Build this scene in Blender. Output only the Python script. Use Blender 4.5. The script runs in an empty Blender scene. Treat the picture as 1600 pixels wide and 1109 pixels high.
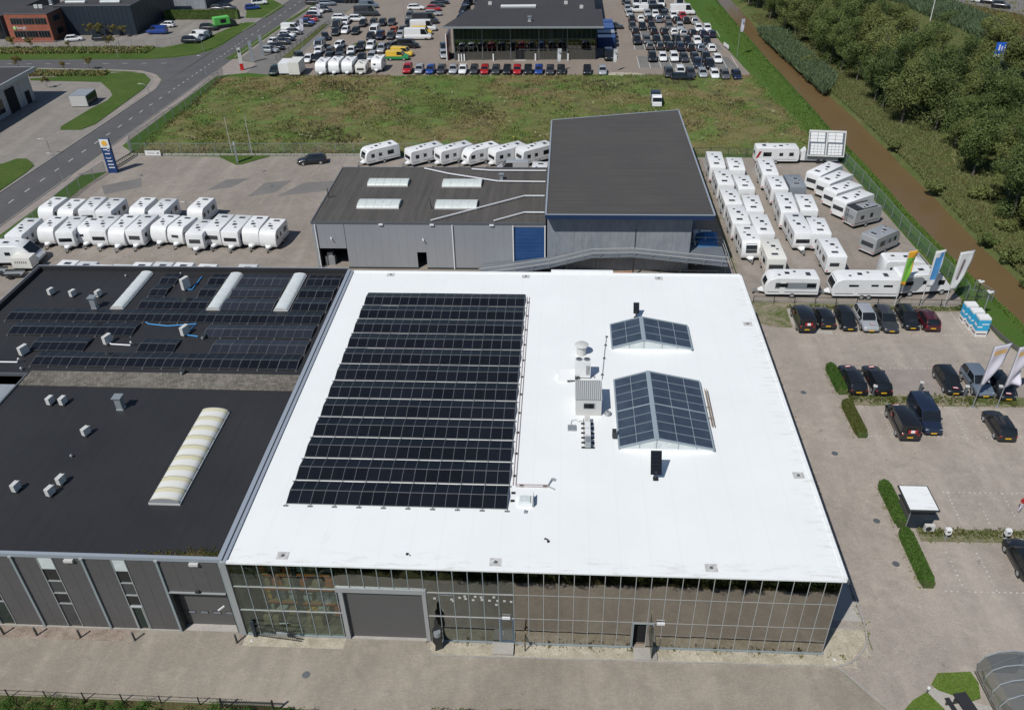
import bpy, bmesh, math, random
import numpy as np
from mathutils import Vector, Matrix
random.seed(7); rng = np.random.default_rng(7)
S = bpy.context.scene
C = S.collection
R = math.radians
PI = math.pi

# ------------------------------------------------------------ camera, sky, sun, exposure
cam = bpy.data.objects.new('camera', bpy.data.cameras.new('camera'))
C.objects.link(cam); S.camera = cam
cam.data.sensor_width = 36.0
cam.data.lens = 36.0 * 1312.2 / 1600
cam.data.clip_start = 1.0; cam.data.clip_end = 6000
fwd = Vector((-0.05684677, 0.82495708, -0.56232932))
rgt = Vector((0.99826713, 0.05554449, -0.01943068))
upv = Vector((-0.01520482, 0.56245945, 0.82668506))
M3 = Matrix((rgt, upv, -fwd)).transposed()
cam.matrix_world = Matrix.Translation((21.834, -37.105, 49.641)) @ M3.to_4x4()

SUN_DIR = Vector((3.48, 4.79, -7.49)).normalized()          # the way the light travels
W = bpy.data.worlds.new('World'); S.world = W; W.use_nodes = True
wn = W.node_tree.nodes; wn.clear()
sky = wn.new('ShaderNodeTexSky'); sky.sky_type = 'NISHITA'; sky.sun_disc = False
sky.sun_elevation = R(51.7); sky.sun_rotation = math.atan2(-SUN_DIR.x, -SUN_DIR.y)
sky.air_density = 1.0; sky.dust_density = 0.3; sky.ozone_density = 2.5
bg = wn.new('ShaderNodeBackground'); bg.inputs[1].default_value = 0.07
wo = wn.new('ShaderNodeOutputWorld')
W.node_tree.links.new(sky.outputs[0], bg.inputs[0]); W.node_tree.links.new(bg.outputs[0], wo.inputs[0])
sl = bpy.data.lights.new('sun', 'SUN'); sl.energy = 3.9; sl.angle = R(0.53); sl.color = (1.0, 0.965, 0.91)
so = bpy.data.objects.new('sun', sl); C.objects.link(so)
so.rotation_euler = SUN_DIR.to_track_quat('-Z', 'Y').to_euler()
so.location = (-60, -80, 130)
S.view_settings.view_transform = 'Standard'; S.view_settings.look = 'None'
S.view_settings.exposure = 0.0; S.view_settings.gamma = 1.0
S.view_settings.use_curve_mapping = False
S.render.engine = 'CYCLES'
cy = S.cycles
cy.use_denoising = True
cy.max_bounces = 8; cy.transparent_max_bounces = 16; cy.diffuse_bounces = 2; cy.glossy_bounces = 4
cy.caustics_reflective = False; cy.caustics_refractive = False
cy.sample_clamp_indirect = 4.0

# ------------------------------------------------------------ materials
def nd(nt, kind, **kw):
    n = nt.nodes.new(kind)
    for k, v in kw.items():
        if k.startswith('i'): n.inputs[int(k[1:])].default_value = v
        else: setattr(n, k, v)
    return n
MATS = {}
def base(name, col, rough=0.6, metal=0.0, spec=0.5):
    m = bpy.data.materials.new(name); m.use_nodes = True
    b = m.node_tree.nodes['Principled BSDF']
    b.inputs['Base Color'].default_value = (*col, 1); b.inputs['Roughness'].default_value = rough
    b.inputs['Metallic'].default_value = metal; b.inputs['Specular IOR Level'].default_value = spec
    MATS[name] = m
    return m
def mixc(nt, fac, a, b, blend='MIX'):
    n = nt.nodes.new('ShaderNodeMix'); n.data_type = 'RGBA'; n.blend_type = blend
    for sock, v in ((n.inputs[0], fac), (n.inputs[6], a), (n.inputs[7], b)):
        if isinstance(v, (tuple, list)): sock.default_value = (*v[:3], 1)
        elif isinstance(v, (int, float)): sock.default_value = v
        else: nt.links.new(v, sock)
    return n.outputs[2]
def ramp(nt, fac, stops):
    r = nt.nodes.new('ShaderNodeValToRGB'); nt.links.new(fac, r.inputs[0])
    e = r.color_ramp.elements
    while len(e) < len(stops): e.new(0.5)
    for el, (p, c) in zip(e, stops):
        el.position = p
        el.color = (c, c, c, 1) if isinstance(c, (int, float)) else (*c, 1)
    return r.outputs[0]
def pos(nt, scale=(1, 1, 1), obj=False):
    mp = nt.nodes.new('ShaderNodeMapping'); mp.inputs[3].default_value = scale
    if obj: src = nt.nodes.new('ShaderNodeTexCoord').outputs['Object']
    else: src = nt.nodes.new('ShaderNodeNewGeometry').outputs['Position']
    nt.links.new(src, mp.inputs[0]); return mp.outputs[0]
def noise(nt, vec, scale, detail=3, rough=0.55, dist=0.0):
    n = nd(nt, 'ShaderNodeTexNoise'); n.inputs['Scale'].default_value = scale
    n.inputs['Detail'].default_value = detail; n.inputs['Roughness'].default_value = rough
    n.inputs['Distortion'].default_value = dist
    nt.links.new(vec, n.inputs['Vector']); return n.outputs[0]
def bump(m, height, strength=0.3, dist=0.05):
    nt = m.node_tree; b = nt.nodes.new('ShaderNodeBump')
    b.inputs['Strength'].default_value = strength; b.inputs['Distance'].default_value = dist
    nt.links.new(height, b.inputs['Height']); nt.links.new(b.outputs[0], nt.nodes['Principled BSDF'].inputs['Normal'])
def setcol(m, c): m.node_tree.links.new(c, m.node_tree.nodes['Principled BSDF'].inputs['Base Color'])
def mottled(name, a, b, scale=0.3, rough=0.8, fine=6.0, fineamt=0.25, metal=0.0, obj=False, stretch=(1, 1, 1), bmp=0.0, lo=0.35, hi=0.65, spec=0.4):
    m = base(name, a, rough, metal, spec); nt = m.node_tree; v = pos(nt, stretch, obj)
    c = mixc(nt, ramp(nt, noise(nt, v, scale, 5, 0.6), [(lo, 0), (hi, 1)]), a, b)
    f = noise(nt, v, fine, 3, 0.7)
    c = mixc(nt, fineamt, c, mixc(nt, 1.0, c, ramp(nt, f, [(0.25, 0.35), (0.75, 1.65)]), 'MULTIPLY'))
    setcol(m, c)
    if bmp: bump(m, f, bmp, 0.03)
    return m
def paving(name, a, b, bw=0.2, bh=0.1, rot=0.0, dark=0.75, patch=None):
    m = base(name, a, 0.85, 0, 0.3); nt = m.node_tree; v = pos(nt)
    n1 = noise(nt, v, 0.11, 5, 0.62); n2 = noise(nt, v, 0.9, 4, 0.7); n3 = noise(nt, v, 9, 2, 0.6)
    c = mixc(nt, ramp(nt, n1, [(0.33, 0), (0.68, 1)]), a, b)
    c = mixc(nt, ramp(nt, n2, [(0.35, 0.0), (0.75, 0.5)]), c, tuple(x * dark for x in a))
    c = mixc(nt, 0.5, c, mixc(nt, 1.0, c, ramp(nt, n3, [(0.2, 0.6), (0.8, 1.4)]), 'MULTIPLY'))
    br = nd(nt, 'ShaderNodeTexBrick'); mp = nt.nodes.new('ShaderNodeMapping'); mp.inputs[2].default_value = (0, 0, rot)
    nt.links.new(v, mp.inputs[0]); nt.links.new(mp.outputs[0], br.inputs[0])
    br.inputs['Scale'].default_value = 1; br.inputs['Brick Width'].default_value = bw; br.inputs['Row Height'].default_value = bh
    br.inputs['Mortar Size'].default_value = 0.007; br.inputs[1].default_value = (1.08, 1.06, 1.03, 1); br.inputs[2].default_value = (.9, .91, .92, 1); br.inputs[3].default_value = (.7, .7, .68, 1)
    c = mixc(nt, 0.8, c, mixc(nt, 1.0, c, br.outputs[0], 'MULTIPLY'))
    # weathered streaks running along the lanes
    n4 = noise(nt, pos(nt, (0.35, 0.04, 1)), 1.0, 4, 0.6)
    c = mixc(nt, ramp(nt, n4, [(0.48, 0), (0.7, 0.4)]), c, tuple(x * 1.22 for x in b))
    n6 = noise(nt, v, 0.32, 6, 0.72, 0.8); c = mixc(nt, ramp(nt, n6, [(0.5, 0), (0.72, 0.55)]), c, tuple(x * 0.74 for x in a))
    c = mixc(nt, ramp(nt, noise(nt, v, 0.7, 7, 0.75, 0.5), [(0.56, 0), (0.75, 0.5)]), c, tuple(x * 1.3 for x in b))
    if patch:
        n5 = noise(nt, v, 0.06, 2, 0.5); c = mixc(nt, ramp(nt, n5, [(0.55, 0), (0.57, 0.45)]), c, patch)
    c = mixc(nt, ramp(nt, noise(nt, v, 1.1, 3, 0.5), [(0.7, 0), (0.74, 0.45)]), c, tuple(x * .5 for x in a))
    setcol(m, c); bump(m, n3, 0.15, 0.02); return m

paving('clinker_front', (.28, .248, .205), (.365, .326, .272), rot=0.0)
paving('clinker_yard', (.262, .23, .2), (.325, .288, .252), rot=0.78)
paving('paver_grey', (.235, .215, .195), (.285, .262, .235), bw=0.22, bh=0.11)
paving('paver_park', (.32, .282, .246), (.42, .368, .318), bw=0.22, bh=0.11)
paving('paver_lot', (.29, .242, .205), (.245, .21, .182))
paving('bay_grey', (.17, .17, .165), (.2, .195, .185))
mottled('asphalt', (.088, .087, .09), (.108, .105, .105), 0.2, 0.85, 14, 0.35, bmp=0.1)
mottled('asphalt_old', (.155, .148, .14), (.185, .175, .163), 0.25, 0.85, 12, 0.3)
mottled('sidewalk', (.25, .22, .2), (.31, .27, .24), 0.5, 0.85, 10, 0.3)
mottled('concrete', (.36, .34, .31), (.42, .4, .365), 0.6, 0.8, 8, 0.25)
mottled('kerb', (.3, .29, .27), (.38, .36, .33), 1.2, 0.85, 8, 0.3)
mottled('white_mark', (.62, .62, .6), (.5, .5, .48), 2, 0.7, 20, 0.3)
# grasses
def grass(name, a, b, c3, s1=0.12, s2=1.1, s3=7.0, amt=0.6):
    m = base(name, a, 0.95, 0, 0.15); nt = m.node_tree; v = pos(nt)
    n1 = noise(nt, v, s1, 6, 0.65, 0.6); n2 = noise(nt, v, s2, 5, 0.75); n3 = noise(nt, v, s3, 3, 0.8)
    c = mixc(nt, ramp(nt, n1, [(0.38, 0), (0.62, 1)]), a, b)
    c = mixc(nt, ramp(nt, n2, [(0.45, 0), (0.7, amt)]), c, c3)
    c = mixc(nt, 0.75, c, mixc(nt, 1.0, c, ramp(nt, n3, [(0.25, 0.35), (0.75, 1.6)]), 'MULTIPLY'))
    setcol(m, c); bump(m, n3, 0.6, 0.15); return m
grass('grass_short', (.05, .1, .016), (.075, .12, .026), (.12, .125, .05), amt=0.35)
grass('grass_dike', (.055, .125, .018), (.07, .13, .025), (.14, .13, .06), amt=0.35)
def meadowm(name, k=1.0, fine=5.0):
    m = base(name, (.1, .12, .03), 0.95, 0, 0.12); nt = m.node_tree; v = pos(nt)
    col = lambda *c_: tuple(x * k for x in c_)
    n1 = noise(nt, v, 0.045, 5, 0.62, 0.8); n2 = noise(nt, v, 0.16, 6, 0.7, 0.6); n3 = noise(nt, v, 0.9, 5, 0.75); n4 = noise(nt, v, fine, 3, 0.8)
    c = mixc(nt, ramp(nt, n1, [(0.42, 0), (0.6, .95)]), col(.105, .128, .04), col(.165, .13, .065))
    c = mixc(nt, ramp(nt, n2, [(0.5, 0), (0.6, .8)]), c, col(.085, .145, .035))
    c = mixc(nt, ramp(nt, noise(nt, v, 0.11, 6, 0.7, 1.2), [(0.55, 0), (0.66, .75)]), c, col(.085, .085, .045))
    c = mixc(nt, ramp(nt, n3, [(0.54, 0), (0.76, .5)]), c, col(.2, .165, .08))
    c = mixc(nt, ramp(nt, noise(nt, v, 0.5, 6, 0.75), [(0.35, 0.5), (0.5, 0.0)]), c, col(.055, .06, .025))
    c = mixc(nt, 0.7, c, mixc(nt, 1.0, c, ramp(nt, n4, [(0.25, 0.4), (0.75, 1.6)]), 'MULTIPLY'))
    setcol(m, c); bump(m, n4, 0.5, 0.15); return m
meadowm('meadow', 1.2); meadowm('meadow_tuft', 1.75, 9.0)
grass('bank_grass', (.085, .115, .035), (.125, .13, .05), (.06, .085, .025), s1=0.2, s2=1.2)
grass('verge_patchy', (.085, .125, .03), (.28, .24, .175), (.26, .225, .165), s1=0.5, s2=1.6, amt=.8); grass('lawn_light', (.09, .155, .022), (.12, .18, .035), (.16, .17, .06), amt=.35)
grass('dry_shrub', (.1, .085, .04), (.07, .085, .03), (.14, .11, .055), s1=0.3, s2=1.5)
grass('moss', (.05, .06, .015), (.13, .1, .05), (.03, .04, .01), s1=1.0, s2=3)
def leafm(name, a, b, scale=0.35):
    m = base(name, a, 0.65, 0, 0.25); nt = m.node_tree; v = pos(nt)
    oi = nd(nt, 'ShaderNodeObjectInfo')
    c = mixc(nt, ramp(nt, noise(nt, v, scale, 4, 0.7), [(0.3, 0), (0.7, 1)]), a, b)
    c = mixc(nt, ramp(nt, oi.outputs['Random'], [(0, 0), (1, 0.5)]), c, (b[0] * 1.45, b[1] * 1.25, b[2] * 1.2))
    setcol(m, c); return m
leafm('leaf_tree', (.065, .09, .026), (.13, .158, .05), 0.5)
leafm('leaf_tree_dark', (.045, .075, .022), (.092, .13, .038), 0.5)
leafm('leaf_small', (.11, .12, .03), (.16, .14, .045), 1.0)
leafm('hedge_leaf', (.035, .085, .012), (.06, .12, .02), 0.9)
leafm('hedge_rust', (.045, .08, .014), (.08, .085, .022), 0.8)
leafm('reed_leaf', (.055, .095, .05), (.085, .13, .068), 0.4)
leafm('tuft_green', (.065, .1, .024), (.1, .11, .035), 0.25)
leafm('tuft_dry', (.15, .115, .055), (.11, .1, .04), 0.3)
leafm('tuft_flower', (.4, .4, .28), (.28, .3, .16), 0.5)
leafm('tuft_yellow', (.45, .36, .02), (.3, .28, .04), 0.5)
mottled('bark', (.16, .145, .12), (.1, .09, .075), 3, 0.9, 20, 0.5)
leafm('bank_tuft', (.115, .155, .048), (.185, .19, .08), 0.35); leafm('dark_weed', (.09, .1, .045), (.15, .13, .07), 0.5); leafm('dike_tuft', (.07, .15, .025), (.1, .17, .035), 0.3)
# water
m = base('canal_water', (.15, .1, .046), 0.2, 0, 0.16); nt = m.node_tree
v = pos(nt); setcol(m, mixc(nt, noise(nt, v, 0.12, 3), (.165, .108, .05), (.13, .088, .043)))
bump(m, noise(nt, v, 1.2, 3), 0.08, 0.05)
# roofs
def roofing(name, a, b, along='x', rough=0.8, seam=1.0, seamamt=0.25, scale=0.12):
    m = base(name, a, rough, 0, 0.35); nt = m.node_tree; v = pos(nt)
    c = mixc(nt, ramp(nt, noise(nt, v, scale, 5, 0.6), [(0.35, 0), (0.7, 1)]), a, b)
    sc = (0.08, 1.6, 1) if along == 'x' else (1.6, 0.08, 1)
    c = mixc(nt, ramp(nt, noise(nt, pos(nt, sc), 1.0, 4, 0.7), [(0.4, 0), (0.75, seamamt * 1.6)]), c, tuple(x * 0.62 for x in a))
    c = mixc(nt, 0.3, c, mixc(nt, 1.0, c, ramp(nt, noise(nt, v, 12, 2), [(0.2, 0.5), (0.8, 1.5)]), 'MULTIPLY'))
    wv = nd(nt, 'ShaderNodeTexWave', wave_type='BANDS', bands_direction='Y' if along == 'x' else 'X')
    wv.inputs['Scale'].default_value = 0.314 / seam; nt.links.new(v, wv.inputs['Vector'])
    c = mixc(nt, ramp(nt, wv.outputs[1], [(0.0, 0.35), (0.02, 0.0)]), c, tuple(x * 0.55 for x in a))
    setcol(m, c); return m
roofing('roof_black', (.024, .0245, .027), (.032, .0325, .035), 'y', 0.62, 1.0, 0.15)
roofing('roof_grey_streak', (.085, .079, .072), (.105, .098, .09), 'y', 0.8, 1.0, 0.5)
roofing('roof_grey_hall', (.075, .07, .067), (.088, .083, .078), 'x', 0.8, 1.0, 0.3)
roofing('roof_dealer', (.05, .047, .048), (.058, .055, .056), 'y', 0.7, 1.0, 0.1)
m = base('roof_white', (.8, .815, .81), 0.6, 0, 0.2); nt = m.node_tree; v = pos(nt)
c = mixc(nt, ramp(nt, noise(nt, v, 0.2, 5, 0.6), [(0.3, 0), (0.8, 1)]), (.80, .82, .815), (.755, .775, .77))
c = mixc(nt, ramp(nt, noise(nt, v, 2.2, 6, 0.75), [(0.66, 0), (0.8, 0.35)]), c, (.55, .55, .53))
sy = nd(nt, 'ShaderNodeSeparateXYZ'); nt.links.new(v, sy.inputs[0])
e1 = nd(nt, 'ShaderNodeMapRange'); nt.links.new(sy.outputs[1], e1.inputs[0]); e1.inputs[1].default_value = 0.2; e1.inputs[2].default_value = 1.6; e1.inputs[3].default_value = 1; e1.inputs[4].default_value = 0
dn = noise(nt, pos(nt, (0.35, 1.4, 1)), 1.6, 6, 0.75)
e2 = nd(nt, 'ShaderNodeMapRange'); nt.links.new(sy.outputs[0], e2.inputs[0]); e2.inputs[1].default_value = 38.4; e2.inputs[2].default_value = 39.8; e2.inputs[3].default_value = 0; e2.inputs[4].default_value = .8
mxx = nd(nt, 'ShaderNodeMath', operation='MAXIMUM'); nt.links.new(e1.outputs[0], mxx.inputs[0]); nt.links.new(e2.outputs[0], mxx.inputs[1])
mt = nd(nt, 'ShaderNodeMath', operation='MULTIPLY'); nt.links.new(mxx.outputs[0], mt.inputs[0]); nt.links.new(ramp(nt, dn, [(0.52, 0), (0.72, 0.8)]), mt.inputs[1])
c = mixc(nt, mt.outputs[0], c, (.5, .46, .42))
wv = nd(nt, 'ShaderNodeTexWave', wave_type='BANDS', bands_direction='X'); wv.inputs['Scale'].default_value = 0.157; wv.inputs['Distortion'].default_value = .15; nt.links.new(v, wv.inputs['Vector'])
c = mixc(nt, ramp(nt, wv.outputs[1], [(0.0, 0.12), (0.01, 0.0)]), c, (.6, .61, .6))
c = mixc(nt, ramp(nt, noise(nt, v, 0.55, 7, 0.8, 1.5), [(0.6, 0), (0.72, 0.22)]), c, (.56, .55, .52)); setcol(m, c)
paving('roof_tiles', (.15, .138, .118), (.22, .2, .172), 0.3, 0.3, dark=0.45)
for n_ in MATS['roof_tiles'].node_tree.nodes:
    if n_.type == 'TEX_BRICK': n_.inputs[1].default_value = (1.35, 1.3, 1.25, 1); n_.inputs[2].default_value = (.6, .6, .6, 1); n_.inputs[3].default_value = (.4, .4, .4, 1); n_.inputs['Mortar Size'].default_value = .02
mottled('gravel_pebble', (.33, .3, .23), (.47, .43, .35), 1.0, 0.9, 18, 0.8, bmp=0.5)
mottled('gravel_rust', (.23, .185, .15), (.34, .28, .235), 1.5, 0.9, 16, 0.8, bmp=0.5)
# walls and metals
mottled('panel_dark', (.094, .092, .093), (.104, .102, .102), 0.3, 0.5, 3, 0.1, metal=0.0)
mottled('panel_silver', (.35, .37, .4), (.38, .4, .425), 0.15, 0.42, 2, 0.05, metal=0.3, stretch=(1, 1, .3))
mottled('panel_silver_dull', (.27, .3, .335), (.33, .35, .375), 0.5, 0.5, 3, 0.25, metal=0.2, stretch=(1, 1, .3))  # darker, more mottled version of the silver panel
base('alu', (.42, .44, .45), 0.4, 0.35); base('alu_frame', (.3, .35, .37), 0.45, 0.2); base('alu_dark', (.14, .15, .16), 0.45, 0.3)
base('galv', (.36, .39, .41), 0.5, 0.5); mottled('galv_deck', (.17, .195, .22), (.21, .235, .26), 0.8, 0.5, 6, 0.3, metal=0.3)
base('zinc_cap', (.34, .38, .43), 0.45, 0.2); mottled('drain_collar', (.6, .6, .58), (.38, .37, .36), 3, 0.7, 8, 0.4)
base('skylight_frame', (.3, .36, .4), 0.5, 0.1)
base('blue_trim', (.015, .035, .09), 0.45); base('door_blue', (.09, .14, .2), 0.4, 0.2); mottled('blue_door', (.02, .07, .2), (.03, .085, .23), 0.6, 0.45, 5, 0.15)
base('door_grey', (.1, .1, .1), 0.5); base('white_plastic', (.72, .73, .73), 0.45); base('white_dirty', (.55, .55, .53), 0.6)
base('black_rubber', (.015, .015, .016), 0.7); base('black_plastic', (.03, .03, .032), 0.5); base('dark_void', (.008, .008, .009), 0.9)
base('yellow_plate', (.75, .45, .02), 0.5); base('red_plastic', (.5, .02, .015), 0.4); base('orange_paint', (.6, .14, .02), 0.5)
base('pipe_blue', (.08, .32, .65), 0.5); base('pipe_white', (.75, .76, .77), 0.5); base('pink_pipe', (.5, .41, .39), 0.6)
base('head_lamp', (.75, .78, .8), 0.15, 0.1); base('tail_lamp', (.45, .02, .02), 0.3)
base('pine', (.35, .24, .13), 0.7); base('card', (.4, .3, .19), 0.8); base('teal', (.1, .3, .3), 0.6); mottled('floor_brown', (.2, .165, .12), (.14, .115, .09), .8)
base('steel_black', (.04, .045, .045), 0.45, 0.2); base('dark_blue_wall', (.016, .026, .04), 0.5)
mottled('brick', (.27, .085, .055), (.33, .11, .07), 1.5, 0.85, 8, 0.4)
mottled('brick_dark', (.11, .05, .035), (.14, .06, .045), 1.5, 0.85, 8, 0.4)
base('green_paint', (.12, .5, .1), 0.5); base('shelter_frame', (.45, .5, .53), 0.35, 0.5)
base('flag_green', (.2, .5, .06), 0.7); base('flag_orange', (.75, .38, .03), 0.7); base('flag_blue', (.08, .3, .62), 0.7); base('flag_pale', (.62, .6, .68), 0.75); base('flag_white', (.72, .72, .72), 0.75)
base('ink_brown', (.16, .1, .09), 0.7); base('ink_gold', (.7, .45, .2), 0.7); base('sun_yellow', (.8, .42, .02), 0.6); base('sign_navy', (.012, .045, .16), 0.5)
base('cyan_print', (.03, .36, .62), 0.5); base('sign_blue', (.02, .12, .6), 0.5); base('tarp_blue', (.03, .14, .32), 0.6); base('panel_grid_dark', (.12, .14, .17), 0.5)
mottled('skin', (.45, .28, .2), (.42, .26, .18), 2)
# roof-light acrylic
mottled('acrylic', (.62, .66, .66), (.55, .6, .6), 1.5, 0.35, 4, 0.15); m = base('acrylic_old', (.7, .7, .64), 0.4); nt = m.node_tree; v = pos(nt); wv = nd(nt, 'ShaderNodeTexWave', wave_type='BANDS', bands_direction='Y'); wv.inputs['Scale'].default_value = 0.2656; wv.inputs['Distortion'].default_value = .8; wv.inputs['Detail Scale'].default_value = .6; nt.links.new(v, wv.inputs['Vector'])
setcol(m, mixc(nt, ramp(nt, wv.outputs[1], [(0.3, 0), (.8, 1)]), (.7, .7, .66), mixc(nt, noise(nt, v, 1.5, 3), (.66, .62, .42), (.58, .54, .36))))
mottled('acrylic_green', (.62, .66, .64), (.54, .59, .57), 1.5, 0.35, 4, 0.2)
def glassm(name, tint, fac, gloss=(.9, .9, .9), rough=0.02, body=None, bodyfac=0.0):
    m = bpy.data.materials.new(name); m.use_nodes = True; nt = m.node_tree; nt.nodes.clear()
    t = nd(nt, 'ShaderNodeBsdfTransparent'); t.inputs[0].default_value = (*tint, 1)
    g = nd(nt, 'ShaderNodeBsdfGlossy'); g.inputs[0].default_value = (*gloss, 1); g.inputs['Roughness'].default_value = rough
    bmp_ = nd(nt, 'ShaderNodeBump'); bmp_.inputs['Strength'].default_value = 0.02; bmp_.inputs['Distance'].default_value = 0.3
    nt.links.new(noise(nt, pos(nt), 0.7, 1), bmp_.inputs['Height']); nt.links.new(bmp_.outputs[0], g.inputs['Normal'])
    src = t.outputs[0]
    if body:
        d = nd(nt, 'ShaderNodeBsdfDiffuse'); d.inputs[0].default_value = (*body, 1)
        mx0 = nd(nt, 'ShaderNodeMixShader', i0=bodyfac); nt.links.new(src, mx0.inputs[1]); nt.links.new(d.outputs[0], mx0.inputs[2]); src = mx0.outputs[0]
    lw = nd(nt, 'ShaderNodeLayerWeight'); lw.inputs[0].default_value = 0.3
    mr = nd(nt, 'ShaderNodeMapRange'); nt.links.new(lw.outputs[1], mr.inputs[0]); mr.inputs[3].default_value = fac; mr.inputs[4].default_value = min(1, fac + 0.35)
    mx = nd(nt, 'ShaderNodeMixShader'); nt.links.new(mr.outputs[0], mx.inputs[0]); nt.links.new(src, mx.inputs[1]); nt.links.new(g.outputs[0], mx.inputs[2])
    o = nd(nt, 'ShaderNodeOutputMaterial'); nt.links.new(mx.outputs[0], o.inputs[0]); MATS[name] = m; return m
glassm('glass_clear', (.74, .8, .77), 0.05, (.8, .9, .86))
glassm('glass_mirror', (.12, .13, .13), 0.42, (.95, .92, .87))
glassm('glass_lobby', (.4, .45, .44), 0.22, (.85, .9, .88))
glassm('glass_shelter', (.7, .73, .71), 0.12, (.9, .9, .9), 0.05, (.3, .3, .28), 0.25)
base('glass_dark', (.012, .015, .018), 0.06, 0, 0.6); mottled('glass_blue', (.04, .055, .08), (.055, .075, .105), 0.8, 0.22, 3, 0.15); base('mullion_light', (.42, .43, .42), 0.5); base('glass_green', (.012, .03, .026), 0.1, 0, 0.5)
base('glass_grey', (.05, .055, .06), 0.1, 0, 0.6); base('glass_pale', (.2, .22, .25), 0.12, 0, 0.6)
def wiremesh(name, col, dens):
    m = bpy.data.materials.new(name); m.use_nodes = True; nt = m.node_tree; nt.nodes.clear()
    t = nd(nt, 'ShaderNodeBsdfTransparent'); d = nd(nt, 'ShaderNodeBsdfDiffuse'); d.inputs[0].default_value = (*col, 1)
    mx = nd(nt, 'ShaderNodeMixShader', i0=dens); nt.links.new(t.outputs[0], mx.inputs[1]); nt.links.new(d.outputs[0], mx.inputs[2])
    o = nd(nt, 'ShaderNodeOutputMaterial'); nt.links.new(mx.outputs[0], o.inputs[0]); MATS[name] = m
wiremesh('wire_mesh_green', (.13, .2, .16), 0.33); wiremesh('wire_mesh_grey', (.2, .21, .2), 0.16)
# solar module face: cell grid
def solar(name, a, line, amt):
    m = base(name, a, 0.3, 0, 0.22); nt = m.node_tree; v = pos(nt, (1, 1, 1), True)
    br = nd(nt, 'ShaderNodeTexBrick'); br.offset = 0; nt.links.new(v, br.inputs[0])
    br.inputs['Scale'].default_value = 1; br.inputs['Brick Width'].default_value = 0.0865; br.inputs['Row Height'].default_value = 0.172
    br.inputs['Mortar Size'].default_value = 0.003
    br.inputs[1].default_value = (*a, 1); br.inputs[2].default_value = (*[x * 1.3 for x in a], 1); br.inputs[3].default_value = (*line, 1)
    oi = nd(nt, 'ShaderNodeObjectInfo')
    c = mixc(nt, ramp(nt, oi.outputs['Random'], [(0, 0), (1, amt)]), br.outputs[0], (.03, .035, .05)); setcol(m, c)
solar('solar_cell', (.003, .004, .0075), (.045, .048, .05), 0.15)
solar('solar_cell_dusty', (.016, .019, .027), (.05, .052, .055), 0.7)
base('solar_frame', (.2, .21, .22), 0.5, 0.1); base('solar_frame_dim', (.17, .175, .18), 0.5, 0.2)
# vehicle paints
PAINT = dict(black=(.012, .0135, .016), darkgrey=(.038, .041, .047), grey=(.12, .125, .13), silver=(.42, .44, .46), white=(.74, .75, .75),
             bluegrey=(.16, .2, .25), navy=(.014, .022, .045), blue=(.015, .05, .24), red=(.36, .012, .015), burgundy=(.06, .008, .014), orange=(.4, .09, .02),
             darkgreen=(.012, .026, .022), yellow=(.72, .48, .06), green=(.02, .28, .09), beige=(.45, .42, .38))
for k, v in PAINT.items():
    m = base('paint_' + k, v, 0.28, 0.25 if k in ('silver', 'bluegrey', 'grey') else 0.0, 0.5)
    m.node_tree.nodes['Principled BSDF'].inputs['Coat Weight'].default_value = 0.6; m.node_tree.nodes['Principled BSDF'].inputs['Coat Roughness'].default_value = 0.05
mottled('caravan_white', (.76, .77, .77), (.7, .71, .71), 0.7, 0.35, 3, 0.08); mottled('caravan_cream', (.72, .71, .66), (.66, .65, .6), 0.7, 0.4, 3, 0.08)
base('caravan_grey', (.3, .33, .36), 0.35, 0.3); base('caravan_silver', (.42, .43, .44), 0.35, 0.3)

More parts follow.
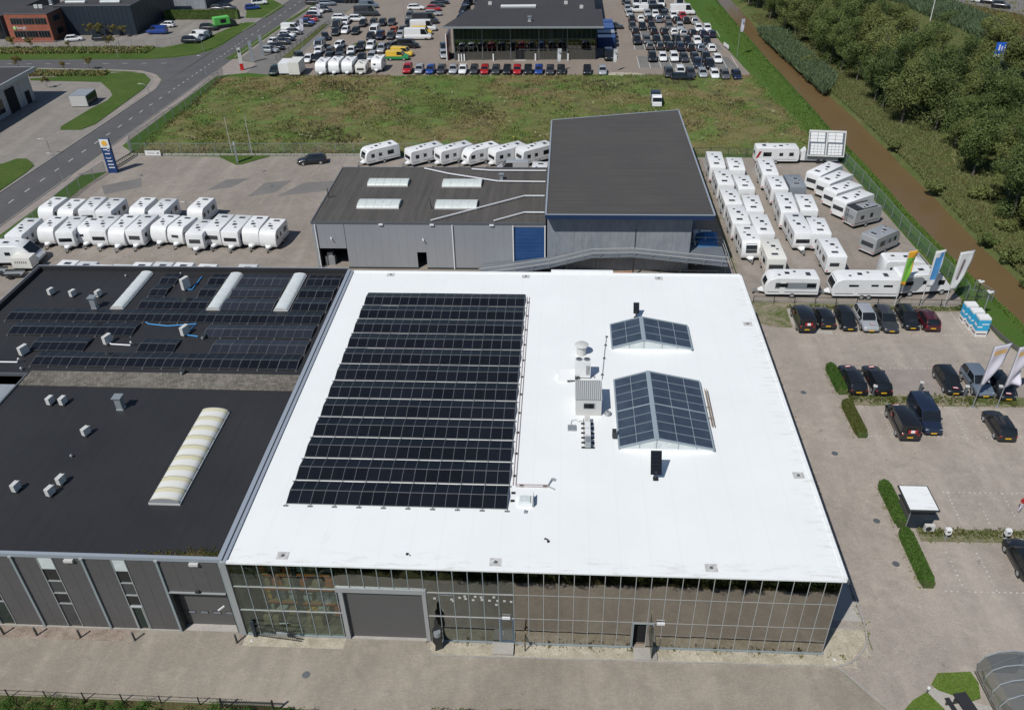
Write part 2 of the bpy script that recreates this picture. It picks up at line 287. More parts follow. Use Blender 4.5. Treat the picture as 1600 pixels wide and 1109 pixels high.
# ------------------------------------------------------------ mesh helpers
class MB:
    def __init__(s): s.v = []; s.f = []; s.m = []
    def add(s, vs, fs, mi=0):
        o = len(s.v); s.v += [tuple(p) for p in vs]; s.f += [tuple(i + o for i in f) for f in fs]; s.m += [mi] * len(fs); return s
    def box(s, x0, y0, z0, x1, y1, z1, mi=0):
        return s.add([(x0, y0, z0), (x1, y0, z0), (x1, y1, z0), (x0, y1, z0), (x0, y0, z1), (x1, y0, z1), (x1, y1, z1), (x0, y1, z1)],
                     [(0, 3, 2, 1), (4, 5, 6, 7), (0, 1, 5, 4), (1, 2, 6, 5), (2, 3, 7, 6), (3, 0, 4, 7)], mi)
    def prism(s, poly, z0, z1, mi=0, top=True, bottom=True):
        n = len(poly); vs = [(x, y, z0) for x, y in poly] + [(x, y, z1) for x, y in poly]
        fs = [(i, (i + 1) % n, n + (i + 1) % n, n + i) for i in range(n)]
        if top: fs.append(tuple(range(n, 2 * n)))
        if bottom: fs.append(tuple(range(n - 1, -1, -1)))
        return s.add(vs, fs, mi)
    def bar(s, a, b, w, h=None, mi=0):                      # a square bar from a to b
        h = h or w; a = Vector(a); b = Vector(b); d = (b - a).normalized()
        u = d.cross(Vector((0, 0, 1)))
        u = Vector((1, 0, 0)) if u.length < 1e-3 else u.normalized()
        n = u.cross(d)
        vs = [p + u * sx * w / 2 + n * sy * h / 2 for p in (a, b) for sx, sy in ((-1, -1), (1, -1), (1, 1), (-1, 1))]
        return s.add(vs, [(0, 3, 2, 1), (4, 5, 6, 7), (0, 1, 5, 4), (1, 2, 6, 5), (2, 3, 7, 6), (3, 0, 4, 7)], mi)
    def tube(s, pts, r, n=8, mi=0, r2=None, cap=True):
        pts = [Vector(p) for p in pts]; rings = []; base_i = len(s.v); N = len(pts)
        for i, p in enumerate(pts):
            d = (pts[min(i + 1, N - 1)] - pts[max(i - 1, 0)]).normalized()
            u = d.cross(Vector((0, 0, 1))); u = Vector((1, 0, 0)) if u.length < 1e-3 else u.normalized(); w = u.cross(d)
            rr = r if r2 is None else r + (r2 - r) * i / max(1, N - 1)
            s.v += [tuple(p + (u * math.cos(2 * PI * k / n) + w * math.sin(2 * PI * k / n)) * rr) for k in range(n)]
        for i in range(N - 1):
            for k in range(n):
                a = base_i + i * n + k; b = base_i + i * n + (k + 1) % n
                s.f.append((a, a + n, b + n, b)); s.m.append(mi)
        if cap:
            s.f.append(tuple(base_i + k for k in range(n))); s.m.append(mi)
            s.f.append(tuple(base_i + (N - 1) * n + k for k in range(n - 1, -1, -1))); s.m.append(mi)
        return s
    def cyl(s, x, y, z0, z1, r, n=12, mi=0, r2=None): return s.tube([(x, y, z0), (x, y, z1)], r, n, mi, r2)
    def disc_y(s, x, y0, y1, z, r, n=14, mi=0): return s.tube([(x, y0, z), (x, y1, z)], r, n, mi)
    def loft(s, rings, mi=0, cap=True, closed=True):
        n = len(rings[0]); o = len(s.v)
        for r_ in rings: s.v += [tuple(p) for p in r_]
        kk = n if closed else n - 1
        for i in range(len(rings) - 1):
            for k in range(kk):
                a = o + i * n + k; b = o + i * n + (k + 1) % n
                s.f.append((a, b, b + n, a + n)); s.m.append(mi)
        if cap:
            s.f.append(tuple(o + k for k in range(n - 1, -1, -1))); s.m.append(mi)
            s.f.append(tuple(o + (len(rings) - 1) * n + k for k in range(n))); s.m.append(mi)
        return s
    def mesh(s, name, mats, smooth=0):
        me = bpy.data.meshes.new(name); me.from_pydata(s.v, [], s.f)
        for m_ in (mats if isinstance(mats, (list, tuple)) else [mats]): me.materials.append(MATS[m_])
        if any(s.m): me.polygons.foreach_set('material_index', s.m)
        bm = bmesh.new(); bm.from_mesh(me); bmesh.ops.recalc_face_normals(bm, faces=bm.faces)
        if smooth:
            for f in bm.faces: f.smooth = True
            for e in bm.edges:
                if len(e.link_faces) == 2 and e.calc_face_angle(0) > R(smooth): e.smooth = False
        bm.to_mesh(me); bm.free(); me.update(); return me
    def build(s, name, mats, parent=None, smooth=0, loc=None, rz=0):
        return obj(name, s.mesh(name, mats, smooth), parent, loc, rz)
def obj(name, data, parent=None, loc=None, rz=0):
    o = bpy.data.objects.new(name, data); C.objects.link(o)
    if parent is not None: o.parent = parent
    if loc is not None: o.location = loc
    if rz: o.rotation_euler = (0, 0, rz)
    return o
def tag(o, label=None, cat=None, group=None, kind=None):
    if label: o['label'] = label
    if cat: o['category'] = cat
    if group: o['group'] = group
    if kind: o['kind'] = kind
    return o
def thing(name, label, cat, loc=(0, 0, 0), rz=0, group=None):
    return tag(obj(name, None, None, loc, rz), label, cat, group)
def copy_tree(o, loc=None, rz=None, label=None, group=None, paint=None, scale=None):
    r_ = o.copy(); C.objects.link(r_)
    if loc is not None: r_.location = loc
    if rz is not None: r_.rotation_euler = (0, 0, rz)
    if scale is not None: r_.scale = scale
    if label: r_['label'] = label
    if group: r_['group'] = group
    for ch in o.children:
        c_ = ch.copy(); C.objects.link(c_); c_.parent = r_
        for g_ in ch.children:
            d_ = g_.copy(); C.objects.link(d_); d_.parent = c_
    return r_
def sheet(name, polys, z, mat, kind='structure'):
    b_ = MB()
    for p in polys: b_.add([(x, y, z) for x, y in p], [tuple(range(len(p)))])
    return tag(b_.build(name, mat), kind=kind)
def slab(name, polys, z0, z1, mat):
    b_ = MB()
    for p in polys: b_.prism(p, z0, z1, bottom=False)
    return tag(b_.build(name, mat), kind='structure')
def rect(x0, y0, x1, y1): return [(x0, y0), (x1, y0), (x1, y1), (x0, y1)]
ORD = ['first', 'second', 'third', 'fourth', 'fifth', 'sixth', 'seventh', 'eighth', 'ninth', 'tenth', 'eleventh', 'twelfth', 'thirteenth', 'fourteenth', 'fifteenth', 'sixteenth', 'seventeenth', 'eighteenth', 'nineteenth', 'twentieth', 'twenty-first', 'twenty-second', 'twenty-third', 'twenty-fourth', 'twenty-fifth', 'twenty-sixth', 'twenty-seventh', 'twenty-eighth', 'twenty-ninth', 'thirtieth']
for t_ in ('thirty', 'forty', 'fifty'):
    if t_ != 'thirty': ORD.append(t_[:-1] + 'ieth')
    ORD += [t_ + '-' + u_ for u_ in ORD[:9]]
def roadx(y): return -59.9 + 0.05 * (y - 73)
# ------------------------------------------------------------ ground and water
def wedge(y):   # west and east edge of the canal
    return np.interp(y, [-400, 20, 44, 54, 66, 89, 112, 160, 260, 700], [79, 75, 72.8, 71.5, 70.3, 69.2, 67.8, 65.3, 62, 50]), \
           np.interp(y, [-400, 20, 44, 54, 66, 89, 112, 132, 159, 260, 700], [87, 80.3, 77.6, 76.6, 75.6, 74.9, 73.6, 72.0, 69.6, 65, 54])
b = MB(); ys = [-1500, -400, -60] + list(range(-40, 260, 6)) + [300, 400, 700, 2500]; n = 10
for y in ys:
    w0, e0 = wedge(y); j = random.uniform(-.15, .15); k_ = random.uniform(-.25, .25)
    xs = [(-2500, 0), (-200, 0), (20, 0), (w0 - 1.6, 0), (w0 + j, -.75), (w0 + 1.0, -1.5), (e0 - 1.0, -1.5), (e0 + k_, -.75), (e0 + 1.9 + k_, 0.15), (2500, 0.15)]
    b.v += [(x, y, z) for x, z in xs]
for i in range(len(ys) - 1):
    for k in range(n - 1):
        a = i * n + k; b.f.append((a, a + 1, a + n + 1, a + n)); b.m.append(1 if k >= 6 else 0)
tag(b.build('ground', ['grass_dike', 'bank_grass']), kind='structure')
b = MB()
for i in range(len(ys) - 1):
    (w0, e0), (w1, e1) = wedge(ys[i]), wedge(ys[i + 1])
    b.add([(w0 - .4, ys[i], -.8), (e0 + .4, ys[i], -.8), (e1 + .4, ys[i + 1], -.8), (w1 - .4, ys[i + 1], -.8)], [(0, 1, 2, 3)])
tag(b.build('canal_water', 'canal_water'), kind='structure')
# roads and yards (world metres)
Y0, Y1 = -300, 420
sheet('main_road', [[(roadx(Y0) - 3.25, Y0), (roadx(Y0) + 3.95, Y0), (roadx(Y1) + 3.95, Y1), (roadx(Y1) - 3.25, Y1)]], .012, 'asphalt')
sheet('side_road', [[(-400, 144.8), (-93, 144.8), (-77.3, 143.6), (-69, 142.4), (-64.4, 139.3), (-61.8, 135.5), (-60.7, 130), (roadx(130) - 3.2, 126), (roadx(175) - 3.2, 175), (-58.3, 165), (-59.6, 158.5), (-62.4, 154.5), (-66, 152.6), (-70.7, 151.4), (-400, 151.4)]], .008, 'asphalt')
sheet('pavement', [[(roadx(20) + 4, 20), (roadx(20) + 5.6, 20), (roadx(84) + 5.6, 84), (-50.2, 85.6), (-50.0, 94), (roadx(97) + 5.7, 97), (roadx(138) + 5.6, 138), (-45.5, 140.2), (-45.5, 147.4), (roadx(150) + 5.6, 150.5), (roadx(420) + 5.6, 420), (roadx(420) + 4, 420)],
                   [(-93.4, 144.7), (-93.4, 143.9), (-77.6, 142.6), (-70, 141.5), (-65.3, 138.7), (-63.2, 135), (-62.1, 130), (-62.7, 112), (-62.2, 112), (-60.8, 130), (-61.9, 135.4), (-64.5, 139.2), (-69, 142.3), (-77.3, 143.5)]], .01, 'sidewalk')
b = MB()
for x0, x1, side in ((-3.35, -3.22, 0), (3.93, 4.06, 0)):
    for ya in range(20, 300, 4):
        if (x0 < 0 and 125 < ya < 176): continue
        if x0 > 0 and (84 <= ya < 96 or 138 < ya < 150): continue
        b.add([(roadx(ya) + x0, ya, 0), (roadx(ya) + x1, ya, 0), (roadx(ya + 3.96) + x1, ya + 3.96, 0), (roadx(ya + 3.96) + x0, ya + 3.96, 0), (roadx(ya) + x0, ya, .1), (roadx(ya) + x1, ya, .1), (roadx(ya + 3.96) + x1, ya + 3.96, .1), (roadx(ya + 3.96) + x0, ya + 3.96, .1)],
              [(4, 5, 6, 7), (0, 1, 5, 4), (1, 2, 6, 5), (2, 3, 7, 6), (3, 0, 4, 7)])
tag(b.build('road_kerb', 'kerb'), kind='structure')
b = MB(); y = 61.0
while y < 300:
    L = 1.35 if not (124 < y < 168) else .8; st = 4.1 if not (124 < y < 168) else 2.2
    x = roadx(y) + .35
    b.add([(x - .07, y, .017), (x + .07, y, .017), (x + .07 + .05 * L, y + L, .017), (x - .07 + .05 * L, y + L, .017)], [(0, 1, 2, 3)]); y += st
for x in np.arange(-120, -66, 4.4): b.add([(x, 147.9, .017), (x + 1.3, 147.9, .017), (x + 1.3, 148.03, .017), (x, 148.03, .017)], [(0, 1, 2, 3)])
tag(b.build('road_markings', 'white_mark'), kind='structure')
sheet('west_yard', [[(-130, 60), (roadx(60) - 3.4, 60), (roadx(137) - 3.4, 131), (-66, 141), (-130, 144)]], .004, 'paver_grey')
slab('verge_grass', [
    [(-90.83, 136.54), (-75.65, 140.05), (-72.03, 141.3), (-67.38, 139.8), (-64.2, 135.4), (-63.0, 129.19), (-62.9, 107.96), (-64.16, 104.84), (-67.88, 104.84), (-68.64, 106.61), (-67.96, 116.52), (-67.05, 121.63), (-67.6, 125), (-69.57, 128.14), (-74.23, 133.94), (-90.16, 135.32)],
    [(-130, 88.6), (-69.25, 88.6), (-68.1, 90.9), (-66.4, 90.9), (-65.07, 89.63), (-63.51, 87.89), (-63.26, 85.0), (-63.4, 79), (-64.1, 50), (-130, 50)],
    [(-130, 151.7), (-70.7, 151.7), (-66.4, 153.0), (-62.6, 155), (-60.2, 159.3), (-59.0, 165), (-57.9, 176), (-56.9, 184), (-61.3, 185), (-64.6, 171.4), (-67, 166), (-72, 161.3), (-130, 161.3)],
    [(-53.7, 150.9), (-51.2, 151.2), (-50.4, 166), (-47.5, 204), (-46, 215), (roadx(215) + 5.7, 215)],
    [(-62, 191), (-56.5, 191), (-55.5, 205), (-62, 214), (-66, 205)]], 0, .09, 'grass_short')
sheet('north_west_yard', [[(-130, 161), (-72, 161), (-64, 171), (-60.5, 186), (-56.5, 186), (-54, 230), (-130, 230)]], .006, 'paver_grey')
sheet('caravan_yard', [[(-51, 40.6), (43, 40.6), (43, 92.4), (-20, 92.4), (-26, 92.2), (-30.3, 88.4), (-34.4, 92), (-50, 92.6), (-50.2, 85.6), (-51.2, 78)],
                       [(43.1, 46.6), (67.6, 46.6), (66.4, 64), (65.5, 82), (64.8, 91.9), (43.1, 92.1)]], .012, 'clinker_yard')
sheet('front_lane', [[(-60, -5.5), (3, -5.5), (6, -5.7), (14, -5.45), (44.5, -5.45), (42.4, -3.3), (40.7, -.8), (40, .4), (-60, .4)]], .01, 'clinker_front')
sheet('car_park', [[(39.9, .45), (40.72, -.78), (42.42, -3.28), (44.62, -5.58), (44.8, -5.97), (44.8, -20), (80, -20), (74, 12), (70.6, 30), (69.4, 36.8), (68.3, 40), (67.9, 46.4), (43.6, 46.4), (43.6, 0.45)]], .008, 'paver_park')
sheet('east_strip', [rect(39.9, .46, 43.55, 46.4)], .006, 'paver_park')
slab('side_kerb', [rect(43.55, 2.75, 43.7, 46.3)], 0, .1, 'kerb')
sheet('white_slab', [rect(40.12, 2.8, 43.5, 7.5)], .03, 'concrete')
sheet('gravel_bed', [[(-.15, -1.0), (7.1, -1.0), (7.1, -.02), (-.15, -.02)], [(13.1, -.02), (13.1, -.75), (14, -1.2), (40.9, -.95), (42.2, -.2), (43.3, 1.2), (43.5, 2.1), (40.1, 2.1), (40.1, -.02)]], .02, 'gravel_pebble')
sheet('gravel_strip', [[(-40, -1.05), (-8.9, -1.0), (-7.9, -.03), (-40, -.03)], [(-.4, -.9), (-.2, -.9), (-.2, -.03), (-.6, -.03)]], .02, 'gravel_rust')
b = MB(); arc = [(40.9, -1.0), (41.7, -.72), (42.35, -.25), (43.0, .45), (43.4, 1.2), (43.58, 2.1), (43.6, 2.75)]
for p, q in zip(arc, arc[1:]): b.bar((*p, .05), (*q, .05), .1, .12)
b.bar((13.2, -1.25, .04), (40.9, -1.0, .04), .08, .1); b.bar((40.1, 2.12, .04), (43.5, 2.12, .04), .08, .1)
b.bar((40.75, -.85, .012), (44.5, -5.5, .012), .1, .02)
tag(b.build('bed_kerb', 'kerb'), kind='structure')
slab('planted_verge', [[(43.6, 47.2), (43.8, 42.6), (45.3, 41.9), (47.1, 41.8), (47.3, 46.0), (66.3, 45.6), (66.3, 46.5), (43.7, 47.3)],
                       [(49.7, 29.6), (49.8, 28.1), (70, 28.3), (70, 29.8)], [(50.3, 12.0), (50.3, 10.7), (72, 11.0), (72, 12.3)]], 0, .06, 'verge_patchy')
slab('white_apron', [[(47.35, 45.7), (47.2, 43), (48, 41.2), (49.4, 40.6), (51.1, 40.6), (51.1, 41.2), (48.6, 41.6), (48.3, 45.7)]], 0, .05, 'concrete')
slab('corner_lawn', [[(46.6, -2.1), (47.3, -1.25), (49.5, -1.05), (49.7, -1.9), (49.4, -3.0), (48.7, -3.25), (46.9, -2.5)], [(43.7, -4.6), (45.0, -3.35), (46.1, -2.7), (46.8, -3.9), (46.9, -6), (44.6, -6)]], 0, .1, 'lawn_light')
sheet('corner_path', [[(46.2, -2.5), (46.75, -2.35), (48.7, -3.2), (49.9, -3.6), (50.2, -8), (46.9, -8)]], .02, 'concrete')
sheet('asphalt_patches', [[(-31.5, 78.3), (-28.2, 79.4), (-26.3, 83.2), (-30.0, 82.4)], [(-24.6, 76), (-20.8, 77.6), (-19.5, 82.3), (-23.4, 81.4)], [(-20.2, 76.2), (-13.0, 78.4), (-11.6, 82.5), (-17.5, 81.3)], [(-48.5, 79.8), (-43.6, 83), (-42.0, 79.5), (-46.5, 76.6)]], .016, 'asphalt_old')
sheet('sand_patches', [[(50.4, 58.7), (53.0, 58.6), (53.4, 53.4), (51.0, 53.3)], [(43.9, 57.5), (47, 57), (46.6, 53.4), (44.2, 53.6)], [(49.9, 34.2), (66, 34.2), (70, 31), (66, 29.9), (50, 29.9)]], .017, 'sidewalk')
# white stud markings of the bays
b = MB()
def studs(x0, y0, x1, y1, d=.42):
    L = math.hypot(x1 - x0, y1 - y0); k = int(L / d)
    for i in range(k + 1):
        if random.random() < .12: continue
        x, y = x0 + (x1 - x0) * i / k, y0 + (y1 - y0) * i / k; s_ = .05 + random.uniform(-.012, .012)
        b.add([(x - s_, y - s_, .016), (x + s_, y - s_, .016), (x + s_, y + s_, .016), (x - s_, y + s_, .016)], [(0, 1, 2, 3)])
studs(49.8, 23.5, 72, 23.9); studs(49.8, 40.65, 65.6, 40.7); studs(54, 16.33, 72, 16.6); studs(50.4, 5.8, 72, 6.0); studs(51, 34.3, 70, 34.6)
for k in range(9):
    x = 49.95 + 2.18 * k; studs(x, 23.5, x + .1, 27)
    if k > 6 or k in (0,): pass
    studs(x, 30.4, x, 34.4)
for k in range(7): studs(51.1 + 2.35 * k, 40.7, 51.1 + 2.35 * k, 45.3)
for k in range(8): studs(51.8 + 2.3 * k, 6, 51.8 + 2.3 * k, 9.6); 
for k in range(7): studs(54.1 + 2.25 * k, 12.9, 54.3 + 2.25 * k, 16.3)
for k in range(8): studs(-50 + 3.1 * k, 57.2, -50 + 3.1 * k, 59.8, .6)
for k in range(7): studs(-18 + 3.2 * k, 86, -15.2 + 3.2 * k, 91, .6)
tag(b.build('bay_markings', 'white_mark'), kind='structure')
# far dealer lots
sheet('dealer_drive', [[(-50.4, 151), (-37.2, 149.5), (-37.6, 187), (-35.8, 205), (-35, 260), (-45.5, 260), (-47.6, 204)], [(-45.5, 140.3), (-37.5, 138), (-37.3, 149.4), (-50.4, 150.9), (-45.6, 147.5)]], .012, 'asphalt_old')
sheet('dealer_lot', [[(-37.4, 137.9), (57.4, 136.6), (59.5, 137.6), (55.8, 182), (54.1, 208), (50, 260), (-34.9, 260), (-35.7, 205), (-37.4, 187)]], .008, 'paver_lot')
sheet('bay_fields', [[(37.5, 143), (57.8, 142.2), (56.9, 150.9), (37.5, 151.9)], [(37.5, 157.2), (56.9, 156.7), (56.3, 162), (37.5, 162.5)], [(37.5, 168.3), (56.3, 167.7), (55.9, 173.5), (37.5, 174)]], .014, 'bay_grey')
b = MB()
for ya, yb in ((142.6, 151.5), (157.2, 162.4), (168, 173.8)):
    for k in range(10): b.add([(37.5 + 2.25 * k, ya, .02), (37.62 + 2.25 * k, ya, .02), (37.62 + 2.25 * k, yb, .02), (37.5 + 2.25 * k, yb, .02)], [(0, 1, 2, 3)])
tag(b.build('dealer_markings', 'white_mark'), kind='structure')
sheet('sandy_patch', [[(29, 138.3), (31, 136.6), (37, 135.6), (39.5, 137), (37, 139), (32, 139.6)]], .03, 'gravel_pebble')
slab('green_divider', [[(-41, 152), (-39.2, 152), (-38.1, 183), (-39.3, 183)], [(-27.8, 161.5), (-17, 161.5), (-17, 164.3), (-27, 164.3)]], 0, .1, 'bank_grass')
# far right roads beyond the trees
sheet('east_road', [[(97, -100), (105, -100), (105, 400), (97, 400)]], .17, 'asphalt_old')
sheet('corner_road', [[(134, 150), (134.7, 187), (128, 194), (122, 206), (116, 260), (250, 260), (250, 150)]], .17, 'asphalt_old')
# meadow: an uneven sheet of tall weeds
nx, ny = 150, 64; xs = np.linspace(-48.6, 63.6, nx); yy = np.linspace(93.9, 137.2, ny)
b = MB()
for j, y in enumerate(yy):
    xa = -48.6 - .02 * (y - 94); xb = 63.2 - .1 * (y - 94)
    for i in range(nx):
        t = i / (nx - 1); x = xa + (xb - xa) * t
        h = .12 + .16 * math.sin(x * .8 + math.sin(y * .5) * 2) * math.sin(y * .9 + 1) + random.uniform(-.05, .12)
        if i in (0, nx - 1) or j in (0, ny - 1): h = 0.0
        b.v.append((x, y + random.uniform(-.1, .1), max(.02, h) if h else .0))
for j in range(ny - 1):
    for i in range(nx - 1):
        a = j * nx + i; b.f.append((a, a + 1, a + nx + 1, a + nx)); b.m.append(0)
tag(b.build('meadow', 'meadow', smooth=80), kind='structure')

# ------------------------------------------------------------ loose vegetation that nobody could count
def scatter(name, pts, hmin, hmax, mat, blades=4, wid=.25, label=None):
    N = len(pts)
    if N == 0: return
    P = np.repeat(pts, blades, axis=0); K = len(P)
    h = rng.uniform(hmin, hmax, K)[:, None]; ang = rng.uniform(0, 2 * PI, K); w_ = rng.uniform(.5, 1, K) * wid
    off = rng.normal(0, wid * .8, (K, 2)); base_ = P.copy(); base_[:, :2] += off
    dx = np.stack([np.cos(ang) * w_, np.sin(ang) * w_, np.zeros(K)], 1)
    lean = rng.normal(0, .35, (K, 2)) * h; top = base_ + np.concatenate([lean, h], 1)
    tdx = dx * rng.uniform(.3, 1.0, K)[:, None]; tz = rng.uniform(-.4, .4, K)[:, None] * h * np.array([[0, 0, 1]])
    V = np.stack([base_ - dx, base_ + dx, top + tdx + tz * .3, top - tdx - tz * .3], 1).reshape(-1, 3)
    me = bpy.data.meshes.new(name); me.vertices.add(4 * K); me.vertices.foreach_set('co', V.ravel().astype(np.float32))
    me.loops.add(4 * K); me.loops.foreach_set('vertex_index', np.arange(4 * K, dtype=np.int32))
    me.polygons.add(K); me.polygons.foreach_set('loop_start', np.arange(0, 4 * K, 4, dtype=np.int32)); me.polygons.foreach_set('loop_total', np.full(K, 4, dtype=np.int32))
    me.materials.append(MATS[mat]); me.update(calc_edges=True)
    o = obj(name, me); return tag(o, kind='stuff')
def clumpy(n, x0, x1, y0, y1, f, z=.05, sc=.12, thr=-9):
    X = rng.uniform(x0, x1, n * 3); Y = rng.uniform(y0, y1, n * 3)
    s = np.sin(X * sc + f) * np.cos(Y * sc * 1.7 - f * 2) + .6 * np.sin(X * sc * 3.1 + Y * sc * 2.3 + f * 3) + .4 * np.sin(X * sc * 7 - Y * sc * 6 + f)
    k = s + rng.normal(0, .35, len(X)) > thr
    X, Y = X[k][:n], Y[k][:n]; return np.stack([X, Y, np.full(len(X), z)], 1)
def inmeadow(p): return p[(p[:, 0] < 63 - .1 * (p[:, 1] - 94)) & (p[:, 1] < 136.8)]
scatter('meadow_weeds', inmeadow(clumpy(42000, -48.4, 63, 94, 137, 1.0, .1, thr=-9)), .05, .22, 'meadow_tuft', 4, .055)
scatter('dry_weeds', inmeadow(clumpy(9000, -48.4, 63, 94, 137, 2.3, .1, thr=.35)), .15, .42, 'meadow_tuft', 5, .06)
scatter('dark_weeds', inmeadow(clumpy(2600, -30, 55, 98, 133, 3.9, .1, thr=.9)), .25, .6, 'dark_weed', 7, .06)
scatter('white_flowers', inmeadow(clumpy(1300, -48.4, 62, 95, 132, 5.1, .55, sc=.3, thr=1.15)), .05, .2, 'tuft_flower', 5, .12)
scatter('yellow_flowers', inmeadow(clumpy(220, -48.4, 20, 95, 136, 7.7, .5, sc=.5, thr=1.35)), .05, .2, 'tuft_yellow', 5, .12)
yd = rng.uniform(35, 200, 9000)
def bankpts(n, y0, y1, lo, hi, z=.15):
    Y = rng.uniform(y0, y1, n); e = wedge(Y)[1]; X = e + rng.uniform(lo, hi, n) ** 1; return np.stack([X, Y, np.full(n, z)], 1)
scatter('bank_weeds', bankpts(36000, 35, 190, .2, 10), .08, .32, 'bank_tuft', 4, .05); scatter('bank_dry_weeds', bankpts(2500, 35, 190, .3, 9), .15, .5, 'tuft_dry', 4, .045)
scatter('dike_weeds', np.stack([wedge(yd)[0] - .9 - rng.random(9000) * np.where(yd > 93, 4.5, .8), yd, np.full(9000, .0)], 1), .05, .2, 'dike_tuft', 4, .07)
p = bankpts(5200, 120, 172, -1.5, 3.2, -.1); p = p[(p[:, 1] > 128 + (p[:, 0] - wedge(p[:, 1])[1]) * 2)]
scatter('bank_reeds', np.repeat(p, 2, 0) + rng.normal(0, .2, (len(p) * 2, 3)) * [1, 1, .2], .7, 1.7, 'reed_leaf', 5, .045)
X = rng.uniform(106, 124, 9000); Y = rng.uniform(160, 215, 9000); k = np.abs(X - np.interp(Y, [160, 173, 200, 215], [116, 119, 115, 110])) < np.interp(Y, [160, 172, 185, 215], [1.5, 4.5, 6, 6]) + rng.normal(0, .5, 9000)
scatter('far_reeds', np.stack([X[k], Y[k], np.full(k.sum(), .15)], 1), .8, 1.7, 'reed_leaf', 5, .07)
X = rng.uniform(106, 140, 16000); Y = rng.uniform(120, 215, 16000); k = (X > np.interp(Y, [120, 150, 215], [112, 117, 121])) & ~((X > 121 + (206 - Y) * .65) & (Y > 187)) & (X < 134 + (187 - Y) * .0 + 40 * (Y < 150))
scatter('far_dry_grass', np.stack([X[k], Y[k], np.full(k.sum(), .15)], 1), .15, .5, 'tuft_dry', 5, .07)
X = rng.uniform(80, 140, 5000); Y = rng.uniform(50, 215, 5000)
scatter('undergrowth', np.stack([X, Y, np.full(5000, .15)], 1), .15, .5, 'bank_tuft', 5, .1)
X = rng.uniform(-112, -74, 2600); Y = np.where(rng.random(2600) < .6, rng.uniform(156, 160.8, 2600), rng.uniform(138, 141, 2600)); k = (Y > 150) | (X < -75.5)
scatter('roadside_scrub', np.stack([X[k], Y[k], np.full(k.sum(), .1)], 1), .2, .65, 'meadow_tuft', 6, .12)
X = rng.uniform(49.8, 66, 900); X = X + .8 * np.sin(X * 1.7); Y = rng.normal(29.0, .35, 900); scatter('verge_tufts', np.concatenate([np.stack([X, Y, np.full(900, .08)], 1), np.stack([rng.uniform(50.4, 66, 500), rng.normal(11.6, .25, 500), np.full(500, .08)], 1), np.stack([rng.uniform(47.4, 66.2, 400), rng.uniform(45.7, 46.4, 400), np.full(400, .08)], 1)]), .05, .22, 'tuft_green', 4, .06)
X = rng.uniform(13.3, 43, 230); X = X + np.sin(X * 2.2) * .6; scatter('gravel_weeds', np.stack([X, -.1 - np.abs(rng.normal(0, .16, 230)), np.full(230, .02)], 1), .03, .14, 'bank_tuft', 4, .03)
def leafcloud(name, cen, rad, per, size, mat):
    N = len(cen) * per; k = np.repeat(np.arange(len(cen)), per); d = rng.normal(0, 1, (N, 3)); d /= np.linalg.norm(d, axis=1)[:, None]
    P = cen[k] + d * rad[k][:, None] * (1 - np.abs(rng.normal(0, .2, N)))[:, None]; P[:, 2] = np.abs(P[:, 2]) + .02
    nr = d + rng.normal(0, .6, (N, 3)) + [0, 0, .5]; nr /= np.linalg.norm(nr, axis=1)[:, None]; a = np.cross(nr, rng.normal(0, 1, (N, 3))); a /= np.linalg.norm(a, axis=1)[:, None]; c_ = np.cross(nr, a); s_ = (rng.uniform(.5, 1, N) * size)[:, None]
    V = np.stack([P - a * s_, P + c_ * s_ * .6, P + a * s_, P - c_ * s_ * .6], 1).reshape(-1, 3)
    me = bpy.data.meshes.new(name); me.vertices.add(4 * N); me.vertices.foreach_set('co', V.ravel().astype(np.float32)); me.loops.add(4 * N); me.loops.foreach_set('vertex_index', np.arange(4 * N, dtype=np.int32))
    me.polygons.add(N); me.polygons.foreach_set('loop_start', np.arange(0, 4 * N, 4, dtype=np.int32)); me.polygons.foreach_set('loop_total', np.full(N, 4, dtype=np.int32)); me.materials.append(MATS[mat]); me.update(calc_edges=True)
    return tag(obj(name, me), kind='stuff')
sheet('planting_bed', [[(-60, -14), (44.7, -14), (44.4, -5.45), (14, -5.46), (6, -5.72), (3, -5.55), (-60, -5.55)]], .03, 'dry_shrub')
X = rng.uniform(-26, 5, 900); Y = -5.85 - rng.random(900) * 4.0; k = (np.sin(X * 1.1 + 1) + np.sin(X * .37) + rng.normal(0, .5, 900) > -1.3)
leafcloud('street_border_shrubs', np.stack([X, Y, rng.uniform(.0, .5, 900)], 1)[k], (rng.gamma(3, .07, 900) + .1)[k], 200, .05, 'hedge_leaf')
leafcloud('street_border_weeds', np.stack([X + .6, Y - .2, rng.uniform(.0, .3, 900)], 1)[:420], (rng.gamma(3, .06, 900) + .1)[:420], 120, .05, 'bank_tuft')
X = rng.uniform(4, 43.5, 1000); Y = np.where(X > 14, -5.95, -6.55) - rng.random(1000) ** 1.4 * 3.4
leafcloud('street_hedge', np.stack([X, Y, rng.uniform(.2, .95, 1000)], 1), rng.uniform(.25, .55, 1000), 170, .08, 'leaf_tree_dark')
X = rng.uniform(-30, 46, 420); Y = rng.uniform(-15, -9.2, 420)
leafcloud('street_border_thicket', np.stack([X, Y, rng.uniform(.5, 3.0, 420)], 1), rng.uniform(.7, 1.3, 420), 260, .13, 'leaf_tree_dark')
def along(lines, per, sd):
    out = []
    for x0, y0, x1, y1 in lines:
        n_ = int(math.hypot(x1 - x0, y1 - y0) * per); t = rng.random(n_); g_ = (np.sin(t * 40 + x0) + np.sin(t * 93 + y0) + rng.normal(0, .8, n_)) > -.4; t = t[g_]
        out.append(np.stack([x0 + (x1 - x0) * t + rng.normal(0, sd, len(t)), y0 + (y1 - y0) * t + rng.normal(0, sd, len(t)), np.full(len(t), .01)], 1))
    return np.concatenate(out)
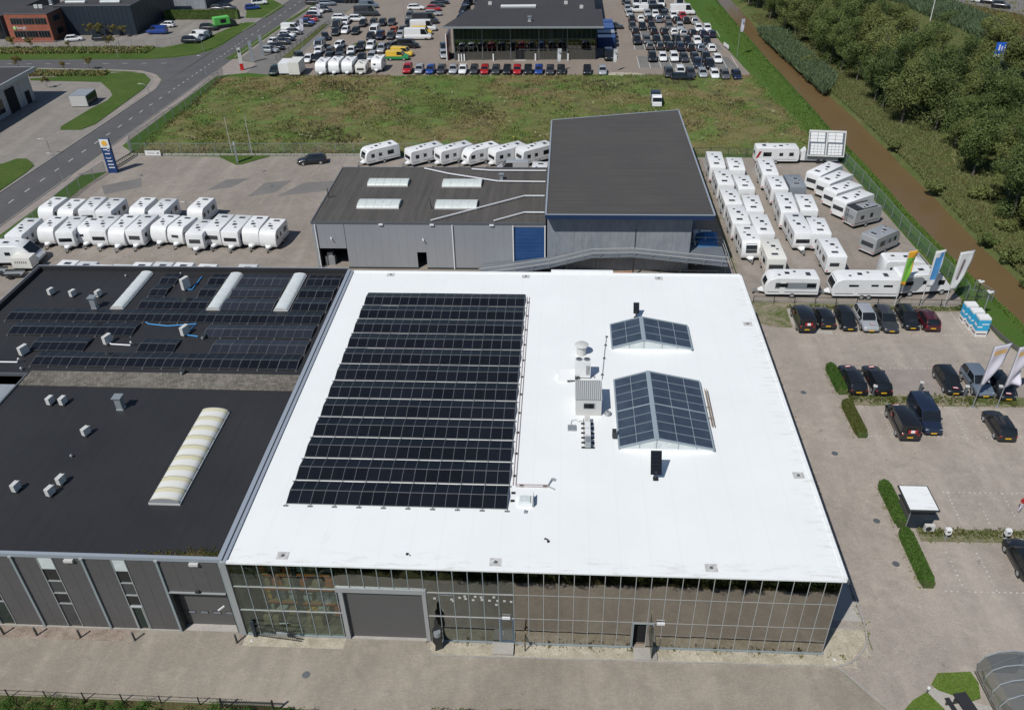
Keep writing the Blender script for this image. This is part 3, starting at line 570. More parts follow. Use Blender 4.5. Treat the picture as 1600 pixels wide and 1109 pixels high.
scatter('border_weeds', along([(-49, 93.8, 63, 93.3), (-38, 137.3, 57, 136.6), (-48.8, 94, -49.4, 137), (63.2, 94, 58.9, 137)], 26, .45), .08, .35, 'meadow_tuft', 4, .06)
scatter('kerb_weeds', along([(49.7, 28.1, 66, 28.3), (49.7, 29.7, 66, 29.8), (50.3, 10.7, 66, 11), (50.3, 12.1, 66, 12.3), (47.2, 45.9, 66.3, 45.6), (43.8, 42.7, 47.2, 41.8), (67.8, 46.2, 69.6, 36.8), (65.2, 91, 67.8, 48), (43.2, 47, 43.2, 91), (-51.1, 45, -51.1, 78), (-49.6, 92.6, -10, 92.7), (43.5, .6, 43.7, 46), (48.6, 34.3, 48.6, 29.7), (48.6, 28, 48.7, 23.2), (48.6, 16.9, 48.6, 6)], 9, .14), .03, .16, 'bank_tuft', 4, .035)
# pebbles give the gravel a real grain
def pebbles(name, x0, x1, y0, y1, n, mat):
    X = rng.uniform(x0, x1, n); Y = rng.uniform(y0, y1, n); r_ = rng.uniform(.02, .05, n)
    ang = rng.uniform(0, 2 * PI, n)
    V = np.stack([np.stack([X + np.cos(ang + q) * r_, Y + np.sin(ang + q) * r_, np.full(n, .02)], 1) for q in (0, 2.1, 4.2)] + [np.stack([X, Y, .02 + r_ * .8], 1)], 1).reshape(-1, 3)
    F = np.array([(0, 1, 3), (1, 2, 3), (2, 0, 3)]); Fa = (np.arange(n)[:, None, None] * 4 + F[None]).reshape(-1)
    me = bpy.data.meshes.new(name); me.vertices.add(4 * n); me.vertices.foreach_set('co', V.ravel().astype(np.float32)); me.loops.add(len(Fa)); me.loops.foreach_set('vertex_index', Fa.astype(np.int32))
    me.polygons.add(3 * n); me.polygons.foreach_set('loop_start', np.arange(0, 9 * n, 3, dtype=np.int32)); me.polygons.foreach_set('loop_total', np.full(3 * n, 3, dtype=np.int32))
    me.materials.append(MATS[mat]); me.update(calc_edges=True); tag(obj(name, me), kind='stuff')
pebbles('gravel_pebbles', 13.3, 42.2, -1.1, -.03, 14000, 'gravel_pebble'); pebbles('gravel_pebbles', 0, 7, -.95, -.03, 3600, 'gravel_pebble'); pebbles('gravel_pebbles', 40.2, 43.3, -.1, 2.0, 2500, 'gravel_pebble')
pebbles('rusty_gravel_pebbles', -20, -8.9, -.98, -.05, 5500, 'gravel_rust')

# ------------------------------------------------------------ trees
def crown_mesh(name, nleaf, rx, rz, cz, lobes, size, mat, seed):
    g = np.random.default_rng(seed)
    cen = np.stack([g.normal(0, rx * .42, lobes), g.normal(0, rx * .42, lobes), cz + g.normal(0, rz * .45, lobes)], 1)
    rad = g.uniform(.3, .55, lobes) * rx
    k = g.integers(0, lobes, nleaf); d = g.normal(0, 1, (nleaf, 3)); d /= np.linalg.norm(d, axis=1)[:, None]
    rr = rad[k] * (1 - np.abs(g.normal(0, .22, nleaf))); P = cen[k] + d * rr[:, None] * np.array([1, 1, .85])
    nrm = d + g.normal(0, .6, (nleaf, 3)); nrm /= np.linalg.norm(nrm, axis=1)[:, None]
    a = np.cross(nrm, g.normal(0, 1, (nleaf, 3))); a /= np.linalg.norm(a, axis=1)[:, None]; c_ = np.cross(nrm, a)
    s_ = (g.uniform(.5, 1, nleaf) * size)[:, None]
    V = np.stack([P - a * s_, P + c_ * s_ * .6, P + a * s_, P - c_ * s_ * .6], 1).reshape(-1, 3)
    me = bpy.data.meshes.new(name); me.vertices.add(4 * nleaf); me.vertices.foreach_set('co', V.ravel().astype(np.float32))
    me.loops.add(4 * nleaf); me.loops.foreach_set('vertex_index', np.arange(4 * nleaf, dtype=np.int32))
    me.polygons.add(nleaf); me.polygons.foreach_set('loop_start', np.arange(0, 4 * nleaf, 4, dtype=np.int32)); me.polygons.foreach_set('loop_total', np.full(nleaf, 4, dtype=np.int32))
    me.materials.append(MATS[mat]); me.update(calc_edges=True); return me, cen
crowns = []
for i in range(6):
    h = [9, 10.5, 8, 11, 9.5, 8.5][i]; cz = h * .6
    cm, cen = crown_mesh('crown', 9500, [3.0, 3.3, 2.7, 3.1, 3.4, 2.8][i], h * .38, cz, 30, .17, 'leaf_tree' if i % 3 else 'leaf_tree_dark', 40 + i)
    t = MB(); t.tube([(0, 0, -.1), (.08, .05, h * .3), (.0, .1, h * .6), (.1, 0, h * .85)], .19, 8, r2=.05)
    for c_ in cen[:9]: t.tube([(0, 0, h * .28 + random.uniform(0, h * .2)), tuple((c_ + np.array([0, 0, h * .35])) / 2), tuple(c_)], .07, 5, r2=.02)
    crowns.append((cm, t.mesh('trunk', 'bark', smooth=60)))
def tree(i, x, y, z, s_, label, group, name='tree'):
    cm, tm = crowns[i % len(crowns)]
    r_ = thing(name, label, 'tree', (x, y, z), random.uniform(0, 6.28), group); r_.scale = (s_, s_, s_ * random.uniform(.9, 1.12))
    obj('crown', cm, r_); obj('trunk', tm, r_); return r_
pts_ = []
tries = 0
while tries < 6000:
    tries += 1
    x, y = random.uniform(70, 122), random.uniform(46, 214)
    west = np.interp(y, [50, 62, 89, 103, 111, 125, 140, 179, 214], [83, 82, 81.0, 80.2, 79.2, 77.5, 75.5, 72.2, 69])
    east = np.interp(y, [46, 96, 131, 162, 215], [96, 95, 94, 89, 85])
    if x < west or x > 118 or (96.5 < x < 105.5) or (x > east and (random.random() < (.93 if y > 140 else .8) or x > np.interp(y, [46, 120, 150, 215], [118, 112, 104, 92]))): continue
    d_ = 4.1 if x < 97 else 5.2
    if all((x - a) ** 2 + (y - b_) ** 2 > d_ * d_ for a, b_ in pts_): pts_.append((x, y))
pts_.sort(key=lambda p: (round((p[0] - np.interp(p[1], [50, 214], [84, 69])) / 6), p[1]))
ndx = {}
FWX = lambda y: np.interp(y, [50, 62, 89, 103, 111, 125, 140, 179, 214], [86, 84, 81.5, 80.5, 79.5, 77.5, 75.5, 72.2, 69]) + 5
fr_ = sorted([p for p in pts_ if p[0] < FWX(p[1])], key=lambda p: p[1]); print('front trees', len(fr_))
for i, (x, y) in enumerate(pts_):
    s_ = random.uniform(.78, 1.14)
    front = x < np.interp(y, [50, 62, 89, 103, 111, 125, 140, 179, 214], [86, 84, 81.5, 80.5, 79.5, 77.5, 75.5, 72.2, 69]) + 5
    if front:
        k = fr_.index((x, y)); m_ = len(fr_) - 1 - k
        lab = ('leafy tree at the canal edge of the wood, %s from the bottom' % ORD[k]) if k <= m_ else ('leafy tree at the canal edge of the wood, %s from the top' % ORD[m_])
        grp = 'trees at the canal edge of the wood'
    else:
        li = lambda p: min(6, int((p[0] - FWX(p[1])) / 6)); mates = sorted([p for p in pts_ if p[0] >= FWX(p[1]) and li(p) == li((x, y))], key=lambda p: p[1])
        lab, grp = 'leafy tree inside the wood, %s from bottom in the %s line behind the canal edge' % (ORD[mates.index((x, y))], ORD[li((x, y)) + 1]), 'trees inside the wood right of the canal'
    tree(random.randrange(6), x, y, .1, s_, lab, grp)
bush_me = [crown_mesh('foliage', 1500, 1.2, .55, .6, 10, .16, m_, 90 + i)[0] for i, m_ in enumerate(['leaf_tree', 'leaf_tree', 'leaf_tree_dark'])]
for i, (x, y, s_, lb) in enumerate([(74.6, 96, 1.0, 'round green bush on the canal bank across from the caravan rows'), (75.5, 79, 1.3, 'large round bush overhanging the canal bank opposite the grey caravans'),
                                    (75.6, 62.5, 1.0, 'bush on the canal bank just above the flags'), (77.6, 57.5, 1.3, 'wide dark bush on the canal bank right of the flags'),
                                    (79.5, 66.5, 1.2, 'dark bush at the foot of the lowest trees by the canal'), (77.2, 51.5, 1.5, 'bush on the canal bank at the right edge of the photo'), (72.5, 144, 1.5, 'dark bush beside the reeds on the far canal bank'), (70.3, 150, 1.0, 'small bush on the upper canal bank beside the reeds'),
                                    (69.6, 164, 1.0, 'bush on the canal bank near the top of the photo'), (80.3, 76, 1.4, 'bush under the trees across from the grey caravans'), (81.8, 63, 1.1, 'bush in the grass between canal and lowest trees')]):
    o = tag(obj('bush', bush_me[i % 3], None, (x, y, .05), random.uniform(0, 6)), lb, 'bush', 'bushes on the canal bank'); o.scale = (s_, s_, s_)
o = tag(obj('bush', bush_me[2], None, (67.2, 46.0, .0), 0), 'dark bush at the fence corner between white flag and lamp posts', 'bush'); o.scale = (.75, .6, .8)
small_me = crown_mesh('crown', 3200, .95, .75, 2.3, 14, .085, 'leaf_small', 77)[0]
st = MB(); st.tube([(0, 0, 0), (.03, 0, 2.2)], .06, 6, r2=.03); st = st.mesh('trunk', 'bark')
SM = [(-94.2, 171.6, 1.05, 'young round tree before the dark blue hall, first from left'), (-91.6, 171.6, 1.1, 'young round tree before the dark blue hall, second from left'), (-88.3, 171.6, .95, 'young round tree before the dark blue hall, third from left'), (-85.9, 171.6, .9, 'young round tree before the dark blue hall, fourth from left'),
      (-107.5, 160, 1.0, 'slim street tree before the left end of the brick office'), (-103.2, 160, .9, 'slim street tree before the brick office door'), (-94.2, 160.2, .6, 'very small tree at the fence before the parked white car'), (-84, 160.4, 1.0, 'slim street tree by the fence at the dark hall corner'),
      (-96.8, 143.2, 1.0, 'small tree at the side road above the pale hall roof'), (-86.0, 142, .7, 'thin sapling in the scrub left of the lawn'), (-81, 143, .9, 'small tree in the scrub beside the side road'), (-83.6, 130, .8, 'thin young tree by the pale hall corner')]
for x, y, s_, lb in SM:
    r_ = thing('small_tree', lb, 'tree', (x, y, 0), random.uniform(0, 6), 'young street trees at top left'); r_.scale = (s_,) * 3
    obj('crown', small_me, r_); obj('trunk', st, r_)
def hedge(label, pts, w_, h_, mat, group=None, dens=900):
    pts = [Vector(p) for p in pts]; L = sum((q - p).length for p, q in zip(pts, pts[1:])); N = int(L * dens * (w_ + h_))
    ts = rng.uniform(0, L, N); out = np.zeros((N, 3)); acc = 0
    for p, q in zip(pts, pts[1:]):
        l = (q - p).length; k = (ts >= acc) & (ts <= acc + l); f = (ts[k] - acc) / l; d = (q - p).normalized(); nrm = Vector((-d.y, d.x))
        side = rng.uniform(-1, 1, k.sum()); endf = np.minimum(1, np.sqrt(np.clip(np.minimum(ts[k], L - ts[k]) / (w_ * .5), 0.02, 1)))
        side *= endf
        zz = np.where(rng.random(k.sum()) < .55, h_ * (1 - .12 * np.abs(side) ** 2) + rng.normal(0, .025, k.sum()), rng.uniform(0, h_, k.sum()))
        side = np.where(zz < h_ * .85, np.sign(side) * endf, side)
        out[k] = np.stack([p.x + (q.x - p.x) * f + nrm.x * side * w_ / 2, p.y + (q.y - p.y) * f + nrm.y * side * w_ / 2, zz], 1); acc += l
    K = N; nr = rng.normal(0, 1, (K, 3)); nr[:, 2] += .6; nr /= np.linalg.norm(nr, axis=1)[:, None]; a = np.cross(nr, rng.normal(0, 1, (K, 3))); a /= np.linalg.norm(a, axis=1)[:, None]; c_ = np.cross(nr, a); s_ = rng.uniform(.02, .045, K)[:, None] * (1 + h_ * .5)
    V = np.stack([out - a * s_, out + c_ * s_ * .7, out + a * s_, out - c_ * s_ * .7], 1).reshape(-1, 3)
    r_ = thing('hedge', label, 'hedge', (0, 0, 0), 0, group)
    me = bpy.data.meshes.new('leaves'); me.vertices.add(4 * K); me.vertices.foreach_set('co', V.ravel().astype(np.float32)); me.loops.add(4 * K); me.loops.foreach_set('vertex_index', np.arange(4 * K, dtype=np.int32))
    me.polygons.add(K); me.polygons.foreach_set('loop_start', np.arange(0, 4 * K, 4, dtype=np.int32)); me.polygons.foreach_set('loop_total', np.full(K, 4, dtype=np.int32)); me.materials.append(MATS[mat]); me.update(calc_edges=True)
    obj('leaves', me, r_)
    core = MB()
    for p, q in zip(pts, pts[1:]): core.bar((p.x, p.y, h_ * .45), (q.x, q.y, h_ * .45), w_ * .8, h_ * .86)
    core.build('core', 'leaf_tree_dark', r_)
H = 'low clipped hedges dividing the front car park'
hedge('clipped hedge left of the two parked black estates', [(49.1, 34.2), (49.3, 29.7)], .95, .75, 'hedge_leaf', H)
hedge('rusty clipped hedge below the cross verge of the car park', [(49.1, 28.2), (49.3, 23.2)], .95, .7, 'hedge_rust', H)
hedge('clipped hedge on the left side of the dark shed', [(49.15, 16.9), (49.3, 12.1)], .95, .8, 'hedge_leaf', H)
hedge('clipped hedge pointing down from below the dark shed', [(49.15, 11.5), (49.2, 6.0)], .95, .75, 'hedge_leaf', H)
hedge('tall clipped hedge beside the white and dark halls at the top', [(-83, 190.5), (-63.4, 190.3)], 2.2, 2.2, 'hedge_leaf', None, 160)

# ------------------------------------------------------------ the white-roofed hall with the glass front
ZR = 7.4
hall = thing('glass_front_hall', 'large hall with white flat roof and mirror glass front in the middle', 'building', (0, 0, 0))
MB().box(.02, .12, 7.2, 40.12, 39.9, ZR).build('roof', 'roof_white', hall)
b = MB(); b.box(.0, -.14, 7.38, 40.2, .12, 7.49).box(0, 39.9, 7.12, 40.2, 40.12, 7.5).box(40.12, .12, 7.12, 40.34, 39.9, 7.47)
b.build('roof_edge', 'roof_white', hall)
MB().box(40.34, -.1, 7.15, 40.4, 40.1, 7.44).build('edge_trim', 'alu_dark', hall)
MB().box(20.8, 40.12, 7.15, 27.2, 40.5, 7.6).build('roof_extension', 'roof_white', hall)
b = MB(); b.box(-.62, .0, 7.0, -.3, 40.1, 7.62).box(-.24, .0, 7.0, .0, 40.1, 7.52); b.build('seam_flashing', 'zinc_cap', hall)
MB().box(-.3, .02, 7.0, -.24, 40.1, 7.35).build('seam_gutter', 'pipe_white', hall)
MB().box(40.0, .3, 0, 40.12, 39.7, 7.1).box(0.02, 39.6, 0, 40.0, 39.8, 7.1).box(.02, .4, 0, .14, 39.6, 7.1).build('wall', 'panel_silver', hall)
MB().box(-.42, -.16, 0, -.04, .1, 7.5).build('corner_column', 'alu', hall)
MB().box(0, -.1, 0, 7.2, .1, .16).box(13.15, -.1, 0, 27.2, .1, .16).box(28.45, -.1, 0, 40.1, .1, .16).build('plinth', 'alu_frame', hall)
TZ = [.16, 2.72, 5.12, 7.3]
mull = MB().box(-.025, -.08, 0, .025, .02, 7.14).mesh('mullion', 'alu_frame')
mull_s = MB().box(-.025, -.08, 0, .025, .02, 2.14).mesh('mullion', 'alu_frame'); mull_t = MB().box(-.02, -.05, 0, .02, .02, 7.14).mesh('mullion', 'mullion_light')
for i in range(0, 41):
    if 7 < i < 13: obj('mullion', mull_s, hall, (i, 0, 5.16)); continue
    if i == 0: continue
    obj('mullion', mull if i <= 19 else mull_t, hall, (min(i, 40.02), 0, .16))
for z in TZ[1:3]:
    for x0, x1 in ((0, 7.2), (13.15, 19), (19, 40.04)):
        if z > 5 and x0 == 0: x1 = 7.2
        q_ = (.03, -.085) if x0 < 19 else (.018, -.05); MB().box(x0, q_[1], z - q_[0], x1, .015, z + q_[0]).build('transom', 'mullion_light', hall)
MB().box(0, -.08, 7.3, 40.1, .05, 7.375).build('head_rail', 'alu_dark', hall)
pane_cache = {}
def pane(x0, x1, z0, z1, mat, nm='pane'):
    key = (round(x1 - x0, 2), round(z1 - z0, 2), mat)
    if key not in pane_cache: pane_cache[key] = MB().box(0, -.012, 0, x1 - x0, .012, z1 - z0).mesh(nm, mat)
    o = obj(nm, pane_cache[key], hall, (x0, -.03, z0)); return o
for i in range(40):
    mat = 'glass_clear' if i < 7 else ('glass_lobby' if i < 19 else 'glass_mirror')
    for k in range(3):
        if 7 <= i < 13 and k < 2: continue
        if i == 18 and k == 0: continue
        if i == 27 and k == 0: continue
        o = pane(i + .03, i + .97, TZ[k] + .035, TZ[k + 1] - .035, mat)
        o.rotation_euler = (random.gauss(0, .0022), 0, random.gauss(0, .006))
# roller door with its frame
MB().box(7.15, -.14, 0, 7.45, .14, 5.25).box(12.85, -.14, 0, 13.12, .14, 5.25).box(7.0, -.16, 4.95, 13.14, .1, 5.35).build('door_frame', 'alu', hall)
rd = MB().box(7.45, .16, 0, 12.85, .2, 4.95).build('roller_door', 'door_grey', hall)
for k in range(12): MB().box(7.47, .135, .04 + k * .408, 12.83, .16, .43 + k * .408).build('door_slat', 'door_grey', rd)
MB().box(7.45, -.1, 0.005, 12.85, .15, .05).build('threshold', 'concrete', hall)
e = MB().box(18.03, -.1, .2, 18.12, .02, 2.68).box(18.88, -.1, .2, 18.97, .02, 2.68).box(18.12, -.1, 2.58, 18.88, .02, 2.68).box(18.12, -.1, .2, 18.88, .02, .3).build('entrance_door', 'door_blue', hall)
MB().box(18.12, -.045, .3, 18.88, -.03, 2.58).build('pane', 'glass_lobby', e); MB().box(18.2, -.16, 1.1, 18.24, -.1, 1.5).build('handle', 'alu', e)
MB().box(18.2, -.2, 2.76, 18.75, -.09, 2.96).build('lamp_box', 'white_plastic', hall); MB().box(28.62, -.2, 2.7, 29.15, -.09, 2.9).build('lamp_box', 'white_plastic', hall)
e = MB().box(27.04, -.1, .0, 27.12, .06, 2.68).box(28.38, -.1, .0, 28.46, .06, 2.68).box(27.12, -.1, 2.6, 28.38, .06, 2.68).build('open_door', 'alu_frame', hall)
MB().box(28.34, -.95, .06, 28.38, -.1, 2.5).build('door_leaf', 'glass_lobby', e)
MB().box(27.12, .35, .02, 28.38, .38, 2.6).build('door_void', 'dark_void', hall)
s_ = MB().box(17.5, -1.05, 0, 18.95, -.12, .22).build('entrance_step', 'concrete', hall); MB().box(27.2, -1.05, 0, 28.4, -.12, .16).build('entrance_step', 'concrete', hall)
MB().box(28.52, -1.05, 0, 28.78, .0, .14).build('step_edge', 'kerb', hall)
# window stickers seen as pale squares
for x, z in [(13.6, 4.55), (14.75, 4.5), (14.85, 4.35), (15.3, 4.7), (15.65, 4.85), (15.7, 4.6), (16.35, 4.85), (16.75, 4.8), (16.2, 4.5), (16.8, 4.55), (17.3, 4.5), (17.6, 4.85), (17.85, 4.5), (18.3, 4.5), (18.75, 4.45), (17.75, 4.1)]:
    MB().box(x, -.062, z - .1, x + .17, -.052, z + .08).build('window_sticker', 'white_dirty', hall)
MB().box(14.08, -.062, 4.86, 14.92, -.052, 4.98).build('window_strip', 'glass_pale', hall)
# inside: floor, back walls, upper floor slab, racks with goods
MB().box(.2, .3, .02, 39.9, 12, .12).build('floor', 'floor_brown', hall)
MB().box(.2, 11.8, .12, 39.9, 12.0, 7.0).box(7.0, .4, .12, 7.12, 11.8, 7).box(13.2, .4, .12, 13.3, 11.8, 7).box(19.02, .3, .12, 19.12, 11.8, 7.0).build('inner_wall', 'panel_dark', hall)
MB().box(13.3, .8, 4.0, 19.0, 11.8, 4.2).box(19.12, 1.2, 2.6, 39.9, 11.8, 2.85).build('upper_floor', 'paver_grey', hall)
b = MB()
for z in (4.9, 4.7, 4.3): b.box(13.4, .5, z - .02, 18.9, .52, z + .02)
b.build('cable_tray', 'alu', hall)
b = MB(); b.bar((.3, .6, 6.9), (2.0, .6, 5.3), .12); b.bar((6.8, .6, 6.9), (5.4, .6, 5.4), .12); b.build('wind_brace', 'alu_dark', hall)
for rx, ry, rw, levels, nm in ((.8, 1.6, 2.7, (1.5, 2.9, 4.3), 0), (3.7, 1.6, 2.8, (1.4, 2.9, 4.4), 1), (.9, 5, 5.6, (2.0, 4.0, 5.6), 2)):
    r_ = thing('pallet_rack', ['left pallet rack with orange beams behind the clear panes', 'right pallet rack with orange beams behind the clear panes', 'long rear pallet rack deep inside behind the clear panes'][nm], 'rack', (rx, ry, .12), 0, 'storage racks inside the glass front')
    for x in (0, rw):
        for y in (0, 1.1): MB().box(x - .05, y - .05, 0, x + .05, y + .05, 5.6).build('upright', 'blue_trim', r_)
    for z in levels:
        for y in (0, 1.1): MB().box(.05, y - .03, z - .1, rw - .05, y + .03, z).build('beam', 'orange_paint', r_)
        MB().box(0.05, 0.03, z, rw - .05, 1.07, z + .03).build('shelf', 'pine', r_)
k = 0
for rx, ry, rw, levels in ((.8, 1.6, 2.7, (.12, 1.65, 3.05, 4.45)), (3.7, 1.6, 2.8, (.12, 1.55, 3.05, 4.55))):
    for z in levels:
        x = rx + .15; q_n = -1
        while x < rx + rw - .5:
            q_n += 1; w_ = random.uniform(.4, .9); h_ = random.uniform(.35, 1.05); mt_ = random.choice(['card', 'pine', 'white_dirty', 'teal', 'card', 'orange_paint', 'glass_pale', 'sun_yellow'])
            col = {'card': 'brown', 'pine': 'wooden', 'white_dirty': 'white', 'teal': 'teal', 'orange_paint': 'orange', 'glass_pale': 'pale blue', 'sun_yellow': 'yellow'}[mt_]
            lv = {0: 'floor', 1: 'lowest shelf', 2: 'middle shelf', 3: 'top shelf'}[levels.index(z)]
            tag(MB().box(0, 0, 0, w_, .85, h_).build('storage_box', mt_, None, loc=(x, ry + .12, z + (.16 if z > 1 else .01))), '%s box, %s from left on the %s of the %s rack' % (col, ORD[q_n], lv, 'left' if rx < 2 else 'right'), 'box', 'boxes stored behind the glass')
            x += w_ + random.uniform(.05, .5); k += 1
for x, y, lb, mt_ in ((1.0, .8, 'brown crate standing left just behind the clear panes', 'card'), (4.2, .7, 'wooden crate standing in the middle behind the clear panes', 'pine')):
    tag(MB().box(0, 0, 0, 1.1, .7, .8).box(.1, .1, .8, 1.0, .6, .86).build('crate', mt_, None, loc=(x, y, .12)), lb, 'crate')

# ------------------------------------------------------------ solar modules
def module(cell, frame, D, Wm=1.735, e=.012, mg=.012):
    b = MB(); b.box(0, 0, 0, Wm, D, .034, 1)
    for x0, x1 in ((e, Wm / 2 - mg), (Wm / 2 + mg, Wm - e)): b.add([(x0, e, .036), (x1, e, .036), (x1, D - e, .036), (x0, D - e, .036)], [(0, 1, 2, 3)], 0)
    return b.mesh('solar_panel', [cell, frame])
mod_a, mod_b, mod_c = module('solar_cell', 'solar_frame', 1.165), module('solar_cell_dusty', 'solar_frame_dim', 1.1, 1.71), module('solar_cell', 'solar_frame_dim', 1.1, 1.71)
TILT = R(10)
def tents(root, x0, y0, nmod, z, step, mesh, D=1.1):
    cs, sn = math.cos(TILT), math.sin(TILT)
    for i in range(nmod):
        x = x0 + i * step
        a = obj('solar_panel', mesh, root, (x, y0, z + .1)); a.rotation_euler = (TILT + random.gauss(0, .004), random.gauss(0, .003), 0)
        c_ = obj('solar_panel', mesh, root, (x, y0 + D * cs + .03, z + .1 + D * sn)); c_.rotation_euler = (-TILT + random.gauss(0, .004), random.gauss(0, .003), 0)
def rails(root, x0, y0, nmod, z, step):
    cs, sn = math.cos(TILT), math.sin(TILT)
    for i in range(nmod + 1):
        x = x0 + i * step - .015
        b = MB(); b.bar((x, y0 - .08, z + .05), (x, y0 + 1.05, z + .1 + 1.03 * sn + .03), .05, .04); b.bar((x, y0 + 1.05, z + .1 + 1.03 * sn + .03), (x, y0 + 2.15, z + .05), .05, .04)
        b.box(x - .16, y0 - .2, z, x + .16, y0 - .06, z + .06)
        b.build('mounting_rail', 'solar_frame', root)
arr = thing('solar_array', 'big rectangular solar array of twelve rows on the white roof', 'solar array', (0, 0, 0))
for r_i in range(12):
    y0 = 5.5 + r_i * 2.51
    tents(arr, 2.5, y0, 9, ZR, 1.756, mod_a, 1.165)
    b = MB()
    for i in range(10):
        x = 2.49 + i * 1.756; b.bar((x, y0 - .1, ZR + .06), (x, y0 + 1.19, ZR + .3), .03, .03); b.bar((x, y0 + 1.19, ZR + .3), (x, y0 + 2.38, ZR + .09), .03, .03)
        b.box(x - .17, y0 - .22, ZR + .002, x + .17, y0 - .08, ZR + .05)
    tag(b.build('mounting_frame', 'solar_frame', arr), kind='stuff')
    MB().add([(18.33, y0, ZR + .02), (18.33, y0 + 1.19, ZR + .3), (18.33, y0 + 2.38, ZR + .02)], [(0, 1, 2)]).build('side_plate', 'alu', arr)
LB = ['lowest long row of solar panels on the black roof', None]
ROWS = [(22.35, -25.75, 14, 1.74, 'nearest long row of solar panels, just behind the stone strip'),
        (24.75, -27.2, 3, 1.71, 'three-panel solar row beside the white outdoor unit at the left'), (24.75, -16.98, 2, 1.72, 'two-panel solar row in the middle of the black roof'), (24.75, -10.12, 5, 1.76, 'five-panel solar row by the seam, second from the stone strip'),
        (27.4, -30.75, 7, 1.73, 'seven-panel solar row at the left of the black roof'), (27.4, -11.7, 6, 1.72, 'six-panel solar row right of the blue conduit'),
        (29.9, -32.4, 18, 1.73, 'longest solar row crossing the whole black roof'),
        (32.3, -20.2, 4, 1.73, 'four-panel solar row between first and second light strip'), (32.3, -11.75, 3, 1.74, 'front solar row between second and third light strip'), (32.3, -4.65, 2, 1.75, 'front solar pair right of the third light strip'),
        (34.8, -20.15, 1, 1.73, 'single solar pair right of the first light strip, lower one'), (34.8, -15.0, 1, 1.73, 'single solar pair left of the second light strip, lower one'), (34.8, -11.65, 3, 1.72, 'middle solar row between second and third light strip'), (34.8, -4.65, 2, 1.75, 'middle solar pair right of the third light strip'),
        (37.2, -20.05, 1, 1.73, 'single solar pair near the back parapet, right of first light strip'), (37.2, -14.9, 1, 1.73, 'single solar pair near the back parapet, right of the tall unit'), (37.2, -11.6, 3, 1.75, 'rear solar row between second and third light strip'), (37.2, -4.5, 2, 1.75, 'rear solar pair right of the third light strip')]
ZB = 7.1
for y0, x0, n_, st_, lb in ROWS:
    r_ = thing('solar_row', lb, 'solar panels', (0, 0, 0), 0, 'solar rows on the black roof')
    tents(r_, x0, y0, n_, ZB, st_, mod_b if -12.5 < x0 < -5 else mod_c)
    b = MB()
    for i in range(n_ + 1):
        x = x0 + i * st_ - .015; b.bar((x, y0 - .1, ZB + .07), (x, y0 + 1.1, ZB + .3), .03, .04); b.bar((x, y0 + 1.1, ZB + .3), (x, y0 + 2.25, ZB + .09), .03, .04); b.box(x - .07, y0 - .2, ZB + .002, x + .07, y0 - .08, ZB + .07)
    tag(b.build('mounting_frame', 'solar_frame_dim', r_), kind='stuff')
    MB().add([(x0 + n_ * st_ + .01, y0, ZB + .02), (x0 + n_ * st_ + .01, y0 + 1.04, ZB + .28), (x0 + n_ * st_ + .01, y0 + 2.1, ZB + .02)], [(0, 1, 2)]).build('side_plate', 'black_plastic', r_)

# ------------------------------------------------------------ the dark hall with the black roof
dark = thing('black_roof_hall', 'long dark grey hall with black roof at the left', 'building', (0, 0, 0))
MB().box(-34.2, 21.2, 6.9, -.62, 40.1, ZB).box(-25.3, .25, 6.9, -.62, 21.2, ZB - .004).build('roof', 'roof_black', dark)
MB().box(-46, .3, 6.9, -25.3, 19.6, ZB - .02).build('lower_roof', 'panel_silver_dull', dark)
MB().box(-25.45, 5, 6.9, -25.3, 21.2, 7.22).box(-34.2, 21.05, 6.9, -25.45, 21.2, 7.2).build('roof_step', 'alu_dark', dark)
MB().box(-34.55, 20.9, 6.8, -34.2, 40.4, 7.55).box(-34.2, 40.1, 6.8, -.62, 40.4, 7.55).build('parapet', 'roof_black', dark)
MB().box(-34.62, 40.4, 6.9, -.62, 40.5, 7.58).box(-34.62, 20.9, 6.9, -34.55, 40.4, 7.58).build('parapet_cap', 'zinc_cap', dark)
MB().box(-46, .02, 7.3, -.45, .28, 7.6).build('front_cap', 'zinc_cap', dark)
MB().box(-34.5, 21, 0, -34.3, 40.3, 6.8).box(-34.3, 40.1, 0, -.7, 40.35, 6.8).box(-46, .22, 0, -4.85, .34, 7.3).box(-4.85, .22, 4.1, -.5, .34, 7.3).build('wall', 'panel_dark', dark)
MB().prism([(-25.25, 19.45), (-.66, 19.3), (-.66, 21.62), (-25.25, 21.6)], ZB, ZB + .05).build('stone_strip', 'roof_tiles', dark)
b = MB()
for k in range(900): x, y = -.7 - abs(random.gauss(0, 2.2)), .4 + abs(random.gauss(0, .35)) + 0; b.box(x, y, ZB, x + random.uniform(.03, .12), y + random.uniform(.03, .1), ZB + random.uniform(.02, .1))
tag(b.build('roof_moss', 'moss', dark), kind='stuff')
def seg(x0, x1, z0=.12, z1=7.3):
    nseg = max(1, round((x1 - x0) / 1.0)); w_ = (x1 - x0) / nseg
    for k in range(nseg): MB().box(x0 + k * w_ + .006, .1, z0, x0 + (k + 1) * w_ - .006, .2 + .001 * k, z1).build('wall_panel', 'panel_dark', dark)
posts = [-39.9, -34.9, -29.9, -24.9, -19.9, -14.93, -10.0, -4.85]
for p in posts:
    MB().box(p - .08, -.02, 0, p + .08, .1, 7.35).build('downpipe', 'alu_frame', dark); MB().box(p - .11, -.06, 7.2, p + .11, .12, 7.36).build('pipe_head', 'alu', dark)
MB().box(-.6, -.04, 0, -.48, .1, 7.0).build('downpipe', 'alu_frame', dark)
wins = [(-38.2, -37.2), (-33.2, -32.2), (-28.2, -27.2), (-23.1, -22.1), (-18.17, -17.13), (-13.14, -12.14), (-7.98, -7.1)]
edges = posts + []
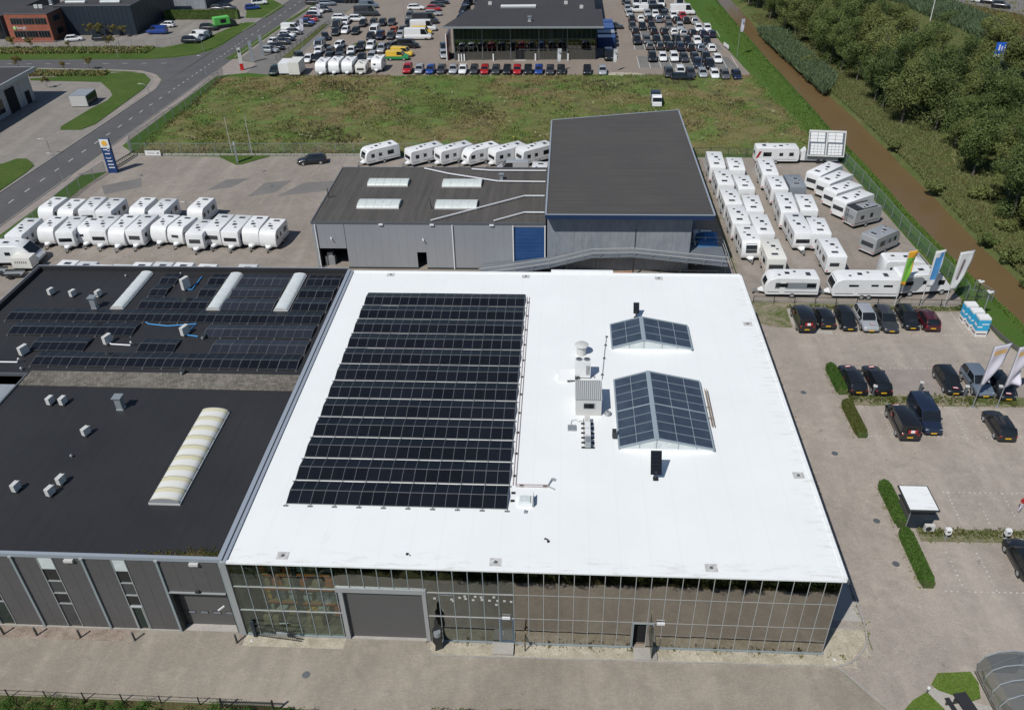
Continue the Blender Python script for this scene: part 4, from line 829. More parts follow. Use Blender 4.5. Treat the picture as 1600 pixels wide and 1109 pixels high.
for i, (a, c_) in enumerate(wins):
    L_ = posts[i] + .08; R_ = posts[i + 1] - .08 if i + 1 < len(posts) else -4.93
    seg(L_, a - .06); seg(c_ + .06, R_)
    door = i == 6
    MB().box(a - .06, .06, .0, a, .2, 7.3).box(c_, .06, .0, c_ + .06, .2, 7.3).build('window_jamb', 'alu', dark)
    MB().box(a, .09, 6.15, c_, .19, 7.3).build('light_panel', 'acrylic', dark)
    for z0, z1, mt_ in ((4.95, 6.1, 'glass_dark'), (3.7, 4.85, 'glass_grey'), (2.65, 3.6, 'glass_dark'), (.15, 2.5, 'glass_green' if i != 5 else 'glass_grey')):
        MB().box(a, .14, z0, c_, .17, z1).build('window_pane', mt_, dark); MB().box(a, .08, z1, c_, .19, z1 + .06 if z1 < 6 else z1 + .05).build('window_rail', 'alu', dark)
    if door: MB().box(a + .02, .04, .05, a + .1, .135, 2.5).box(c_ - .1, .04, .05, c_ - .02, .135, 2.5).box(a + .1, .04, 2.4, c_ - .1, .135, 2.5).build('door_frame', 'alu', dark)
seg(-4.77, -.64, 4.15)
MB().box(-46, .0, 0, -4.85, .09, .1).build('plinth', 'concrete', dark)
b = MB().box(-4.65, .75, 0, -.75, .85, 4.1).build('sectional_door', 'door_grey', dark)
for k in range(8): MB().box(-4.63, .71, .04 + k * .5, -.77, .75, .52 + k * .5).build('door_section', 'door_grey', b)
for k in range(4): w_ = MB().box(-4.35 + k * .92, .685, 1.22, -3.75 + k * .92, .709, 1.48).build('door_window', 'black_plastic', b); MB().box(-4.31 + k * .92, .675, 1.26, -3.79 + k * .92, .684, 1.44).build('pane', 'glass_pale', b)
MB().box(-4.85, .1, 0, -4.65, .85, 4.1).box(-.75, .1, 0, -.62, .85, 4.1).box(-4.85, .1, 4.05, -.62, .9, 4.14).build('door_reveal', 'steel_black', dark)
MB().box(-4.8, .0, 4.1, -.75, .12, 4.2).build('door_lintel', 'alu', dark); MB().box(-4.65, .12, .002, -.75, .7, .04).build('door_sill', 'concrete', dark)
for x in (-11.2, -2.6, -20.0): MB().box(x, -.12, 7.0, x + .62, .1, 7.2).build('overflow_box', 'white_dirty', dark)
b = MB(); b.bar((-.9, -.3, 3.35), (-1.3, -.55, 3.15), .09); b.build('flood_lamp', 'white_plastic', dark); MB().box(-2.8, -.1, 4.3, -2.55, .1, 4.45).build('door_sensor', 'black_plastic', dark)
# barrel roof lights
def barrel(label, x0, x1, y0, y1, z, h, nseg, mat, axis='y', group=None, rib='white_dirty'):
    r_ = thing('roof_light', label, 'roof light', (0, 0, 0), 0, group)
    def arc(y, ins=0.0, t=0.0):
        cx, hw = (x0 + x1) / 2, (x1 - x0) / 2 - ins; out = []
        for k in range(9):
            a_ = PI * k / 8; out.append((cx - hw * math.cos(a_), y, z + .16 + (h + t) * math.sin(a_) ** .8 if 0 < k < 8 else z + .16))
        return out
    def tr(p): return p if axis == 'y' else (p[1], p[0], p[2])
    L = (y1 - y0) / nseg
    for k in range(nseg):
        b = MB(); b.loft([[tr(p) for p in arc(y0 + k * L + .02)], [tr(p) for p in arc(y0 + (k + 1) * L - .02)]], cap=True)
        b.build('roof_light_pane', mat, r_, smooth=60)
    for k in range(nseg + 1):
        b = MB(); b.loft([[tr(p) for p in arc(y0 + k * L - .025, -.02, .025)], [tr(p) for p in arc(y0 + k * L + .025, -.02, .025)]], cap=True); b.build('rib', rib, r_)
    b = MB(); q = [(x0 - .05, y0 - .05), (x1 + .05, y1 + .05)]
    (b.box(q[0][0], q[0][1], z, q[1][0], q[1][1], z + .15) if axis == 'y' else b.box(q[0][1], q[0][0], z, q[1][1], q[1][0], z + .15)); b.build('upstand', 'white_dirty', r_)
    return r_
g_ = 'barrel roof lights on the black roof'
barrel('long yellowed barrel roof light nearest on the black roof', -7.6, -5.35, 5.45, 16.1, ZB, .42, 9, 'acrylic_old', group=g_, rib='alu')
barrel('left white barrel roof light at the back of the black roof', -22.85, -21.6, 32.2, 39.5, ZB, .26, 6, 'acrylic', group=g_)
barrel('middle white barrel roof light between the back solar rows', -13.1, -11.8, 32.2, 39.4, ZB, .26, 6, 'acrylic', group=g_)
barrel('right white barrel roof light nearest the white roof', -6.3, -4.95, 32.2, 39.4, ZB, .26, 6, 'acrylic', group=g_)
# outdoor units
def ac(label, x, y, z, w_=.34, d=.85, h=.62, rz=0.0, pipe=True, group='outdoor air conditioning units on the black roof'):
    r_ = thing('outdoor_unit', label, 'air conditioner', (x, y, z), rz, group)
    b = MB(); b.box(-d / 2, -w_ / 2, .12, d / 2, w_ / 2, .12 + h); b.build('casing', 'white_dirty', r_)
    MB().tube([(d * -.12, -w_ / 2 - .015, .12 + h / 2), (d * -.12, -w_ / 2, .12 + h / 2)], h * .4, 16).build('fan_grille', 'black_plastic', r_)
    for s_ in (-1, 1): MB().box(s_ * d * .35 - .05, -w_ * .8, 0, s_ * d * .35 + .05, w_ * .8, .12).build('foot', 'black_rubber', r_)
    if pipe: MB().tube([(-d / 2, 0, .3), (-d / 2 - .15, 0, .25), (-d / 2 - .2, 0, .55), (-d / 2 - .1, .0, .6)], .05, 6).build('pipe', 'white_dirty', r_)
    return r_
for i, (x, y, lb) in enumerate([(-30.4, 35.0, 'small outdoor unit nearest the left parapet of the black roof'), (-27.95, 34.7, 'second small outdoor unit from the left parapet'), (-25.25, 34.7, 'small outdoor unit right behind the metal vent shaft'),
        (-20.95, 16.9, 'left of the two outdoor units just below the stone strip'), (-19.85, 16.9, 'right of the two outdoor units just below the stone strip'), (-15.95, 13.0, 'lone outdoor unit left of the yellowed roof light'),
        (-18.1, 6.5, 'outdoor unit lowest at the left edge of the photo'), (-15.1, 7.35, 'upper one of the two close outdoor units near the front edge'), (-15.3, 6.15, 'lower one of the two close outdoor units near the front edge')]):
    ac(lb, x, y, ZB, w_=.36, d=.62, h=.62, rz=R(255 + random.uniform(-8, 8)))
ac('white outdoor unit beside the three-panel solar row at the left', -27.3, 24.2, ZB, .38, .85, .8, R(250), False); ac('white outdoor unit with white pipe between solar rows', -20.3, 26.2, ZB, .38, .85, .8, R(250), False)
ac('white outdoor unit feeding the blue conduit', -13.55, 27.85, ZB, .38, .85, .85, R(250), False); ac('tall white outdoor unit near the back parapet with blue conduit', -16.75, 36.4, ZB, .4, .9, 1.25, R(245), False)
def pipe(label, pts, r_, mat, cat='pipe', nm='pipe'): return tag(MB().tube(pts, r_, 7).build(nm, mat, smooth=50), label, cat)
pipe('white pipe leading right from the unit between solar rows', [(-20.3, 26.2, ZB + .12), (-19.9, 25.95, ZB + .1), (-18.0, 25.8, ZB + .1), (-17.9, 25.8, ZB + .5), (-17.75, 25.6, ZB + .5)], .07, 'pipe_white')
pipe('white pipe entering from the left edge above the grey roof', [(-34.0, 22.75, ZB + .1), (-27.2, 22.8, ZB + .1), (-27.0, 22.8, ZB + .5), (-26.85, 22.7, ZB + .5)], .07, 'pipe_white')
pipe('blue conduit zigzagging on the black roof', [(-18.1, 29.55, ZB + .3), (-17.8, 29.5, ZB + .12), (-15.85, 29.2, ZB + .1), (-13.15, 29.65, ZB + .1), (-13.6, 27.75, ZB + .1), (-12.2, 27.45, ZB + .1)], .06, 'pipe_blue', 'conduit', 'conduit')
pipe('short blue conduit behind the tall outdoor unit', [(-16.5, 36.2, ZB + .1), (-16.1, 36.25, ZB + .1), (-16.05, 38.95, ZB + .1)], .06, 'pipe_blue', 'conduit', 'conduit')
def shaft(label, x, y, z, w_, h, cap=.12):
    r_ = thing('vent_shaft', label, 'vent', (x, y, z)); MB().loft([[(-w_ * 1.2, -w_ * 1.2, 0), (w_ * 1.2, -w_ * 1.2, 0), (w_ * 1.2, w_ * 1.2, 0), (-w_ * 1.2, w_ * 1.2, 0)], [(-w_, -w_, .15), (w_, -w_, .15), (w_, w_, .15), (-w_, w_, .15)], [(-w_, -w_, h), (w_, -w_, h), (w_, w_, h), (-w_, w_, h)]]).build('duct', 'galv', r_)
    MB().box(-w_ - cap, -w_ - cap, h + .04, w_ + cap, w_ + cap, h + .12).build('cap', 'galv', r_)
shaft('galvanised vent shaft beside the third outdoor unit', -24.6, 32.5, ZB, .26, 1.2); shaft('galvanised vent shaft standing below the stone strip', -14.7, 16.5, ZB, .26, 1.15)
def smallvent(label, x, y, z, s_=1.0, mat='galv'):
    r_ = thing('roof_vent', label, 'vent', (x, y, z)); MB().cyl(0, 0, 0, .2 * s_, .06 * s_, 8).build('stub', mat, r_); MB().cyl(0, 0, .2 * s_, .3 * s_, .12 * s_, 10, r2=.05 * s_).build('hood', mat, r_)
smallvent('tiny pale roof vent alone in the middle of the black roof', -15.85, 10.3, ZB); smallvent('pale roof vent near the back parapet of the black roof', -24.3, 38.9, ZB); smallvent('small vent left of the nearest long solar row', -26.2, 21.7, ZB, 1.2)
smallvent('tiny pale vent at the back parapet left of the dark mat', -18.6, 39.6, ZB, .8)
for x, y, lb in ((-11.4, 21.6, 'black box vent on the edge of the stone strip'), (-11.6, 27.3, 'black box vent at the end of the blue conduit')):
    r_ = thing('box_vent', lb, 'vent', (x, y, ZB)); MB().box(-.25, -.2, 0, .25, .2, .35).build('body', 'steel_black', r_); MB().box(-.1, -.36, .12, .1, -.2, .3).build('outlet', 'galv', r_)
tag(MB().box(-17.6, 39.0, ZB + .004, -12.9, 39.7, ZB + .03).build('roof_mat', 'black_rubber'), 'dark rubber mat by the back parapet', 'mat')

# ------------------------------------------------------------ things on the white roof
def gable_light(label, X0, X1, Y0_, Y1_, xr, zr, nrows, groups):
    r_ = thing('glass_roof_light', label, 'skylight', (0, 0, 0), 0, 'gabled skylights on the white roof')
    z0 = ZR + .28
    MB().box(X0 + .05, Y0_ + .05, ZR, X1 - .05, Y1_ - .05, z0).build('upstand', 'roof_white', r_)
    for nc, xa, xb in ((2, X0, xr - .16), (3, X1, xr + .16)):
        sl_ = (zr - z0) / (xr - xa if xa < xr else xa - xr)
        zf = lambda x: z0 + abs(x - xa) * (zr - z0) / abs(xr - xa)
        gap = (Y1_ - Y0_) / nrows
        for i in range(nc):
            for j in range(nrows):
                xs_ = sorted((xa + (xb - xa) * i / nc, xa + (xb - xa) * (i + 1) / nc)); ya, yb = Y0_ + j * gap + .03, Y0_ + (j + 1) * gap - .03
                x0_, x1_ = xs_[0] + .03, xs_[1] - .03
                b = MB(); b.add([(x0_, ya, zf(x0_) + .02), (x1_, ya, zf(x1_) + .02), (x1_, yb, zf(x1_) + .02), (x0_, yb, zf(x0_) + .02), (x0_, ya, zf(x0_)), (x1_, ya, zf(x1_)), (x1_, yb, zf(x1_)), (x0_, yb, zf(x0_))],
                               [(0, 1, 2, 3), (7, 6, 5, 4), (0, 4, 5, 1), (1, 5, 6, 2), (2, 6, 7, 3), (3, 7, 4, 0)])
                b.build('pane', 'glass_blue', r_)
        for i in range(nc + 1):
            x = xa + (xb - xa) * i / nc; MB().bar((x, Y0_ - .03, zf(x) + .02), (x, Y1_ + .03, zf(x) + .02), .04, .05).build('glazing_bar', 'skylight_frame', r_)
        b = MB()
        for j in range(1, nrows):
            y = Y0_ + j * gap; w_ = .1 if j in groups else .024; b.bar((xa, y, z0 + .025), (xb, y, zf(xb) + .025), w_, .04 if w_ < .05 else .08)
        b.build('cross_bars', 'skylight_frame', r_)
        for y in (Y0_, Y1_): MB().bar((xa, y, z0 + .03), (xb, y, zf(xb) + .03), .12, .1).build('verge', 'skylight_frame', r_)
        MB().bar((xa, Y0_ - .06, z0 - .02), (xa, Y1_ + .06, z0 - .02), .12, .12).build('gutter', 'skylight_frame', r_)
    b = MB(); b.loft([[(xr - .2, y, zr - .02), (xr - .14, y, zr + .06), (xr + .14, y, zr + .06), (xr + .2, y, zr - .02)] for y in (Y0_ - .08, Y1_ + .08)]); b.build('ridge_cap', 'skylight_frame', r_)
    for y in (Y0_ + .02, Y1_ - .02):
        xs_ = [X0, X0 + (xr - X0) * .55, xr, xr + (X1 - xr) * .38, xr + (X1 - xr) * .7, X1]
        zs_ = [z0 + (zr - z0) * (1 - abs(x - xr) / ((xr - X0) if x < xr else (X1 - xr))) for x in xs_]
        for k in range(5):
            MB().add([(xs_[k], y, z0), (xs_[k + 1], y, z0), (xs_[k + 1], y, zs_[k + 1] - .02), (xs_[k], y, zs_[k] - .02), (xs_[k], y + .03, z0), (xs_[k + 1], y + .03, z0), (xs_[k + 1], y + .03, zs_[k + 1] - .02), (xs_[k], y + .03, zs_[k] - .02)],
                     [(0, 1, 2, 3), (7, 6, 5, 4), (0, 4, 5, 1), (1, 5, 6, 2), (2, 6, 7, 3), (3, 7, 4, 0)]).build('gable_panel', 'acrylic', r_)
        for x, z in list(zip(xs_, zs_))[1:-1]: MB().box(x - .025, y - .03, z0, x + .025, y + .06, z - .05).build('gable_bar', 'alu_frame', r_)
    return r_
gable_light('larger gabled glass skylight, lower one on the white roof', 26.45, 33.6, 12.15, 20.9, 29.25, 8.62, 8, (4,))
gable_light('smaller gabled glass skylight, upper one on the white roof', 26.5, 33.6, 25.85, 29.7, 29.3, 8.55, 3, ())
def sensor(label, x, y, w_, h, tilt, nm='solar_lamp'):
    r_ = thing(nm, label, 'solar module', (x, y, ZR)); MB().box(-.18, -.15, 0, .18, .15, .12).build('foot', 'black_rubber', r_); MB().cyl(0, 0, .1, .8, .07, 8).build('pole', 'black_plastic', r_)
    b = MB(); dx = math.cos(tilt) * w_ / 2; dz = math.sin(tilt) * w_ / 2
    b.add([(-w_ / 2, -.1, .55), (w_ / 2, -.1, .55), (w_ / 2, h * .55, .6 + h * .8), (-w_ / 2, h * .55, .6 + h * .8), (-w_ / 2, -.05, .52), (w_ / 2, -.05, .52), (w_ / 2, h * .55 + .05, .57 + h * .8), (-w_ / 2, h * .55 + .05, .57 + h * .8)], [(0, 1, 2, 3), (7, 6, 5, 4), (0, 4, 5, 1), (1, 5, 6, 2), (2, 6, 7, 3), (3, 7, 4, 0)])
    b.build('module', 'solar_cell', r_)
sensor('black tilted module standing behind the upper skylight', 29.0, 31.4, .55, 1.0, 0); sensor('black tilted module standing below the larger skylight', 28.95, 9.0, .8, 1.7, 0)
r_ = thing('wall_box', 'small black box on the left foot of the larger skylight', 'box', (26.15, 13.6, ZR)); MB().box(-.16, -.2, .15, .16, .25, .75).build('casing', 'black_plastic', r_); MB().box(-.05, -.05, 0, .05, .05, .15).build('post', 'galv', r_)
MBv = thing('mushroom_vent', 'white mushroom vent with round hood above the heat pump', 'vent', (23.75, 25.2, ZR)); MB().cyl(0, 0, 0, .95, .42, 20).build('drum', 'white_dirty', MBv, smooth=50); MB().cyl(0, 0, .97, 1.1, .62, 24, r2=.45).build('hood', 'white_dirty', MBv, smooth=40)
hp = thing('heat_pump', 'tall white heat pump with two round fans beside the grey cabin', 'air conditioner', (23.8, 21.75, ZR)); MB().box(-.66, -.38, .15, .66, .38, 1.75).build('casing', 'white_plastic', hp)
for s_ in (-.33, .33): f = MB().cyl(s_, 0, 1.75, 1.84, .27, 20).build('fan_ring', 'alu', hp, smooth=50); MB().cyl(s_, 0, 1.842, 1.86, .22, 18).build('fan_guard', 'alu_dark', f)
b = MB()
for i in range(4):
    for j in range(8): b.box(.3 + i * .08, -.392, .45 + j * .12, .35 + i * .08, -.381, .53 + j * .12)
b.build('grille', 'black_plastic', hp); b = MB(); [b.box(x, -.3, 0, x + .12, .3, .15) for x in (-.6, .45)]; b.build('foot', 'black_rubber', hp)
MB().tube([(-.4, -.42, .3), (-.6, -.5, .15), (-1.0, -.6, .12)], .06, 6).tube([(-.3, -.42, .3), (-.5, -.8, .12), (-1.3, -.9, .12)], .06, 6).tube([(.9, -.2, .4), (1.0, -.3, .1)], .03, 5).build('pipe', 'black_plastic', hp)
wp = thing('white_housing', 'low white duct housing left of the heat pump', 'housing', (22.45, 21.5, ZR)); MB().loft([[(-.75, -.6, 0), (.75, -.6, 0), (.75, .6, 0), (-.75, .6, 0)], [(-.7, -.55, .3), (.7, -.55, .3), (.7, .45, .6), (-.7, .45, .6)]]).build('cover', 'white_plastic', wp); MB().cyl(.1, 1.0, 0, .12, .05, 8).build('stub', 'galv', wp)
cb = thing('roof_cabin', 'small grey cabin with ribbed roof on the white roof', 'cabin', (24.2, 16.35, ZR))
MB().box(-1.03, 0, 0, 1.03, 2.45, 1.62).build('wall', 'white_dirty', cb)
rf = MB().box(-1.08, -.06, 1.62, 1.08, 2.55, 1.68).build('roof', 'galv', cb)
for k in range(14): MB().box(-1.05 + k * .155, -.05, 1.68, -.98 + k * .155, 2.54, 1.73).build('roof_rib', 'white_dirty', rf)
w_ = MB().box(-.42, -.05, .75, .5, 0, 1.3).build('window', 'alu', cb); MB().box(-.38, -.07, .8, .44, -.05, 1.25).build('pane', 'glass_dark', w_)
vc = thing('coiled_hose', 'tangled silver hose beside the grey cabin', 'hose', (25.75, 16.5, ZR)); b = MB(); b.tube([(.28 * math.cos(a / 4) * (1 - a / 160), .28 * math.sin(a / 4) * (1 - a / 160), .08 + a * .004) for a in range(70)], .05, 5); b.build('coil', 'alu', vc)
rk = thing('condenser_rack', 'row of small white condensers on black feet below the cabin', 'air conditioner', (24.1, 12.3, ZR))
for yy_, h_, mt_ in ((.3, .55, 'galv'), (1.15, .6, 'white_plastic'), (2.05, .6, 'white_plastic'), (2.9, .5, 'white_dirty')): MB().box(-.22, yy_ - .35, .12, .2, yy_ + .35, .12 + h_).build('condenser', mt_, rk)
for k in range(6): MB().box(-.5, k * .58, 0, .5, k * .58 + .12, .1).build('foot', 'black_rubber', rk)
MB().tube([(-.3, 0, .35), (-.3, 3.2, .35)], .03, 5).build('pipe', 'black_plastic', rk)
tag(MB().box(22.55, 14.35, ZR + .03, 23.2, 15.0, ZR + .12).box(22.6, 14.4, ZR, 22.7, 14.95, ZR + .03).box(23.05, 14.4, ZR, 23.15, 14.95, ZR + .03).build('roof_plate', 'galv'), 'square grey metal plate left of the condensers', 'plate')
pipe('thin looped cable between metal plate and condensers', [(22.8, 15.1, ZR + .05), (22.85, 15.6, ZR + .05), (23.2, 15.75, ZR + .05), (23.4, 15.5, ZR + .05), (23.7, 15.6, ZR + .05), (23.9, 15.2, ZR + .1)], .025, 'alu', 'cable', 'cable')
def tray(label, pts, w_, mat, feet):
    r_ = thing('cable_tray', label, 'cable tray', (0, 0, 0)); b = MB()
    for p, q in zip(pts, pts[1:]):
        d = (Vector(q) - Vector(p)).normalized(); n_ = Vector((-d.y, d.x, 0)) * w_ / 2; z = Vector((0, 0, ZR + .1)); p_, q_ = Vector((*p[:2], 0)), Vector((*q[:2], 0))
        for s_ in (-1, 1): b.bar(p_ + n_ * s_ + z, q_ + n_ * s_ + z, .035, .05)
    b.build('side_rail', mat, r_)
    for x, y in feet: MB().box(x - .14, y - .09, ZR, x + .14, y + .09, ZR + .07).build('foot', 'black_rubber', r_)
tray('long cable tray along the right side of the solar array', [(18.62, 35.0, 0), (18.66, 7.95, 0)], .2, 'pink_pipe', [(18.62, 6.4), (18.64, 7.2)] + [(18.64, 9 + 2.5 * k) for k in range(11)])
tray('short cable tray running right from the array corner', [(18.75, 7.95, 0), (21.2, 7.95, 0)], .2, 'pink_pipe', [(19.2, 7.95), (20.9, 7.95)])
pipe('split corrugated hose ends beyond the short cable tray', [(21.5, 8.45, ZR + .15), (21.6, 8.6, ZR + .25), (21.4, 8.65, ZR + .2), (21.2, 8.2, ZR + .1), (21.1, 7.95, ZR + .1), (21.3, 7.8, ZR + .1), (21.6, 7.65, ZR + .06)], .05, 'alu', 'hose', 'hose')
pipe('thin cable line from above the cabin to the upper skylight', [(26.1, 28.1, ZR + .08), (25.85, 25.8, ZR + .08), (25.45, 21.3, ZR + .08)], .03, 'alu', 'cable', 'cable')
for x, y, od in ((26.1, 28.0, 'topmost'), (25.95, 26.6, 'second from top'), (25.75, 24.5, 'third from top'), (25.5, 22.0, 'lowest')): tag(MB().box(x - .1, y - .07, ZR, x + .1, y + .07, ZR + .09).box(x - .03, y - .05, ZR + .09, x + .03, y + .05, ZR + .12).build('rubber_block', 'black_rubber'), od + ' small rubber block under the thin cable line by the cabin', 'block', 'rubber blocks of the thin cable line')
r_ = thing('ladder', 'long grey ladder lying beside the larger skylight', 'ladder', (0, 0, 0)); b = MB()
for dx in (-.07, .1): b.bar((33.95 + dx, 19.75, ZR + .35), (33.9 + dx, 14.9, ZR + .35), .05, .08).build('stile', 'pine', r_); b = MB()
MB().bar((33.6, 17.4, ZR + .3), (34.1, 17.4, ZR + .3), .05).bar((33.6, 16.0, ZR + .3), (34.1, 16.0, ZR + .3), .05).build('bracket', 'alu_dark', r_)
r_ = thing('roof_hatch', 'pale blue domed roof hatch below the cable tray', 'hatch', (19.55, 6.35, ZR)); MB().box(-.52, -.5, 0, .52, .5, .22).build('upstand', 'roof_white', r_); MB().loft([[(-.42, -.4, .22), (.42, -.4, .22), (.42, .4, .22), (-.42, .4, .22)], [(-.34, -.32, .34), (.34, -.32, .34), (.34, .32, .34), (-.34, .32, .34)]]).build('dome', 'acrylic', r_); MB().box(.56, -.55, 0, .6, .45, .5).build('grab_rail', 'alu', r_)
tag(MB().cyl(19.6, 5.3, ZR, ZR + .18, .1, 10).box(19.48, 5.2, ZR, 19.72, 5.4, ZR + .03).build('roof_outlet', 'galv'), 'small grey stub below the roof hatch', 'vent'); tag(MB().tube([(21.0, 2.85, ZR + .02), (21.05, 2.8, ZR + .12), (21.2, 2.7, ZR + .1), (21.25, 2.65, ZR + .02)], .06, 6).cyl(21.25, 2.62, ZR, ZR + .05, .1, 8).build('pipe_elbow', 'black_plastic'), 'small black pipe elbow alone on the white roof', 'pipe')
tag(MB().cyl(11.9, 1.15, ZR, ZR + .07, .1, 8).cyl(12.1, 1.05, ZR, ZR + .04, .05, 6).build('roof_outlet', 'black_plastic'), 'tiny black outlet near the front roof edge above the roller door', 'vent')
for x, y, lb in ((3.6, .72, 'roof drain at the front left corner of the white roof'), (17.83, .7, 'roof drain in the middle of the front edge'), (31.84, .75, 'roof drain at the right part of the front edge'), (39.4, 9.8, 'roof drain on the right edge, lower one'),
                 (39.35, 30.6, 'roof drain on the right edge, upper one'), (4.05, 39.4, 'roof drain at the back left corner'), (18.2, 39.3, 'roof drain in the middle of the back edge'), (31.85, 39.2, 'roof drain at the right part of the back edge')):
    r_ = thing('roof_drain', lb + (' of the white roof' if 'white roof' not in lb else ''), 'drain', (x, y, ZR), 0, 'roof drains of the white roof'); MB().box(-.4, -.34, 0, .4, .34, .008).build('collar', 'drain_collar', r_); MB().cyl(0, 0, .008, .09, .13, 12, r2=.08).build('leaf_guard', 'alu_dark', r_, smooth=50)

# ------------------------------------------------------------ the grey workshop and the taller hall
ws = thing('grey_workshop', 'low silver grey workshop with four roof lights and open doors', 'building', (0, 0, 0)); ZW = 6.2
MB().box(-8.4, 54.5, 6.0, 19.9, 71.6, ZW).build('roof', 'roof_grey_streak', ws)
MB().box(-8.55, 54.35, 6.05, 19.9, 54.5, 6.32).box(-8.55, 54.5, 6.05, -8.4, 71.6, 6.3).build('roof_edge', 'alu_dark', ws); MB().box(-8.55, 71.6, 6.0, 19.9, 71.8, 6.36).build('back_parapet', 'alu_dark', ws)
MB().box(-8.5, 54.6, 0, -8.3, 71.6, 6.0).box(-8.5, 71.4, 0, 19.9, 71.6, 6.0).build('wall', 'panel_silver', ws)
def wallrun(root, x0, x1, z0, z1, y=54.4, mat='panel_silver', step=1.15):
    n_ = max(1, round((x1 - x0) / step)); w_ = (x1 - x0) / n_
    for k in range(n_): MB().box(x0 + k * w_ + .004, y, z0, x0 + (k + 1) * w_ - .004, y + .14 + .002 * (k % 3), z1).build('wall_panel', mat, root)
wallrun(ws, -8.5, -8.2, .2, 6.05, step=.3); wallrun(ws, -8.2, -4.55, 2.75, 6.05); wallrun(ws, -4.5, 4.15, .2, 6.05); wallrun(ws, 4.15, 5.3, 2.3, 6.05); wallrun(ws, 5.3, 16.05, .2, 6.05); wallrun(ws, 16.1, 19.8, 5.75, 6.05)
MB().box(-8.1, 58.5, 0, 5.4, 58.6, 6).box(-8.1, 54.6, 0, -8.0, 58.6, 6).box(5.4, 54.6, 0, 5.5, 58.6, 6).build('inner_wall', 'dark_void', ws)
MB().box(-4.55, 54.33, 0, 4.15, 54.42, .2).box(5.3, 54.33, 0, 16, 54.42, .2).build('plinth', 'steel_black', ws)
for x in (-8.05, 8.7, 16.02, 19.85): MB().tube([(x, 54.28, .1), (x, 54.28, 6.0)], .08, 8).build('downpipe', 'pipe_white', ws)
d_ = MB().box(16.1, 54.48, 0, 19.78, 54.55, 5.7).build('blue_door', 'blue_door', ws)
for k in range(11): MB().box(16.12, 54.44, .03 + k * .515, 19.76, 54.48, .52 + k * .515).build('door_slat', 'blue_door', d_)
for x in (-.2, 6.0, 13.2): MB().box(x, 54.2, 5.95, x + .5, 54.36, 6.12).build('overflow_box', 'pipe_white', ws)
for x, z in ((-6.3, 4.3), (5.0, 4.2)): MB().bar((x, 54.3, z), (x + .12, 54.0, z - .2), .1).build('wall_lamp', 'pipe_white', ws)
tag(MB().box(-.8, -.4, 0, .4, .4, 1.2).box(-.5, -.3, 1.2, .2, .3, 1.7).build('workshop_bin', 'galv', None, loc=(-6.9, 55.6, 0)), 'grey bin just inside the open workshop gateway', 'bin')
g_ = 'roof lights on the grey workshop'
for x0, x1, y0, y1, lb in ((-3.75, 1.55, 65.4, 67.6, 'upper left roof light of the grey workshop'), (-3.7, 1.55, 58.4, 60.9, 'lower left roof light of the grey workshop'), (6.15, 11.25, 65.2, 67.5, 'upper right roof light of the grey workshop'), (6.1, 11.25, 58.4, 60.8, 'lower right roof light of the grey workshop')):
    barrel(lb, y0, y1, x0, x1, ZW, .3, 5, 'acrylic_green', axis='x', group=g_, rib='white_dirty')
def raised(label, pts): 
    r_ = thing('roof_pipe', label, 'pipe', (0, 0, 0)); b = MB()
    for p, q in zip(pts, pts[1:]): b.bar((*p, ZW + .25), (*q, ZW + .25), .13, .12)
    b.build('duct', 'pipe_white', r_)
    for p, q in zip(pts, pts[1:]):
        n_ = max(1, int((Vector(q) - Vector(p)).length / 2.6))
        for k in range(n_): x = p[0] + (q[0] - p[0]) * (k + .5) / n_; y = p[1] + (q[1] - p[1]) * (k + .5) / n_; MB().box(x - .08, y - .15, ZW, x + .08, y + .15, ZW + .18).build('support', 'alu_dark', r_)
raised('white pipe from the back edge down past the upper roof lights', [(3.0, 71.2), (6.4, 69.4), (11.2, 67.6), (13.4, 66.8), (19.6, 66.65)]); raised('white pipe along the back edge of the workshop roof', [(9.5, 71.0), (12.2, 70.5), (19.6, 70.45)])
raised('longer white pipe slanting from the front roof edge', [(6.1, 54.7), (17.1, 62.1), (19.6, 62.1)]); raised('shorter white pipe slanting from the front edge near the blue door', [(13.7, 54.7), (17.3, 57.15), (19.7, 57.15)])
shaft('small grey vent on the workshop roof by the back pipes', 13.75, 67.9, ZW, .2, .7)
for x, y, lb in ((5.7, 58.5, 'thin bent flue between the lower roof lights'), (-7.95, 61.7, 'thin bent flue at the left edge of the workshop roof')):
    r_ = thing('flue', lb, 'flue', (x, y, ZW)); MB().tube([(0, 0, 0), (-.15, 0, 1.0), (-.12, .1, 1.3)], .06, 6).build('stack', 'steel_black', r_); MB().tube([(0, 0, .1), (.8, .25, .08)], .03, 5).build('stay', 'steel_black', r_)
th = thing('tall_hall', 'taller hall with slanted dark grey roof and blue edge', 'building', (0, 0, 0)); ZT = 8.0
poly = [(19.95, 53.05), (39.45, 53.1), (39.3, 90.8), (20.1, 86.2)]
MB().prism(poly, ZT - .35, ZT - .02).build('roof', 'roof_grey_hall', th)
def off(p, d): return p
b = MB(); P4 = [Vector((*p, 0)) for p in poly]
for p, q in zip(P4, P4[1:] + P4[:1]): b.bar(p + Vector((0, 0, ZT - .25)), q + Vector((0, 0, ZT - .25)), .16, .55)
b.build('roof_edge', 'blue_trim', th)
b = MB()
for p, q in zip(P4, P4[1:] + P4[:1]): b.bar(p + Vector((0, 0, ZT + .05)), q + Vector((0, 0, ZT + .05)), .2, .05)
b.build('edge_cap', 'zinc_cap', th)
wallrun(th, 20.1, 37.2, .1, ZT - .4, y=54.45, mat='panel_silver_dull', step=1.05)
